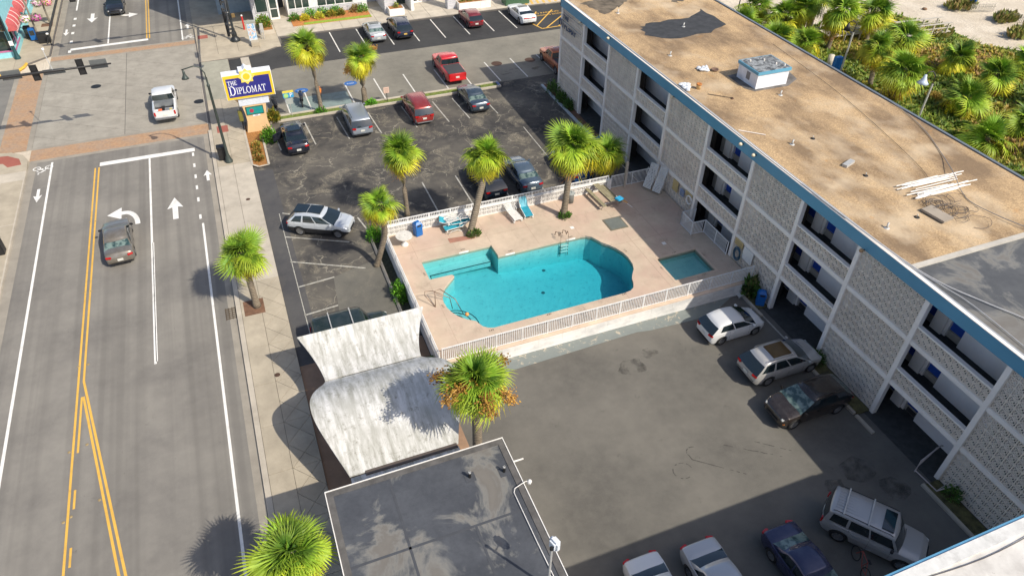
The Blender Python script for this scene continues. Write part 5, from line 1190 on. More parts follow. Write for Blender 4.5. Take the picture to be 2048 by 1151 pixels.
car('box', ('car_jeepsilver', (.42, .42, .42), .35, .4), 'silver boxy suv with ribbed roof and two cross bars', 22.06, 10.2, -53, 4.4, 1.82, 'suv', sunroof=[(.52, .63)], rack=(.16, .40), rails=2, trim=M('clad', (.3, .29, .28), .6), at='mid', mir=TRIM)
car('sedan', ('car_indigo', (.03, .035, .09), .2), 'dark indigo sedan in the shade next to the silver boxy suv', 18.05, 12.0, -90, 4.7, 1.8, gm=GLASSL)
car('sedan', ('car_pearl', (.55, .55, .55), .25), 'pale pearl sedan between a white car and an indigo sedan', 14.2, 12.65, -90, 4.8, 1.82)
car('sedan', wht, 'white sedan at the bottom edge nearest the slatted ramp', 11.5, 12.95, -90, 4.6, 1.78)
# motorcycles
def moto(x, y, hd, mt, lab):
    t = thing('motorcycle', lab, 'motorcycle', (x, y, .01), radians(hd), 'motorcycles parked under the median palm')
    for wx_ in (-.68, .68): inst(MB().lathe([(.2, -.05), (.28, -.06), (.31, 0), (.28, .06), (.2, .05)], 18, (0, 0, 0), 'Y').mesh('wheel', TYRE, True), 'wheel', t, (wx_, 0, .31)); inst(MB().lathe([(.2, -.03), (.2, .03), (.04, .03), (.04, -.03), (.2, -.03)], 12, (0, 0, 0), 'Y').mesh('rim', RIM), 'rim', t, (wx_, 0, .31))
    MB().tube([(-.5, 0, .62), (-.15, 0, .72), (.15, 0, .8), (.4, 0, .78)], [.1, .14, .2, .14], 10).build('tank', mt, t, True, local=True)
    MB().tube([(-.95, 0, .88), (-.6, 0, .82), (-.2, 0, .76)], [.05, .13, .13], 8).build('seat', TRIM, t, True, local=True)
    MB().tube([(.35, 0, .5), (.62, 0, .75), (.78, 0, .92)], [.16, .22, .1], 10).build('fairing', mt, t, True, local=True)
    MB().obox((.05, 0, .42), (.5, .28, .35)).build('engine', MET, t, bevel=.05, local=True)
    for s in (-1, 1): MB().tube([(.68, s*.09, .31), (.5, s*.1, .9)], .025, 6).build('fork', VENT, t, local=True)
    MB().tube([(.4, -.38, .98), (.52, -.1, .96), (.52, .1, .96), (.4, .38, .98)], .018, 6).build('handlebar', MET, t, local=True)
    MB().tube([(0, .15, .25), (-.5, .18, .3), (-.9, .18, .45)], .05, 8).build('exhaust', CHROME, t, True, local=True)
moto(6.6, 63.1, 80, M('moto_orange', (.7, .2, .02), .3), 'orange sports motorcycle beside the tall palm trunk')
moto(4.95, 62.9, 85, M('moto_navy', (.02, .03, .06), .3), 'dark motorcycle next to the orange one')
moto(2.6, 62.4, 95, TRIM, 'black motorcycle behind the motel sign')
def bicycle(x, y, hd, lab, lean=.2):
    t = thing('bicycle', lab, 'bicycle', (x, y, .01), radians(hd)); t.rotation_euler = (lean, 0, radians(hd))
    for wx_ in (-.52, .52): inst(MB().tube([(.32*cos(a), 0, .32*sin(a)) for a in [i*2*pi/20 for i in range(21)]], .022, 6, False).mesh('wheel', TYRE), 'wheel', t, (wx_, 0, .33))
    b = MB(); 
    for p_, q_ in (((-.52, 0, .33), (-.1, 0, .3)), ((-.1, 0, .3), (-.2, 0, .85)), ((-.52, 0, .33), (-.18, 0, .78)), ((-.1, 0, .3), (.35, 0, .78)), ((-.18, 0, .78), (.35, 0, .8)), ((.35, 0, .8), (.52, 0, .33))): b.tube([p_, q_], .018, 6)
    b.build('frame', M('bike_red', (.35, .07, .05), .4), t, local=True); MB().tube([(.3, -.28, 1.0), (.36, 0, .96), (.3, .28, 1.0)], .014, 6).build('handlebar', CHROME, t, local=True); MB().obox((-.22, 0, .9), (.24, .13, .05)).build('saddle', TRIM, t, bevel=.02, local=True)
bicycle(20.6, 9.3, 70, 'old red bicycle standing beside the silver boxy suv')
# ================================================================ PALMS
TR = None
n = NT('palm_trunk'); v = n.obj(); wv = n.node('ShaderNodeTexWave', wave_type='BANDS', bands_direction='Z'); n.link(v, wv.inputs[0]); wv.inputs['Scale'].default_value = 2.6; wv.inputs['Distortion'].default_value = 5; wv.inputs['Detail'].default_value = 3
k = n.mix(wv.outputs[1], (.16, .125, .09), (.30, .25, .185)); k = n.mix(n.ramp(n.noise(v, 7, 5, .7), (.4, 0.), (.7, .7)), k, (.10, .085, .06)); n.col(k); n.set(Roughness=.9); n.bump(wv.outputs[1], .6, .03); TRK = n.m
BOOT = M('palm_boots', (.17, .10, .055), .95, sc=9, var=.5)
def frond(seed, base, tip, L=1.0, n_=23, droop=.5, pet=.7):
    random.seed(seed); b = MB(); 
    pts = [Vector((pet*i/3, 0, .10*sin(pi*i/3)*pet)) for i in range(4)]
    k = len(b.v); b.tube(pts, .02, 4, False, r2=.011); b.c += [tuple(.6*q+.05 for q in base)]*len(b.v)
    o = pts[-1]
    for i in range(n_):
        a = (i/(n_-1)-.5)*2*2.15; ln = L*(.62+.38*cos(a*.55))*random.uniform(.9, 1.06); w = .05
        st = o+Vector((-.10*abs(sin(a*.5)), 0, 0)); fold = .28 if i % 2 else -.05
        d = Vector((cos(a*.82), sin(a*.82), .22-.22*cos(a))); d.normalize(); sd_ = Vector((-d.y, d.x, 0)).normalized()
        m_ = 4; prev = None; dr = droop*random.uniform(.7, 1.5)
        for j in range(m_+1):
            t = j/m_; q = st+d*ln*t*(1-.12*t*t*dr)+Vector((0, 0, -dr*ln*(t**2.4)*.62)); ww = w*(.55+.9*t if t < .45 else 1.0*(1-t)/.55)
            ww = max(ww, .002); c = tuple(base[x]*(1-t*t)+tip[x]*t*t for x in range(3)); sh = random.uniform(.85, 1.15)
            b.v += [tuple(q-sd_*ww*.8+Vector((0, 0, fold*ww))), tuple(q+sd_*ww*.8-Vector((0, 0, fold*ww)))]; b.c += [tuple(x*sh for x in c)]*2
            if prev is not None: b.f.append((prev, prev+1, prev+3, prev+2))
            prev = len(b.v)-2
    return b.mesh('frond', LEAF)
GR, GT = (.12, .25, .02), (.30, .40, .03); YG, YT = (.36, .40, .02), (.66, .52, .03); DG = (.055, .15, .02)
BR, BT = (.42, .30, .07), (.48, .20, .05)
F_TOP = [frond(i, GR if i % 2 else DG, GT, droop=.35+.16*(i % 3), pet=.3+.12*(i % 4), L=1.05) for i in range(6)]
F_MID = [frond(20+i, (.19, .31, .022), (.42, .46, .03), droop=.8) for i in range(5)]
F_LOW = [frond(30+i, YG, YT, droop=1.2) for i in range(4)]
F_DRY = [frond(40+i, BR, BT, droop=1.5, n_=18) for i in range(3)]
def seed_stalk_mesh():
    random.seed(3); b = MB(); ax = [Vector((t*1.5, 0, .25*sin(t*2.6)-.5*t*t)) for t in [i/7 for i in range(8)]]
    b.tube(ax, .018, 4); b.c += [(.5, .3, .06)]*len(b.v)
    for i in range(420):
        t = random.uniform(.25, 1); q = ax[int(t*7)]+Vector((random.gauss(0, .09), random.gauss(0, .13), random.gauss(-.08, .1))); s = random.uniform(.025, .055)
        k = len(b.v); b.v += [tuple(q+Vector(w_)*s) for w_ in ((1, 0, 0), (-.5, .8, .2), (-.5, -.8, .3), (0, 0, -1))]; b.f += [(k, k+1, k+2), (k, k+3, k+1), (k+1, k+3, k+2), (k, k+2, k+3)]
        b.c += [random.choice([(.32, .16, .04), (.45, .26, .05), (.22, .11, .03)])]*4
    return b.mesh('seed_stalk', LEAF)
STALK = seed_stalk_mesh()
def palm(path, Rc, nf, lab, seed, r0=.2, yel=.3, dry=.1, stalks=0, group='palms around the motel', boots=True, name='palm_tree', cat='palm tree', up=1.0):
    random.seed(seed); path = [Vector(p_) for p_ in path]; o = path[0]
    t = thing(name, lab, cat, tuple(o), 0, group); top = path[-1]-o
    if len(path) > 1:
        pp = []
        P = [q-o for q in path]
        for i in range(len(P)-1):
            p0, p1, p2, p3 = P[max(i-1, 0)], P[i], P[i+1], P[min(i+2, len(P)-1)]
            for j in range(5): u = j/5; pp.append(.5*((2*p1)+(p2-p0)*u+(2*p0-5*p1+4*p2-p3)*u*u+(3*p1-p0-3*p2+p3)*u**3))
        pp.append(P[-1]); m_ = len(pp); rr = [r0*(1.35 if i == 0 else 1.12 if i == 1 else 1.0-.12*i/m_) for i in range(m_)]
        MB().tube(pp, rr, 12).build('trunk', TRK, t, True, local=True)
    if boots:
        b = MB()
        for i in range(26):
            a = i*2.4; z = -.75+i*.028; d = Vector((cos(a), sin(a), 0)); c = top+d*(r0*.85)+Vector((0, 0, z))
            b.obox(c, (.22, .1, .06), a, -.9)
        b.build('trunk_boots', BOOT, t, local=True)
    sc = Rc/1.9
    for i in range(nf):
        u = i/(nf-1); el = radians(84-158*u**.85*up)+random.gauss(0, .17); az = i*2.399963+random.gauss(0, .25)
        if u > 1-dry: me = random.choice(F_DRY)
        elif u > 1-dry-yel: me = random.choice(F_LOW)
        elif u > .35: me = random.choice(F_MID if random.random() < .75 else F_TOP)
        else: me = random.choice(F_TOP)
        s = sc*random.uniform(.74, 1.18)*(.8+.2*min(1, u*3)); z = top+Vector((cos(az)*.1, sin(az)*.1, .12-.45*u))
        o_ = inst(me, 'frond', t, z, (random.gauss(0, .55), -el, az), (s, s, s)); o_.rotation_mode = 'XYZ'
    for i in range(stalks):
        az = i*2*pi/stalks+.5; inst(STALK, 'seed_stalk', t, top+Vector((0, 0, .0)), (0, random.uniform(-.35, .35), az), (sc*1.3,)*3, kind='stuff')
    return t
palm([(-2.07, 36.22, .1), (-2.08, 36.25, 2.4), (-2.1, 36.3, 4.3)], 1.95, 74, 'tall green palm in the pavement pit beside the street', 1, yel=.22, dry=.04)
palm([(-2.1, 15.7, .1), (-2.15, 15.75, 3), (-2.17, 15.8, 5.1)], 1.95, 72, 'bright green palm at the bottom edge of the street', 2, yel=.2, dry=0)
palm([(5.75, 37.75, 0), (6.05, 37.6, 1.0), (6.5, 37.5, 2.6), (6.42, 37.2, 4.2), (6.3, 37.0, 5.2)], 1.6, 44, 'short crowned palm with a bent trunk at the pool wall', 3, yel=.3, dry=.16)
palm([(9.15, 42.5, 0), (9.1, 42.4, 3), (9.0, 42.2, 5.6)], 1.9, 64, 'slim palm standing in the lot between two white stall lines', 4, yel=.35, dry=.06, r0=.17)
palm([(12.27, 37.65, D), (12.9, 38.1, 2.6), (13.6, 38.6, 4.4), (14.1, 39.2, 5.9)], 1.95, 66, 'leaning palm growing out of the brick bed by the pool', 5, yel=.4, dry=0, r0=.24)
palm([(19.17, 37.47, D), (19.35, 37.5, 3.5), (19.7, 37.7, 6.3)], 2.35, 78, 'large full palm on the pool deck beside the grey barrel bin', 6, yel=.3, dry=.05, r0=.23)
palm([(23.6, 41.4, 0), (24.0, 41.3, 1.6), (24.35, 41.3, 3.0)], 2.1, 56, 'shorter palm half behind the large deck palm', 7, yel=.3, dry=.12)
palm([(6.3, 60.62, 0), (6.2, 60.55, 3.5), (6.0, 60.3, 6.4)], 2.0, 56, 'tall thin palm on the grass median by the motorcycles', 8, yel=.42, dry=.06, r0=.17)
palm([(10.3, 61.0, 0), (10.25, 60.9, 2.5), (10.2, 60.5, 4.6)], 1.95, 60, 'palm with thick yellow lower fronds on the grass median', 9, yel=.5, dry=0, r0=.25, stalks=2)
palm([(6.5, 19.8, 0), (6.52, 19.8, 4), (6.54, 19.82, 6.9)], 2.0, 74, 'palm with orange seed stalks between canopy and dark roof', 10, yel=.3, dry=0, r0=.24, stalks=6)
bp = [((56.4, 47.9), (0, .5, 4.0), 2.3, 'palm with reddish bare trunk behind the motel roof'), ((56.6, 45.0), (-.5, -.5, 3.3), 2.6, 'leaning palm with a shaggy dark trunk behind the roof'), ((58.8, 56.7), (.3, 0, 4.3), 2.8, 'tall palm beside the wooden beach walk'), ((57.3, 59.9), (0, 0, 3.6), 2.4, 'palm in front of the grey concrete pole'),
      ((62.0, 50.5), (.3, .3, 3.2), 2.6, 'broad palm beyond the boardwalk bend'), ((66.0, 42.7), (0, 0, 2.2), 2.4, 'low palm in the middle of the dune thicket'), ((72.5, 44.5), (.3, 0, 1.8), 2.2, 'palm nearest the beach path at the right edge'), ((68.0, 38.6), (.4, -.2, 2.4), 2.5, 'palm with dark shaggy skirt at the right edge'),
      ((60.0, 40.5), (.2, .2, 1.6), 2.5, 'spiky palm just right of the blue white lamp'), ((54.5, 55.5), (0, 0, 2.0), 2.4, 'small palm behind roof beside the pale post'), ((55.2, 60.5), (.2, 0, 3.0), 2.6, 'bushy palm right behind the far roof edge'), ((54.5, 63.8), (-.2, .2, 2.8), 2.6, 'leftmost bushy palm of the beach row'),
      ((48.5, 64.5), (0, .2, 2.6), 2.2, 'palm peeping over the far end of the roof'), ((62.5, 36.0), (0, 0, 1.2), 2.6, 'low dense palm at the right edge of the thicket'), ((57.0, 35.2), (0, 0, 1.1), 2.7, 'low spreading palm close behind the long roof edge'), ((60.5, 31.2), (0, 0, 1.0), 2.7, 'lowest palm at the right edge behind the roof'), ((64.2, 57.0), (.2, .2, 3.4), 2.6, 'palm at the landward end of the boardwalk')]
for i, ((x, y), d_, Rc, lb) in enumerate(bp):
    palm([(x, y, 0), (x+d_[0]*.5, y+d_[1]*.5, d_[2]*.5), (x+d_[0], y+d_[1], d_[2])], Rc*1.08, 44, lb, 50+i, yel=.3, dry=.1, r0=.24, group='palms on the dunes behind the motel')
# shrubs
def shrub(loc, rx, ry, rz, nl, cols, lab, seed, size=.09, name='shrub', cat='shrub', group=None, up=.0):
    random.seed(seed); b = MB()
    for i in range(nl):
        while 1:
            q = Vector((random.uniform(-1, 1), random.uniform(-1, 1), random.uniform(-.1, 1)))
            if q.length < 1 and q.length > .35: break
        wob = 1+.22*sin(q.x*7+seed)*cos(q.y*6)
        c = Vector((q.x*rx*wob, q.y*ry*wob, q.z*rz*wob)); d = (q+Vector((random.gauss(0, .5), random.gauss(0, .5), .4+up))).normalized(); s = size*random.uniform(.6, 1.3)
        a = d.cross(Vector((random.gauss(0, 1), random.gauss(0, 1), random.gauss(0, 1)))).normalized(); e = d.cross(a)
        k_ = len(b.v); b.v += [tuple(c-a*s*.45), tuple(c+d*s*.9+e*s*.1), tuple(c+a*s*.45), tuple(c+d*s*2+e*s*.3)][:0] or [tuple(c), tuple(c+d*s+a*s*.4), tuple(c+d*s*2), tuple(c+d*s-a*s*.4)]
        b.f.append((k_, k_+1, k_+2, k_+3)); cc = random.choice(cols); sh = random.uniform(.7, 1.3); b.c += [tuple(x*sh for x in cc)]*4
    t = thing(name, lab, cat, loc, 0, group); o = b.build('foliage', LEAF, t, local=True)
    b = MB()
    for i in range(5): a = i*1.3; b.tube([(0, 0, 0), (cos(a)*rx*.4, sin(a)*ry*.4, rz*.6)], .02, 5)
    b.build('stem', M('stem', (.1, .07, .04), .9), t, local=True); return t
G1 = [(.10, .28, .02), (.16, .38, .03), (.06, .18, .02)]; G2 = [(.07, .14, .03), (.10, .18, .03), (.04, .09, .02)]; G3 = [(.25, .25, .03), (.14, .22, .03), (.38, .28, .04)]
shrub((1.35, 57.0, .08), .62, .62, 1.1, 1300, G1, 'round bright green bush at the foot of the motel sign', 1)
shrub((6.35, 40.7, .05), .5, .62, 1.0, 900, G1, 'bright green bush at the corner of the pool wall', 2)
shrub((6.38, 34.1, .05), .42, .8, 1.1, 1100, G1, 'bright green bush along the street side pool wall', 3)
shrub((2.15, 60.3, .1), .5, .4, .9, 700, G3, 'spiky yellow green plant behind the motel sign', 4, size=.16, up=.8)
shrub((6.2, 60.45, .05), .5, .3, .5, 400, G1, 'low green clump at the foot of the tall thin palm', 5)
shrub((10.7, 60.5, .05), .5, .3, .5, 400, G1, 'low green clump at the foot of the yellow fronded palm', 6)
shrub((12.5, 37.5, D), .45, .3, .45, 400, G2+[(.2, .2, .05)], 'small weeds at the foot of the leaning palm', 7, size=.1, up=.8)
shrub((19.2, 37.35, D), .42, .35, .4, 400, G2+[(.1, .25, .03)], 'small weeds ringing the large deck palm', 8, size=.1, up=.8)
for i, (x, y, s, lb) in enumerate(((27.2, 57.2, .85, 'dark clipped bush at the north corner of the motel'), (27.2, 55.3, .7, 'dark bush second from the motel corner'), (27.2, 53.8, .62, 'dark bush nearest the first open corridor'), (27.15, 44.6, .5, 'small dark bush by the weathered post'))): shrub((x, y, .05), s*.6, s*1.0, s*1.3, 900, G2, lb, 20+i, group='bushes along the motel front')
shrub((27.2, 26.55, .05), .5, .45, 1.2, 600, G2+[(.14, .14, .05)], 'tall spiky plant in the pool wall corner', 30, size=.2, up=1)
shrub((27.25, 20.2, .05), .45, .5, .7, 600, G2, 'dark leafy plant at the pillar beside the champagne suv', 31)
shrub((27.3, 10.5, .05), .3, .4, .8, 350, G2, 'small green weed at the bent handrail', 32)
shrub((6.5, 27.6, .05), .3, .5, .6, 350, G2, 'dark green plant in the gap beside the canopy', 33)
for i, y in enumerate((54.2, 55.3, 56.4)): shrub((.15, y, .08), .32, .5, .3, 500, [(.4, .17, .04), (.3, .25, .05), (.2, .24, .05)], ('rust and green groundcover at the near end of the planter island', 'rust and green groundcover midway along the planter island', 'rust and green groundcover nearest the motel sign')[i], 60+i, name='groundcover_plant', cat='plant')
# strip beside pool wall
sheet('planting_strip', rect(6.15, 6.74, 31.2, 42), .04, M('dark_soil', (.045, .05, .03), .95, sc=6, var=.5, world=True), thick=.1); MB().box(5.98, 6.15, 31.2, 41.4, 0, .14).build('kerb', WALKW, kind='structure')
# ================================================================ SIGNS
SY = M('sign_yellow', (.78, .52, .03), .4, var=.04); SB = M('sign_blue', (.03, .03, .20), .35, sc=.8, var=.15); SW = M('sign_white', (.80, .82, .86), .5, var=.05); STAN = M('stucco_tan', (.68, .46, .24), .8, sc=2, var=.06, dirt=.1)
sg = thing('motel_sign', 'tan pylon sign with a blue THE DIPLOMAT board and yellow sun emblem', 'motel sign', (.7, 59.2, 0))
def slabpoly(pts, y0, y1, nm, mt, par):
    b = MB(); n_ = len(pts)
    tr = tessellate_polygon([[Vector((*q, 0)) for q in pts]]); fs = []
    for t in tr:
        a, b_, c = (pts[i] for i in t); fs.append(tuple(t) if (b_[0]-a[0])*(c[1]-a[1])-(b_[1]-a[1])*(c[0]-a[0]) > 0 else tuple(t)[::-1])
    ar = sum(pts[i][0]*pts[(i+1) % n_][1]-pts[(i+1) % n_][0]*pts[i][1] for i in range(n_))
    b.add([(x, y0, z) for x, z in pts]+[(x, y1, z) for x, z in pts], fs+[tuple(i+n_ for i in f_)[::-1] for f_ in fs]+[((i+1) % n_, i, i+n_, (i+1) % n_+n_) if ar > 0 else (i, (i+1) % n_, (i+1) % n_+n_, i+n_) for i in range(n_)])
    return b.build(nm, mt, par)
slabpoly([(-.25, 0), (1.72, 0), (1.62, .6), (1.58, 1.1), (1.62, 1.8), (1.74, 2.5), (-.17, 2.5), (-.05, 1.8), (-.02, 1.1), (-.1, .6)], 58.9, 59.75, 'pylon', STAN, sg)
slabpoly([(-.75, 3.2), (-.2, 2.52), (1.95, 2.52), (2.35, 3.2)], 59.05, 59.6, 'bracket', STAN, sg)
MB().box(-.35, 2.05, 58.86, 59.8, 2.52, 3.14).build('cabinet', M('cabinet_grey', (.62, .66, .72), .5, dirt=.1), sg)
MB().box(-1.15, 2.65, 58.72, 59.6, 3.2, 5.28).build('cabinet', SW, sg)
MB().box(-1.11, 2.61, 58.69, 58.72, 3.24, 5.24).build('board_frame', SY, sg); MB().box(-.93, 2.43, 58.675, 58.69, 3.42, 5.0).build('board_face', SB, sg)
def star(cx, cz, r1, r2, n_, ph=0): return [(cx+(r1 if i % 2 == 0 else r2)*sin(ph+pi*i/n_), cz+(r1 if i % 2 == 0 else r2)*cos(ph+pi*i/n_)) for i in range(2*n_)]
slabpoly(star(.7, 5.05, .72, .54, 8), 58.7, 59.55, 'emblem_back', SW, sg); slabpoly(star(.7, 5.05, .66, .48, 8), 58.64, 58.7, 'emblem', M('emblem_yellow', (.80, .62, .12), .4), sg)
slabpoly(star(.7, 5.05, .44, .36, 18), 58.63, 58.64, 'emblem_rays', M('emblem_pale', (.82, .76, .42), .4), sg); slabpoly(star(.7, 5.05, .27, .27, 12), 58.61, 58.63, 'emblem_disc', SY, sg)
# serif capitals in unit boxes
GL = {
 'T': (.8, [('b', .33, .47, 0, 1), ('b', 0, .8, .9, 1), ('b', 0, .05, .74, .9), ('b', .75, .8, .74, .9), ('b', .22, .58, 0, .06)]),
 'H': (.9, [('b', .12, .26, 0, 1), ('b', .64, .78, 0, 1), ('b', .26, .64, .47, .55), ('b', .02, .36, 0, .06), ('b', .02, .36, .94, 1), ('b', .54, .88, 0, .06), ('b', .54, .88, .94, 1)]),
 'E': (.72, [('b', .1, .24, 0, 1), ('b', 0, .66, .93, 1), ('b', 0, .7, 0, .07), ('b', .24, .52, .47, .54), ('b', .6, .66, .76, .93), ('b', .64, .7, .07, .24), ('b', .47, .52, .38, .63)]),
 'D': (.92, [('b', .1, .24, 0, 1), ('b', 0, .4, .93, 1), ('b', 0, .4, 0, .07), ('a', .38, .5, .48, .5, .33, .43, -90, 90)]),
 'I': (.4, [('b', .13, .27, 0, 1), ('b', .02, .38, 0, .06), ('b', .02, .38, .94, 1)]),
 'P': (.74, [('b', .12, .26, 0, 1), ('b', .02, .38, 0, .06), ('b', .02, .4, .94, 1), ('b', .26, .4, .44, .5), ('a', .38, .72, .32, .28, .19, .22, -90, 90)]),
 'L': (.7, [('b', .12, .26, 0, 1), ('b', .02, .36, .94, 1), ('b', .02, .64, 0, .07), ('b', .6, .66, .07, .28)]),
 'O': (.98, [('a', .48, .5, .46, .51, .31, .44, 0, 360)]),
 'M': (1.08, [('b', .12, .18, 0, 1), ('b', .84, .98, 0, 1), ('q', .1, 1, .26, 1, .56, .05, .48, .05), ('q', .84, 1, .9, 1, .56, .05, .5, .05), ('b', .02, .3, 0, .06), ('b', .74, 1.06, 0, .06)]),
 'A': (.94, [('q', .42, 1, .56, 1, .86, 0, .70, 0), ('q', .42, 1, .47, .97, .17, 0, .11, 0), ('b', .26, .64, .3, .37), ('b', .02, .28, 0, .06), ('b', .6, .94, 0, .06)])}
def serif(word_, x, z, h, y, mt, par, big=1, tr_=.06, kx=.62):
    for i, ch in enumerate(word_):
        w_, sh = GL[ch]; hh = h*(big if i == 0 else 1); b = MB(); fx = lambda u: x+u*hh*kx; fz = lambda v: z-(hh-h)*.28+v*hh
        for s_ in sh:
            if s_[0] == 'b': b.box(fx(s_[1]), fx(s_[2]), y, y+.02, fz(s_[3]), fz(s_[4]))
            elif s_[0] == 'q':
                P = [(fx(s_[i_]), fz(s_[i_+1])) for i_ in (1, 3, 5, 7)]
                b.add([(p_[0], y, p_[1]) for p_ in P]+[(p_[0], y+.02, p_[1]) for p_ in P], [(0, 1, 2, 3), (3, 2, 1, 0), (0, 4, 5, 1), (1, 5, 6, 2), (2, 6, 7, 3), (3, 7, 4, 0)])
            else:
                _, cx, cz, ro, rz, ri, rzi, a0, a1 = s_; N = 18
                for j in range(N):
                    t0, t1 = radians(a0+(a1-a0)*j/N), radians(a0+(a1-a0)*(j+1)/N)
                    Q = [(fx(cx+a_*cos(t)), fz(cz+c_*sin(t))) for a_, c_, t in ((ro, rz, t0), (ro, rz, t1), (ri, rzi, t1), (ri, rzi, t0))]
                    b.add([(p_[0], y, p_[1]) for p_ in Q]+[(p_[0], y+.02, p_[1]) for p_ in Q], [(3, 2, 1, 0), (0, 1, 2, 3), (0, 1, 5, 4), (2, 3, 7, 6)])
        b.build('letter', mt, par); x += (w_+tr_)*hh*kx
    return x
LW = M('letter_white', (.86, .88, .92), .4, var=.02)
serif('THE', -.86, 4.45, .36, 58.655, LW, sg, kx=.8); serif('DIPLOMAT', -.84, 3.66, .56, 58.655, LW, sg, big=1.42, kx=.70, tr_=.04)
MB().box(.05, 1.45, 58.84, 58.9, 1.66, 2.36).build('display_frame', M('display_green', (.01, .06, .05), .3), sg); MB().box(.1, 1.4, 58.83, 58.84, 1.71, 2.31).build('display', M('display_teal', (.02, .26, .24), .3), sg)
slabpoly(star(.5, 2.02, .2, .15, 6), 58.82, 58.83, 'display_emblem', M('display_red', (.40, .04, .08), .4), sg)
text('76', .3, M('display_blue', (.02, .2, .36), .4), 'display_digits', sg, UPY(1.0-.7, 58.825-59.2, 2.02), .002)
MB().box(.5, 1.1, 58.885, 58.9, 1.48, 1.62).build('number_plate', SW, sg); text('606', .15, M('digit_navy', (.02, .03, .12), .5), 'street_number', sg, UPY(.8-.7, 58.88-59.2, 1.55), .002)
ub = thing('utility_cabinet', 'olive green meter box on the side of the motel sign', 'cabinet', (-.45, 59.4, 0)); MB().box(-.62, -.28, 59.2, 59.6, 1.0, 1.9).build('box', M('olive', (.16, .15, .03), .6), ub, bevel=.04); MB().tube([(-.45, 59.4, 0), (-.45, 59.4, 1.0)], .05, 8).build('post', MET, ub)
# parking signs
ps_ = thing('parking_sign', 'blue and yellow parking sign with white P on a thin post', 'sign', (3.76, 60.84, 0)); MB().tube([(3.76, 60.84, 0), (3.76, 60.84, 2.4)], .025, 6).build('post', VENT, ps_)
MB().box(3.3, 4.2, 60.78, 60.81, 1.75, 2.35).build('board', M('park_blue', (.04, .3, .55), .4), ps_); MB().box(3.3, 4.2, 60.772, 60.78, 2.2, 2.4).build('band', M('park_yellow', (.75, .6, .08), .4), ps_); MB().lathe([(0, 0), (.2, 0), (.2, .01), (0, .01)], 14, (3.55, 60.77, 1.95), 'Y').build('disc', M('park_green', (.35, .6, .2), .5), ps_); MB().box(3.45, 4.05, 60.79, 60.81, 1.15, 1.68).build('lower_plate', M('plate_gray', (.35, .38, .36), .5), ps_)
text('P', .52, LW, 'parking_letter', ps_, UPY(3.98-3.76, 60.765-60.84, 1.98), .004)
s2 = thing('parking_notice', 'small pale notice board on a dark post at the median', 'sign', (12.26, 60.74, 0)); MB().tube([(12.26, 60.74, 0), (12.26, 60.74, 1.3)], .03, 6).build('post', MET, s2); MB().box(12.0, 12.5, 60.68, 60.7, .85, 1.4).build('board', M('notice_pink', (.7, .5, .4), .6), s2)
b = MB(); [b.box(12.06, 12.44, 60.672, 60.679, .93+i*.11, .96+i*.11) for i in range(4)]; b.build('print_line', M('ink', (.2, .14, .1), .8), s2)
for x in (5.3, 9.9):
    sp = sheet('stall_logo', [(x+.62*cos(t*pi/9), 65.6+.5*sin(t*pi/9)) for t in range(18)], .02, M('logo_blue', (.02, .12, .38), .7, dirt=.2, world=True), lot, .01)
    text('PARK', .3, PL, 'stall_lettering', lot, FLAT(x-lot.location.x, 65.55-lot.location.y, .026-lot.location.z), .001)
sheet('stall_surface', rect(3.7, 9.2, 61.35, 64.2), .009, M('stall_paint', (.20, .26, .25), .8, dirt=.4, world=True), lot, .01)
# ================================================================ STREET FURNITURE
GM = M('lamp_green', (.055, .07, .062), .45, .3); SM = M('signal_black', (.015, .015, .016), .5)
def bell(par, loc, mat=GM, glass=None):
    MB().lathe([(0, .0), (.05, 0), (.09, -.12), (.1, -.32), (.2, -.5), (.27, -.62), (.24, -.63), (0, -.5)], 16, loc).build('lamp_shade', glass or mat, par, True)
lp = thing('street_lamp', 'dark green street lamp with hooked arm and bell shade beside the litter bin', 'street lamp', (-2.1, 54.5, .13))
MB().lathe([(.30, 0), (.30, .12), (.24, .2), (.2, .45), (.14, .6), (.11, .8), (.09, 6.3), (.12, 6.35), (.12, 6.45), (.07, 6.5), (.06, 7.0)], 16, (-2.1, 54.5, .13)).build('pole', GM, lp, True)
MB().tube([(-2.1, 54.5, 7.0), (-2.12, 54.5, 7.5), (-2.35, 54.5, 7.95), (-2.75, 54.52, 8.1), (-3.2, 54.55, 8.0), (-3.6, 54.6, 7.9)], .045, 8).build('arm', GM, lp, True); bell(lp, (-3.5, 54.6, 7.85))
lb_ = thing('street_bin', 'black square litter bin beside the street lamp', 'litter bin', (-2.5, 55.1, .13)); MB().prism([(-.28, -.28), (.28, -.28), (.28, .28), (-.28, .28)], 0, 1.0).build('body', SM, lb_, bevel=.03, local=True); MB().box(-.31, .31, -.31, .31, 1.0, 1.16).build('lid', SM, lb_, bevel=.03, local=True)
lb_ = thing('street_bin', 'black square litter bin alone on the left pavement', 'litter bin', (-17.3, 47.6, .13)); MB().prism([(-.34, -.34), (.34, -.34), (.34, .34), (-.34, .34)], 0, 1.0).build('body', SM, lb_, bevel=.04, local=True); MB().box(-.36, .36, -.36, .36, 1.0, 1.1).build('lid', SM, lb_, bevel=.03, local=True)
lb_ = thing('street_bin', 'black litter bin with slot at the flower basket pole', 'litter bin', (-17.55, 85.6, .13)); MB().prism([(-.55, -.35), (.55, -.35), (.55, .35), (-.55, .35)], 0, 1.05).build('body', SM, lb_, bevel=.04, local=True); MB().box(-.35, .35, -.365, -.35, .75, .9).build('opening', BLK, lb_, local=True)
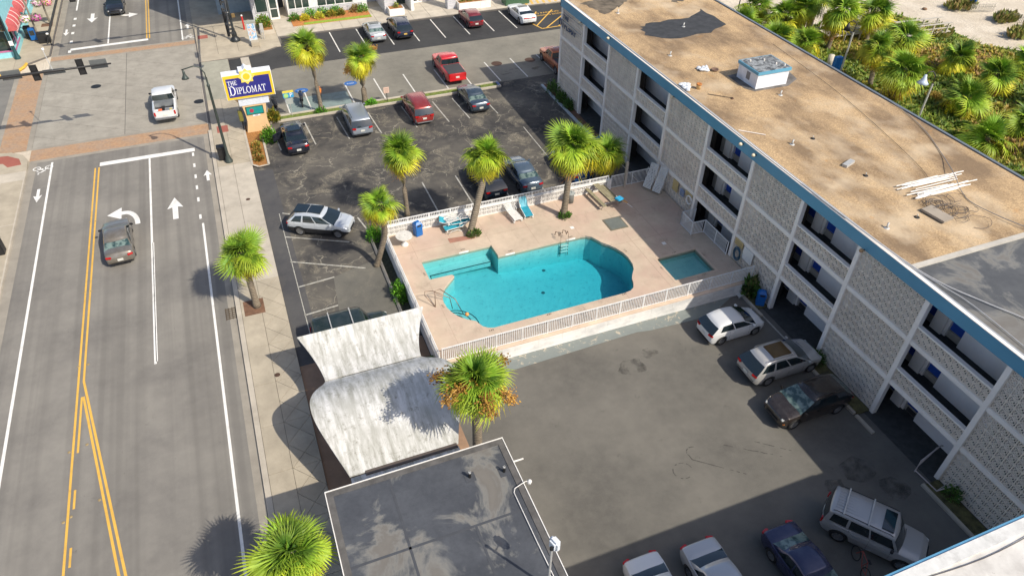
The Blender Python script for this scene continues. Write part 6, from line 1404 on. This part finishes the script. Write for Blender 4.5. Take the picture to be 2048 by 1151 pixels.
def signal(par, loc, rz, faces=3):
    m = T(loc) @ R(rz, 'Z'); k = MB().box(-.17, .17, -.12, .12, -.52, .52); k.tfm(m); k.build('signal_housing', SM, par)
    k = MB().box(-.26, .26, .0, .02, -.62, .62).tfm(m); k.build('backplate', SM, par)
    for i, c in enumerate(((.3, .02, .02), (.3, .2, .02), (.02, .2, .08))):
        z = .34-.34*i; q = MB().lathe([(.13, 0), (.13, -.22), (.115, -.22), (.115, 0)], 12, (0, -.12, z), 'Y', 0, pi).tfm(m); q.build('visor', SM, par)
        q = MB().lathe([(0, -.01), (.11, 0)], 12, (0, -.122, z), 'Y').tfm(m); q.build('lens', M('lens%d' % i, c, .3), par)
mast = thing('signal_mast', 'black traffic signal mast arm reaching across the left side street', 'traffic signal', (-25, 61.3, 0))
MB().lathe([(.3, 0), (.25, .4), (.16, .8), (.12, 6.6)], 14, (-25, 61.3, 0)).build('pole', SM, mast, True)
MB().tube([(-25, 61.3, 6.1), (-20, 61.3, 6.38), (-14, 61.35, 6.42), (-8.85, 61.4, 6.4)], [.13, .12, .10, .06], 10).build('arm', SM, mast, True)
for x in (-14.15, -11.0): signal(mast, (x, 61.6, 6.35), pi)
for x, w_ in ((-15.75, 1.3), (-12.9, 1.5), (-9.75, 1.2)):
    MB().box(x-w_/2, x+w_/2, 61.62, 61.65, 6.05, 6.75 if x != -12.9 else 6.45).build('sign_back', M('sign_grey', (.14, .15, .15), .5, .3), mast)
MB().tube([(-12.9, 61.4, 6.45), (-13.25, 62.6, 7.3), (-13.3, 62.9, 7.5)], .025, 6).build('detector_arm', VENT, mast); MB().lathe([(0, 0), (.1, .02), (.1, .2), (0, .22)], 10, (-13.3, 62.9, 7.45)).build('detector', WHITE, mast, True)
m2 = thing('signal_mast', 'tall dark signal pole with bulbous base at the far street corner', 'traffic signal', (.75, 79.55, .13))
MB().lathe([(.5, 0), (.5, .12), (.4, .3), (.25, .45), (.28, .6), (.24, .9), (.15, 1.1), (.17, 1.25), (.12, 1.35), (.11, 9)], 18, (.75, 79.55, .13)).build('pole', M('pole_dark', (.03, .034, .036), .4, .3), m2, True)
MB().tube([(.75, 79.55, 6.4), (-6, 79.3, 6.5), (-14.2, 79.2, 6.5)], [.12, .09, .05], 8).build('arm', SM, m2); MB().tube([(.75, 79.55, 6.3), (.5, 72, 6.35), (.27, 65.3, 6.2)], [.12, .09, .05], 8).build('arm', SM, m2)
for x in (-12.7, -9.1): signal(m2, (x, 79.1, 6.4), pi)
for x in (-13.7, -11.2, -7.4): MB().box(x-.6, x+.6, 79.35, 79.38, 6.1, 6.7).build('sign_back', MAT['sign_grey'], m2)
for y, z in ((66.3, 6.1), (69.2, 6.2)): signal(m2, (.18, y, z), pi/2)
MB().box(.18, .21, 71.2, 72.6, 5.9, 6.5).build('sign_back', MAT['sign_grey'], m2)
for z in (2.6, 4.0): signal(m2, (.2, 79.3, z+.5), pi/2); MB().tube([(.75, 79.5, z+.5), (.2, 79.4, z+.5)], .03, 6).build('bracket', VENT, m2)
MB().box(.9, 1.25, 79.2, 79.45, 2.6, 3.0).build('crossing_signal', M('ped_brown', (.18, .12, .05), .5), m2, bevel=.03)
kb_ = thing('information_kiosk', 'narrow information kiosk with coloured map panels on the corner', 'kiosk', (2.5, 77.6, .13))
MB().box(2.15, 2.95, 77.2, 77.9, .13, .6).build('plinth', WALK, kb_, bevel=.03); MB().box(2.1, 2.9, 77.95, 78.15, .13, 2.3).build('panel', M('kiosk_white', (.6, .66, .7), .4), kb_); MB().box(2.0, 2.95, 77.9, 78.3, 2.3, 2.5).build('roof', M('kiosk_roof', (.3, .32, .28), .6), kb_)
n = NT('kiosk_print'); k = n.mix(n.ramp(n.vor(n.obj(), 4.5, 'F1', 'Color'), (.0, (.6, .7, .75)), (.45, (.1, .35, .6)), (.6, (.7, .35, .3)), (.75, (.3, .65, .55)), (1, (.75, .75, .7))), (0, 0, 0), (0, 0, 0)); n.t.links.remove(n.t.nodes['Mix'].inputs[0].links[0]) if 0 else None
n = NT('kiosk_print2'); rm_ = n.ramp(n.noise(n.obj(), 3.5, 4), (.3, (.6, .7, .76)), (.45, (.1, .34, .62)), (.52, (.7, .74, .7)), (.6, (.65, .3, .28)), (.68, (.3, .62, .5))); n.col(rm_); n.set(Roughness=.35)
MB().box(2.15, 2.85, 77.94, 77.952, .7, 1.45).build('map_panel', n.m, kb_); MB().box(2.15, 2.85, 77.94, 77.952, 1.5, 2.2).build('map_panel', n.m, kb_)
rp = thing('red_post', 'red utility marker post on the corner pavement', 'post', (1.94, 82.4, .13)); MB().tube([(0, 0, 0), (0, 0, 1.45)], .09, 10).build('post', M('post_red', (.55, .03, .03), .4), rp, local=True); MB().lathe([(.1, 1.45), (.1, 1.55), (0, 1.6)], 10).build('cap', WHITE, rp, local=True)
mb = thing('meter_cabinet', 'grey metal cabinet beside the small corner planter', 'cabinet', (3.55, 79.1, .13)); MB().box(-.18, .18, -.15, .15, .7, 1.6).build('box', VENT, mb, bevel=.03, local=True); MB().tube([(-.1, 0, 0), (-.1, 0, .8)], .04, 6).build('leg', VENT, mb, local=True); MB().tube([(.1, 0, 0), (.1, 0, .8)], .04, 6).build('leg', VENT, mb, local=True)
cpz = thing('corner_planter', 'low concrete planter with bush at the street corner', 'planter', (4.1, 81.5, .13)); MB().box(3.4, 4.85, 80.2, 82.8, .13, .55).build('planter_box', WALKW, cpz); MB().box(3.5, 4.75, 80.3, 82.7, .55, .57).build('soil', MAT['mulch'], cpz)
shrub((4.0, 81.7, .6), .7, .9, 1.0, 900, G3+G1, 'green bush growing in the low corner planter', 70, size=.12)
# ================================================================ NORTH HOTEL
n = NT('stone_veneer'); p = n.pos(); br = n.node('ShaderNodeTexBrick'); cmb = n.node('ShaderNodeCombineXYZ'); sx_ = n.node('ShaderNodeSeparateXYZ'); n.link(p, sx_.inputs[0]); ad = n.math('ADD', sx_.outputs[0], sx_.outputs[1]); n.link(ad, cmb.inputs[0]); n.link(sx_.outputs[2], cmb.inputs[1]); n.link(cmb.outputs[0], br.inputs[0])
for i_, v_ in (('Scale', 1), ('Brick Width', .42), ('Row Height', .1), ('Mortar Size', .006)): br.inputs[i_].default_value = v_
br.inputs['Color1'].default_value = (.55, .55, .58, 1); br.inputs['Color2'].default_value = (.34, .35, .38, 1); br.inputs['Mortar'].default_value = (.2, .2, .21, 1); br.inputs['Bias'].default_value = -.2
n.col(n.mix(n.ramp(n.noise(p, 4, 4), (.35, .0), (.65, .5)), br.outputs[0], (.68, .68, .68))); n.set(Roughness=.85); n.bump(br.outputs[1], -.5, .02); STONE = n.m
HG = NT('hotel_glass'); HG.col((.03, .05, .045)); HG.set(Roughness=.05, Specular_IOR_Level=.8); HG = HG.m
HWH = M('hotel_white', (.72, .73, .72), .6, dirt=.1)
ho = thing('hotel_building', 'hotel front with grey stacked stone, white door frames and dark glass', 'hotel', (15, 90, .13))
def B(nm, mt, x0, x1, y0, y1, z0, z1, bevel=0, par=None): return MB().box(x0, x1, y0, y1, z0, z1).build(nm, mt, par or ho, bevel=bevel)
B('wall', STONE, 3.2, 5.0, 84.5, 96, 0, 4); B('wall', HWH, 5.9, 40, 90, 100, 0, 9); B('wall', STONE, 3.2, 3.6, 84.5, 96, 4, 9) if 0 else None
for x0, x1 in ((3.65, 4.9),): B('window_frame', HWH, x0-.08, x1+.0, 84.42, 84.5, 1.0, 2.6); B('window', HG, x0, x1-.08, 84.40, 84.42, 1.06, 2.54)
B('door_frame', WHITE, 4.98, 6.0, 84.35, 84.5, .13, 2.6); B('door_glass', HG, 5.13, 5.85, 84.33, 84.35, .35, 1.25); B('door_glass', HG, 5.13, 5.85, 84.33, 84.35, 1.35, 2.4)
B('wall', M('entry_dark', (.04, .045, .05), .7), 6.0, 6.9, 88.0, 88.2, 0, 4); B('wall', STONE, 5.98, 6.05, 84.6, 88, 0, 4)
B('window_frame', WHITE, 6.95, 7.05, 84.4, 88, .13, 2.6); B('window', HG, 6.99, 7.0, 84.5, 88, .3, 2.5)
B('wall', STONE, 7.05, 14.4, 84.45, 84.9, 0, .95); 
for x0, x1, nn in ((7.1, 9.4, 3), (10.3, 14.3, 4)):
    B('window_frame', WHITE, x0, x1, 84.5, 84.7, .95, 2.7)
    for i in range(nn): w_ = (x1-x0)/nn; B('window', HG, x0+i*w_+.05, x0+(i+1)*w_-.05, 84.48, 84.5, 1.02, 2.6)
B('wall', HWH, 9.4, 10.3, 84.5, 84.9, .95, 4); B('wall', HWH, 14.3, 15.9, 84.46, 84.9, .13, 4); B('wall', STONE, 13.6, 15.3, 84.4, 84.46, .13, .9)
B('wall', M('entry_grey', (.4, .44, .47), .6), 15.9, 17.5, 86.5, 86.7, 0, 4); B('wall', STONE, 17.4, 18.8, 82.1, 86.6, 0, 4)
B('window', HG, 18.8, 20.4, 84.6, 84.65, .13, 2.6); B('wall', HWH, 20.4, 20.75, 81.9, 86, 0, 4)
B('door_frame', WHITE, 20.8, 22.9, 84.3, 84.5, .13, 2.7); B('door_glass', HG, 20.95, 21.75, 84.27, 84.3, .35, 2.5); B('door_glass', HG, 21.95, 22.75, 84.27, 84.3, .35, 2.5)
B('wall', M('entry_grey', (.4, .44, .47), .6), 22.9, 24.9, 84.6, 84.8, 0, 4); B('wall', STONE, 24.5, 25.5, 81.0, 82.0, 0, 4); B('wall', HWH, 25.5, 40, 84.6, 85, 0, 4)
B('upper_floor', HWH, -.3, 4.9, 81.6, 96, 4.3, 13); B('wall', M('painted_shade_blue', (.25, .33, .4), .7), -.3, 3.2, 88, 96, 0, 4.3)  # street-side ground wall tinted blue, its shade painted into the colour
B('upper_floor', HWH, 4.9, 40, 90, 100, 9, 14)
for (x0, x1, y0, y1, h, lb) in ((17.65, 19.4, 81.0, 82.1, .75, 'white planter trough against the stone pier'), (25.6, 29.5, 80.1, 81.2, .8, 'long white planter trough with young plants')):
    pl = thing('planter', lb, 'planter', ((x0+x1)/2, y0, .13), 0, 'white planters along the hotel front')
    n_ = max(1, round((x1-x0)/1.3)); w_ = (x1-x0)/n_
    for i in range(n_): B('planter_panel', WHITE, x0+i*w_+.01, x0+(i+1)*w_-.01, y0, y0+.08, .13, .13+h, par=pl)
    B('planter_side', WHITE, x0, x0+.08, y0+.08, y1, .13, .13+h, par=pl); B('planter_side', WHITE, x1-.08, x1, y0+.08, y1, .13, .13+h, par=pl); B('soil', MAT['mulch'], x0+.08, x1-.08, y0+.08, y1, .13, .1+h, par=pl)
for i, x in enumerate((18.6, 26.2, 27.1, 28.0, 28.9)): shrub((x, 80.75 if i else 81.6, .9), .25, .25, .5, 160, [(.2, .28, .05), (.3, .3, .06)], ('young plant in the small white planter', 'first young plant from the left in the long planter', 'second young plant from the left in the long planter', 'third young plant from the left in the long planter', 'rightmost young plant in the long planter')[i], 80+i, name='potted_plant', cat='plant')
fbed = sheet('flower_bed', rect(7.0, 15.7, 81.5, 84.4), .18, M('bed_mulch', (.42, .17, .05), .95, sc=8, var=.4, bump=.5, world=True), thick=.1)
sheet('lawn_edge', rect(8.2, 15.7, 81.5, 82.1), .2, M('lawn', (.22, .32, .03), .9, sc=9, var=.4, world=True), thick=.02)
random.seed(77)
nm_ = ['tall green shrub', 'low yellow shrub', 'yellow green shrub', 'rounded green shrub']
for i, (x, y, s, c, lb) in enumerate(((7.4, 83.3, .6, G1, 'green shrub at the left end of the flower bed'), (8.5, 82.9, .5, [(.6, .5, .03), (.5, .45, .04)], 'bright yellow shrub near left end of the flower bed'), (9.2, 83.6, .75, G1, 'tall green shrub under the first hotel window'), (10.1, 82.9, .5, [(.45, .42, .04), (.3, .3, .04)], 'yellow shrub left of the bed centre'), (10.6, 83.7, .7, G2+G1, 'dark green shrub between the two hotel windows'), (11.5, 83.1, .55, G3, 'yellow green shrub in front of the second window'), (12.1, 83.8, .7, G1, 'green shrub against the stone sill'), (12.5, 83.2, .5, G3, 'low olive shrub beside the bare mulch'), (14.3, 83.7, .6, [(.25, .16, .08), (.3, .25, .06)], 'brownish shrub at the right end of the bed'), (15.1, 83.5, .65, G1+[(.2, .3, .12)], 'pale green shrub at the right end of the bed'))):
    shrub((x, y, .15), s, s*.75, s*1.2, 420, c, lb, 90+i, size=.11, group='shrubs in the hotel flower bed')
gx = thing('transformer_box', 'dark green transformer cabinet behind the white coupe', 'cabinet', (32.7, 80.4, .13)); B('cabinet', M('xfmr_green', (.06, .13, .07), .5), 31.2, 34.2, 79.7, 81.2, .13, 1.5, .04, gx); B('lid', M('xfmr_lid', (.09, .18, .09), .5), 31.15, 34.25, 79.65, 81.25, 1.5, 1.6, .02, gx)
# ================================================================ NW CORNER SHOP
CY = M('shop_cyan', (.28, .62, .68), .6, dirt=.1); PK = M('shop_pink', (.5, .15, .3), .5); AW = M('awning_red', (.50, .10, .10), .7, sc=5, var=.12)
shp = thing('corner_shop', 'turquoise corner shop with red awnings and pink window trim', 'shop', (-24, 88, .13))
MB().box(-40, -19.75, 82.45, 110, 0, .75).build('wall', CY, shp); MB().box(-40, -19.75, 82.45, 110, 2.7, 6).build('wall', CY, shp)
for x, y in ((-19.9, 82.55), (-19.9, 86.2), (-21.9, 82.55), (-19.9, 91.5), (-24.2, 82.55)): MB().box(x-.15, x+.14, y-.1, y+.25, .75, 2.7).build('wall', CY, shp)
MB().box(-40, -20.0, 82.75, 109, .75, 2.7).build('window', HG, shp)
MB().box(-40, -19.72, 82.4, 82.5, .72, .84).build('window_sill', PK, shp); MB().box(-19.78, -19.7, 82.6, 86, .72, .84).build('window_sill', PK, shp); MB().box(-19.77, -19.7, 84.2, 84.35, .84, 2.6).build('window_trim', PK, shp)
def awning(x, y0, y1, z0, z1, out, lab, seed=0):
    t = thing('awning', lab, 'awning', (x, (y0+y1)/2, z0), 0, 'red awnings on the corner shop'); b = MB(); st_ = MB(); N = 9
    P = [(x+out*sin(a), z0+(z1-z0)*cos(a)) for a in [i*pi/2/N for i in range(N+1)]]
    for i in range(N): b.add([(P[i][0], y0, P[i][1]), (P[i][0], y1, P[i][1]), (P[i+1][0], y1, P[i+1][1]), (P[i+1][0], y0, P[i+1][1])], [(0, 3, 2, 1)])
    for y in (y0, y1):
        k = len(b.v); b.v += [(x, y, z0)]+[(q[0], y, q[1]) for q in P]; b.f += [(k, k+i+1, k+i+2) for i in range(N)]
    b.build('canvas', AW, t)
    for j in range(1, 4):
        yy = y0+(y1-y0)*j/4; MB().tube([(q[0]+.01, yy, q[1]+.01) for q in P], .025, 5).build('stripe', WHITE, t)
    n_ = int((y1-y0)/.22)
    for j in range(n_): MB().box(P[-1][0]-.005, P[-1][0]+.02, y0+j*.22, y0+j*.22+.11, z0-.22, z0).build('valance_tab', WHITE if j%2==0 else AW, t)
    MB().box(P[-1][0]-.01, P[-1][0]+.01, y0, y1, z0-.12, z0).build('valance', AW, t)
awning(-20.3, 83.2, 87.6, 2.4, 3.5, 1.15, 'red awning with white stripes nearest the crossing')
awning(-20.3, 88.6, 92.5, 2.4, 3.5, 1.15, 'red awning partly behind the flower baskets')
for i, (x, y) in enumerate(((-18.6, 86.5), (-19.1, 87.2))):
    t = thing('newspaper_box', ('blue news rack beside the shop corner', 'black shaded news rack behind the blue one')[i], 'news rack', (x, y, .13)); MB().box(-.3, .3, -.25, .25, .1, 1.3).build('cabinet', BBIN if i == 0 else SM, t, bevel=.03, local=True); MB().box(-.22, .22, -.26, -.25, .6, 1.1).build('door', GLASS, t, local=True)
mn = thing('window_figure', 'red dressed display figure standing inside the shop window', 'mannequin', (-21.6, 82.7, .75)); MB().lathe([(0, 0), (.28, .02), (.2, .5), (.25, .8), (.1, .95), (.12, 1.1), (.1, 1.25), (0, 1.3)], 12, (-21.6, 82.6, .78)).build('figure', M('fig_red', (.5, .06, .08), .6), mn, True)
np_ = thing('signal_post', 'dark green ornamental signal post at the shop corner', 'traffic signal', (-19.75, 82.0, .13)); MB().lathe([(.3, 0), (.28, .2), (.18, .4), (.16, 1), (.14, 1.2), (.11, 4.2)], 14, (-19.75, 82.0, .13)).build('pole', M('teal_dark', (.02, .07, .075), .4, .2), np_, True)
signal(np_, (-19.9, 81.7, 3.6), -.6); MB().box(-19.9, -19.55, 81.8, 81.84, 1.5, 1.95).build('plate', WHITE, np_); MB().box(-20.1, -19.8, 81.6, 81.9, 3.0, 3.3).build('crossing_signal', M('ped_brown', (.18, .12, .05), .5), np_)
for i, (x, y, h, cols, lb) in enumerate(((-18.1, 86.1, 2.55, [(.7, .12, .4), (.75, .3, .55), (.2, .3, .1)], 'tan pole with a large pink hanging flower basket'), (-17.5, 90.8, 2.5, [(.7, .2, .45), (.6, .35, .2), (.2, .3, .1)], 'second tan pole with pink flower basket farther up the street'))):
    t = thing('flower_pole', lb, 'flower pole', (x, y, .13)); MB().tube([(0, 0, 0), (0, 0, 5)], .09, 8).build('pole', M('pole_tan', (.2, .18, .14), .7), t, local=True)
    for s in (-1, 1):
        MB().tube([(0, 0, h+.2), (s*.35, -.1, h+.35), (s*.55, -.15, h+.2)], .02, 5).build('bracket', SM, t, local=True)
        MB().lathe([(0, -.3), (.25, -.15), (.34, .1), (0, .1)], 12, (s*.55, -.15, h-.2)).build('basket', SM, t, True, local=True)
        b = MB(); random.seed(i*5+s+9)
        for j in range(420):
            q = Vector((random.gauss(0, 1), random.gauss(0, 1), random.gauss(0, 1))).normalized()*random.uniform(.3, .58); c = Vector((s*.5, -.15, h-.12))+Vector((q.x*1.05, q.y*1.05, q.z*.75)); a = q.normalized().orthogonal().normalized()*.055; e = q.normalized().cross(a)
            k = len(b.v); b.v += [tuple(c-a-e), tuple(c+a-e), tuple(c+a+e), tuple(c-a+e)]; b.f.append((k, k+1, k+2, k+3)); cc = random.choice(cols if s > 0 else [(.7, .68, .6), (.7, .35, .55), (.25, .35, .12)]); b.c += [cc]*4
        b.build('flowers', LEAF, t, local=True)
sheet('tree_pit', rect(-18.4, -17.3, 90.3, 91.3), .14, SOIL, thick=.08)
tf = thing('signal_truss', 'dark lattice railing leaning along the far left kerb', 'railing', (-17.1, 92, .13)); b = MB()
for y0 in range(85, 112, 1):
    b.tube([(-17.35, y0, .2), (-17.0, y0+.5, 1.1), (-17.35, y0+1, .2)], .035, 5)
b.tube([(-17.35, 85, .2), (-17.35, 112, .2)], .05, 6); b.tube([(-17.0, 85, 1.1), (-17.0, 112, 1.1)], .05, 6); b.tube([(-17.2, 85, .65), (-17.2, 112, .65)], .035, 6); b.build('lattice', SM, tf)
sp = thing('leaning_post', 'white capped thin post at the far left crossing', 'post', (-16.95, 84.6, .13)); MB().tube([(-16.95, 84.6, .13), (-16.95, 84.6, 1.2)], .04, 6).build('post', SM, sp); MB().lathe([(0, 0), (.13, .03), (.13, .16), (0, .2)], 10, (-16.95, 84.6, 1.2)).build('cap', WHITE, sp, True)
yb = thing('hydrant', 'yellow hydrant at the far left pavement edge', 'hydrant', (-21.4, 79.4, .13)); MB().lathe([(.2, 0), (.2, .06), (.13, .1), (.13, .5), (.17, .55), (.1, .68), (0, .72)], 14).build('barrel', M('hyd_yellow', (.7, .55, .05), .5), yb, True, local=True); MB().tube([(-.25, 0, .4), (.25, 0, .4)], .06, 8).build('nozzle', MAT['hyd_yellow'], yb, local=True)
# ================================================================ BEACH SIDE
n = NT('dune_ground'); p = n.pos()
k = n.mix(n.ramp(n.noise(p, .5, 7, .7), (.35, 0.), (.65, 1.)), (.14, .19, .03), (.34, .34, .05))
k = n.mix(n.ramp(n.noise(p, .22, 5, .65), (.50, 0.), (.66, .9)), k, (.30, .19, .045)); k = n.mix(n.ramp(n.noise(p, .16, 3), (.6, 0.), (.7, .7)), k, (.42, .31, .05)); k = n.mix(n.ramp(n.noise(p, 2.5, 6, .8), (.5, 0.), (.7, .8)), k, (.05, .08, .02))
n.col(k); n.set(Roughness=.95); n.bump(n.noise(p, 2.2, 8, .8), 1, .25); DUNE = n.m
edge = [(40.2, 59.0), (50, 60.5), (57, 61.5), (62, 62.5), (66, 63.5), (70.6, 64.2), (73.7, 61.9), (74.6, 58.9), (75.6, 56.3), (75.5, 52.1), (78.3, 49), (80.5, 45), (82.5, 39), (84, 30), (86, 10), (86, -40), (40.2, -40)]
sheet('dune_vegetation_ground', edge, .12, DUNE, thick=.2)
random.seed(11); b = MB()
for i in range(16000):
    x, y = random.uniform(44, 84), random.uniform(20, 63)
    if not inside((x, y), edge) or (x > 66 and y > 57.5 and random.random() < .5): continue
    if random.random() < .25: x, y = x, y
    h = random.uniform(.10, .42); v_ = sin(x*.31+1.3*sin(y*.23))+cos(y*.37+.8*sin(x*.29)); col = random.choice([(.18, .30, .03), (.28, .34, .04), (.12, .20, .03)] if v_ < .2 else [(.42, .40, .05), (.30, .34, .04), (.5, .36, .08)] if v_ < 1.0 else [(.6, .48, .05), (.45, .28, .09), (.36, .22, .08)])
    for j in range(5):
        a = random.uniform(0, 6.28); l = random.uniform(.15, .45); w_ = random.uniform(.06, .14); c, s = cos(a), sin(a); k_ = len(b.v)
        b.v += [(x-s*w_, y+c*w_, .1), (x+s*w_, y-c*w_, .1), (x+c*l, y+s*l, .1+h)]; b.f.append((k_, k_+1, k_+2)); sh = random.uniform(.8, 1.2); b.c += [tuple(q*sh*.9 for q in col)]*2+[tuple(q*sh for q in col)]
o = b.build('dune_grass', LEAF, kind='stuff'); tag(o, 'yellow green dune grass and weeds covering the ground behind the motel', 'dune grass')
for i, (x, y, r, lb) in enumerate(((82.8, 61.5, 1.5, 'tall grass clump beside the blue beach bin'), (84.3, 56.6, 1.2, 'grass clump at the slatted sand fence'), (81.6, 52.4, 1.3, 'grass clump on the inner side of the sand path'), (85.5, 53.3, 1.5, 'grass clump at the right edge of the beach'), (72.6, 56.0, 1.6, 'tall brown sea oats at the dune edge'))):
    shrub((x, y, 0), r*1.3, r*.8, r*.4, 520, [(.3, .3, .08), (.18, .22, .05), (.4, .3, .12)], lb, 110+i, size=.35, up=1.5, name='grass_clump', cat='grass clump', group='grass clumps on the beach')
GWD = M('grey_wood', (.44, .41, .35), .85, sc=3, var=.2)
bd = thing('boardwalk', 'grey weathered boardwalk with rails crossing the dunes', 'boardwalk', (66, 58, 0))
def walkway(pts, w_, z=.75):
    for a, c in zip(pts, pts[1:]):
        a = Vector((*a, 0)); c = Vector((*c, 0)); L = (c-a).length; d = (c-a)/L; nn = Vector((-d.y, d.x, 0)); i = 0
        while i*.32 < L: q = a+d*(i*.32+.15)+Vector((0, 0, z)); MB().obox(q, (.29, w_, .05), atan2(d.y, d.x)).build('plank', GWD, bd); i += 1
        for s in (-1, 1):
            MB().beam(a+nn*s*w_/2+Vector((0, 0, z+1.0)), c+nn*s*w_/2+Vector((0, 0, z+1.0)), .24, .06).build('rail', GWD, bd); MB().beam(a+nn*s*w_/2+Vector((0, 0, z+.5)), c+nn*s*w_/2+Vector((0, 0, z+.5)), .04, .12).build('rail', GWD, bd)
            k_ = 0
            while k_*1.9 <= L: q = a+nn*s*w_/2+d*k_*1.9; MB().box(q.x-.06, q.x+.06, q.y-.06, q.y+.06, 0, z+1.0).build('post', GWD, bd); k_ += 1
walkway([(60.0, 58.9), (66.2, 58.4)], 2.0); walkway([(67.6, 62.3), (66.8, 57.2)], 1.5); walkway([(67.4, 56.1), (73.5, 55.6)], 1.6)
bs = thing('beach_lamp', 'blue white bell street lamp on a pale pole in the thicket', 'street lamp', (56.2, 41.45, 0)); MB().tube([(56.2, 41.45, 0), (56.2, 41.45, 3.2)], .09, 8).build('pole', M('pole_pale', (.4, .4, .37), .6), bs); MB().tube([(56.2, 41.45, 3.2), (56.25, 41.5, 3.9), (56.0, 41.7, 4.25), (55.6, 41.8, 4.2), (55.4, 41.8, 4.0)], .05, 8).build('arm', SM, bs, True); MB().lathe([(0, .05), (.1, .02), (.16, -.25), (.3, -.55), (.5, -.75), (.46, -.76), (0, -.5)], 16, (55.4, 41.8, 4.0)).build('lamp_shade', M('shade_bluewhite', (.5, .58, .72), .35, dirt=.3), bs, True)
b2 = thing('beach_lamp', 'slim pale lamp pole beside the boardwalk end', 'street lamp', (55.8, 51.3, 0)); MB().tube([(55.8, 51.3, 0), (55.8, 51.3, 4.2)], .09, 8).build('pole', MAT['pole_pale'], b2); MB().tube([(55.8, 51.3, 4.2), (55.9, 51.3, 5.0), (55.6, 51.5, 5.3), (55.2, 51.6, 5.1)], .05, 8).build('arm', SM, b2, True); MB().lathe([(0, .05), (.1, .02), (.16, -.25), (.36, -.6), (0, -.4)], 14, (55.2, 51.6, 5.0)).build('lamp_shade', SM, b2, True)
cpn = thing('concrete_pole', 'thick grey concrete pole rising out of the palms', 'utility pole', (60.6, 62.0, 0)); MB().tube([(60.6, 62.0, 0), (60.6, 62.0, 11)], .35, 14, r2=.25).build('pole', M('concrete_pole', (.30, .29, .27), .8), cpn, True)
for i, (x, y, h, lb) in enumerate(((56.0, 53.2, 1.2, 'short pale concrete stub behind the roof near the penthouse'), (57.8, 57.9, 2.0, 'pale concrete stub at the foot of the palms'))): t = thing('concrete_stub', lb, 'post', (x, y, 0)); MB().tube([(0, 0, 0), (0, 0, h)], .3, 12).build('post', M('stub_pale', (.55, .5, .42), .8), t, True, local=True)
tp = thing('thin_pole', 'thin dark pole behind the far roof edge', 'pole', (52.0, 64.0, 0)); MB().tube([(52, 64, 0), (52, 64, 6)], .06, 6).build('pole', MET, tp)
bc = thing('blue_box', 'bright blue box at the back edge beyond the roof', 'box', (55.6, 51.9, 0)); MB().box(55.2, 56.0, 51.6, 52.1, .3, 1.6).build('box', BBIN, bc, bevel=.03)
for i, (a, c) in enumerate((((82.6, 60.0), (85.6, 59.2)), ((83.3, 57.4), (88.5, 52.5)))):
    t = thing('sand_fence', ('short slatted sand fence by the blue beach bin', 'long slatted sand fence at the right edge of the beach')[i], 'sand fence', (*a, 0), 0, 'slatted sand fences'); a = Vector(a); c = Vector(c); L = (c-a).length; m_ = int(L/.16); pm = MB().box(-.03, .03, -.012, .012, 0, .95).mesh('slat', GWD)
    for j in range(m_): q = (c-a)*j/m_; inst(pm, 'slat', t, (q.x, q.y, 0), (random.uniform(-.06, .06), 0, atan2((c-a).y, (c-a).x)))
    MB().beam((a.x, a.y, .6), (c.x, c.y, .6), .015, .02).build('wire', MET, t)
db = thing('driftwood', 'small brown clump on the open sand', 'debris', (78.2, 62.6, 0)); MB().lathe([(0, 0), (.3, .02), (.25, .15), (0, .2)], 9).build('clump', M('clump', (.2, .12, .07), .9), db, True, local=True)

random.seed(123)
for i in range(34):
    x, y = random.uniform(46, 80), random.uniform(28, 60)
    if not inside((x, y), edge) or (x > 64 and y > 54): continue
    r = random.uniform(.5, 1.3); ci = random.randrange(5); cols = [G1, G3, [(.16, .26, .04), (.1, .18, .03)], [(.4, .28, .08), (.3, .25, .06)], [(.6, .5, .05), (.4, .4, .05)]][ci]
    shrub((x, y, .1), r, r, r*.55, 420, cols, ('bright green', 'yellow green', 'dark green', 'rusty brown', 'golden yellow')[ci]+' low dune bush among the palms behind the motel', 300+i, size=.16, up=.4, name='dune_bush', cat='bush', group='dune bushes')

for i, (x, y, h, lb) in enumerate(((50.5, 61.0, 2.4, 'palm crown touching the far roof edge beside the dark pole'), (58.5, 60.8, 4.2, 'second palm at the grey concrete pole'), (53.0, 58.5, 1.6, 'low palm filling the gap behind the roof'), (64.5, 34.5, 1.4, 'palm between two others at the right edge'), (58.8, 28.0, .9, 'lowest right palm clump by the roof edge'), (66.5, 47.5, 1.8, 'yellowish palm in front of the dune grasses'))):
    palm([(x, y, 0), (x+.1, y+.1, h*.5), (x+.2, y, h)], 2.7, 44, lb, 150+i, yel=.35, dry=.1, r0=.24, group='palms on the dunes behind the motel')
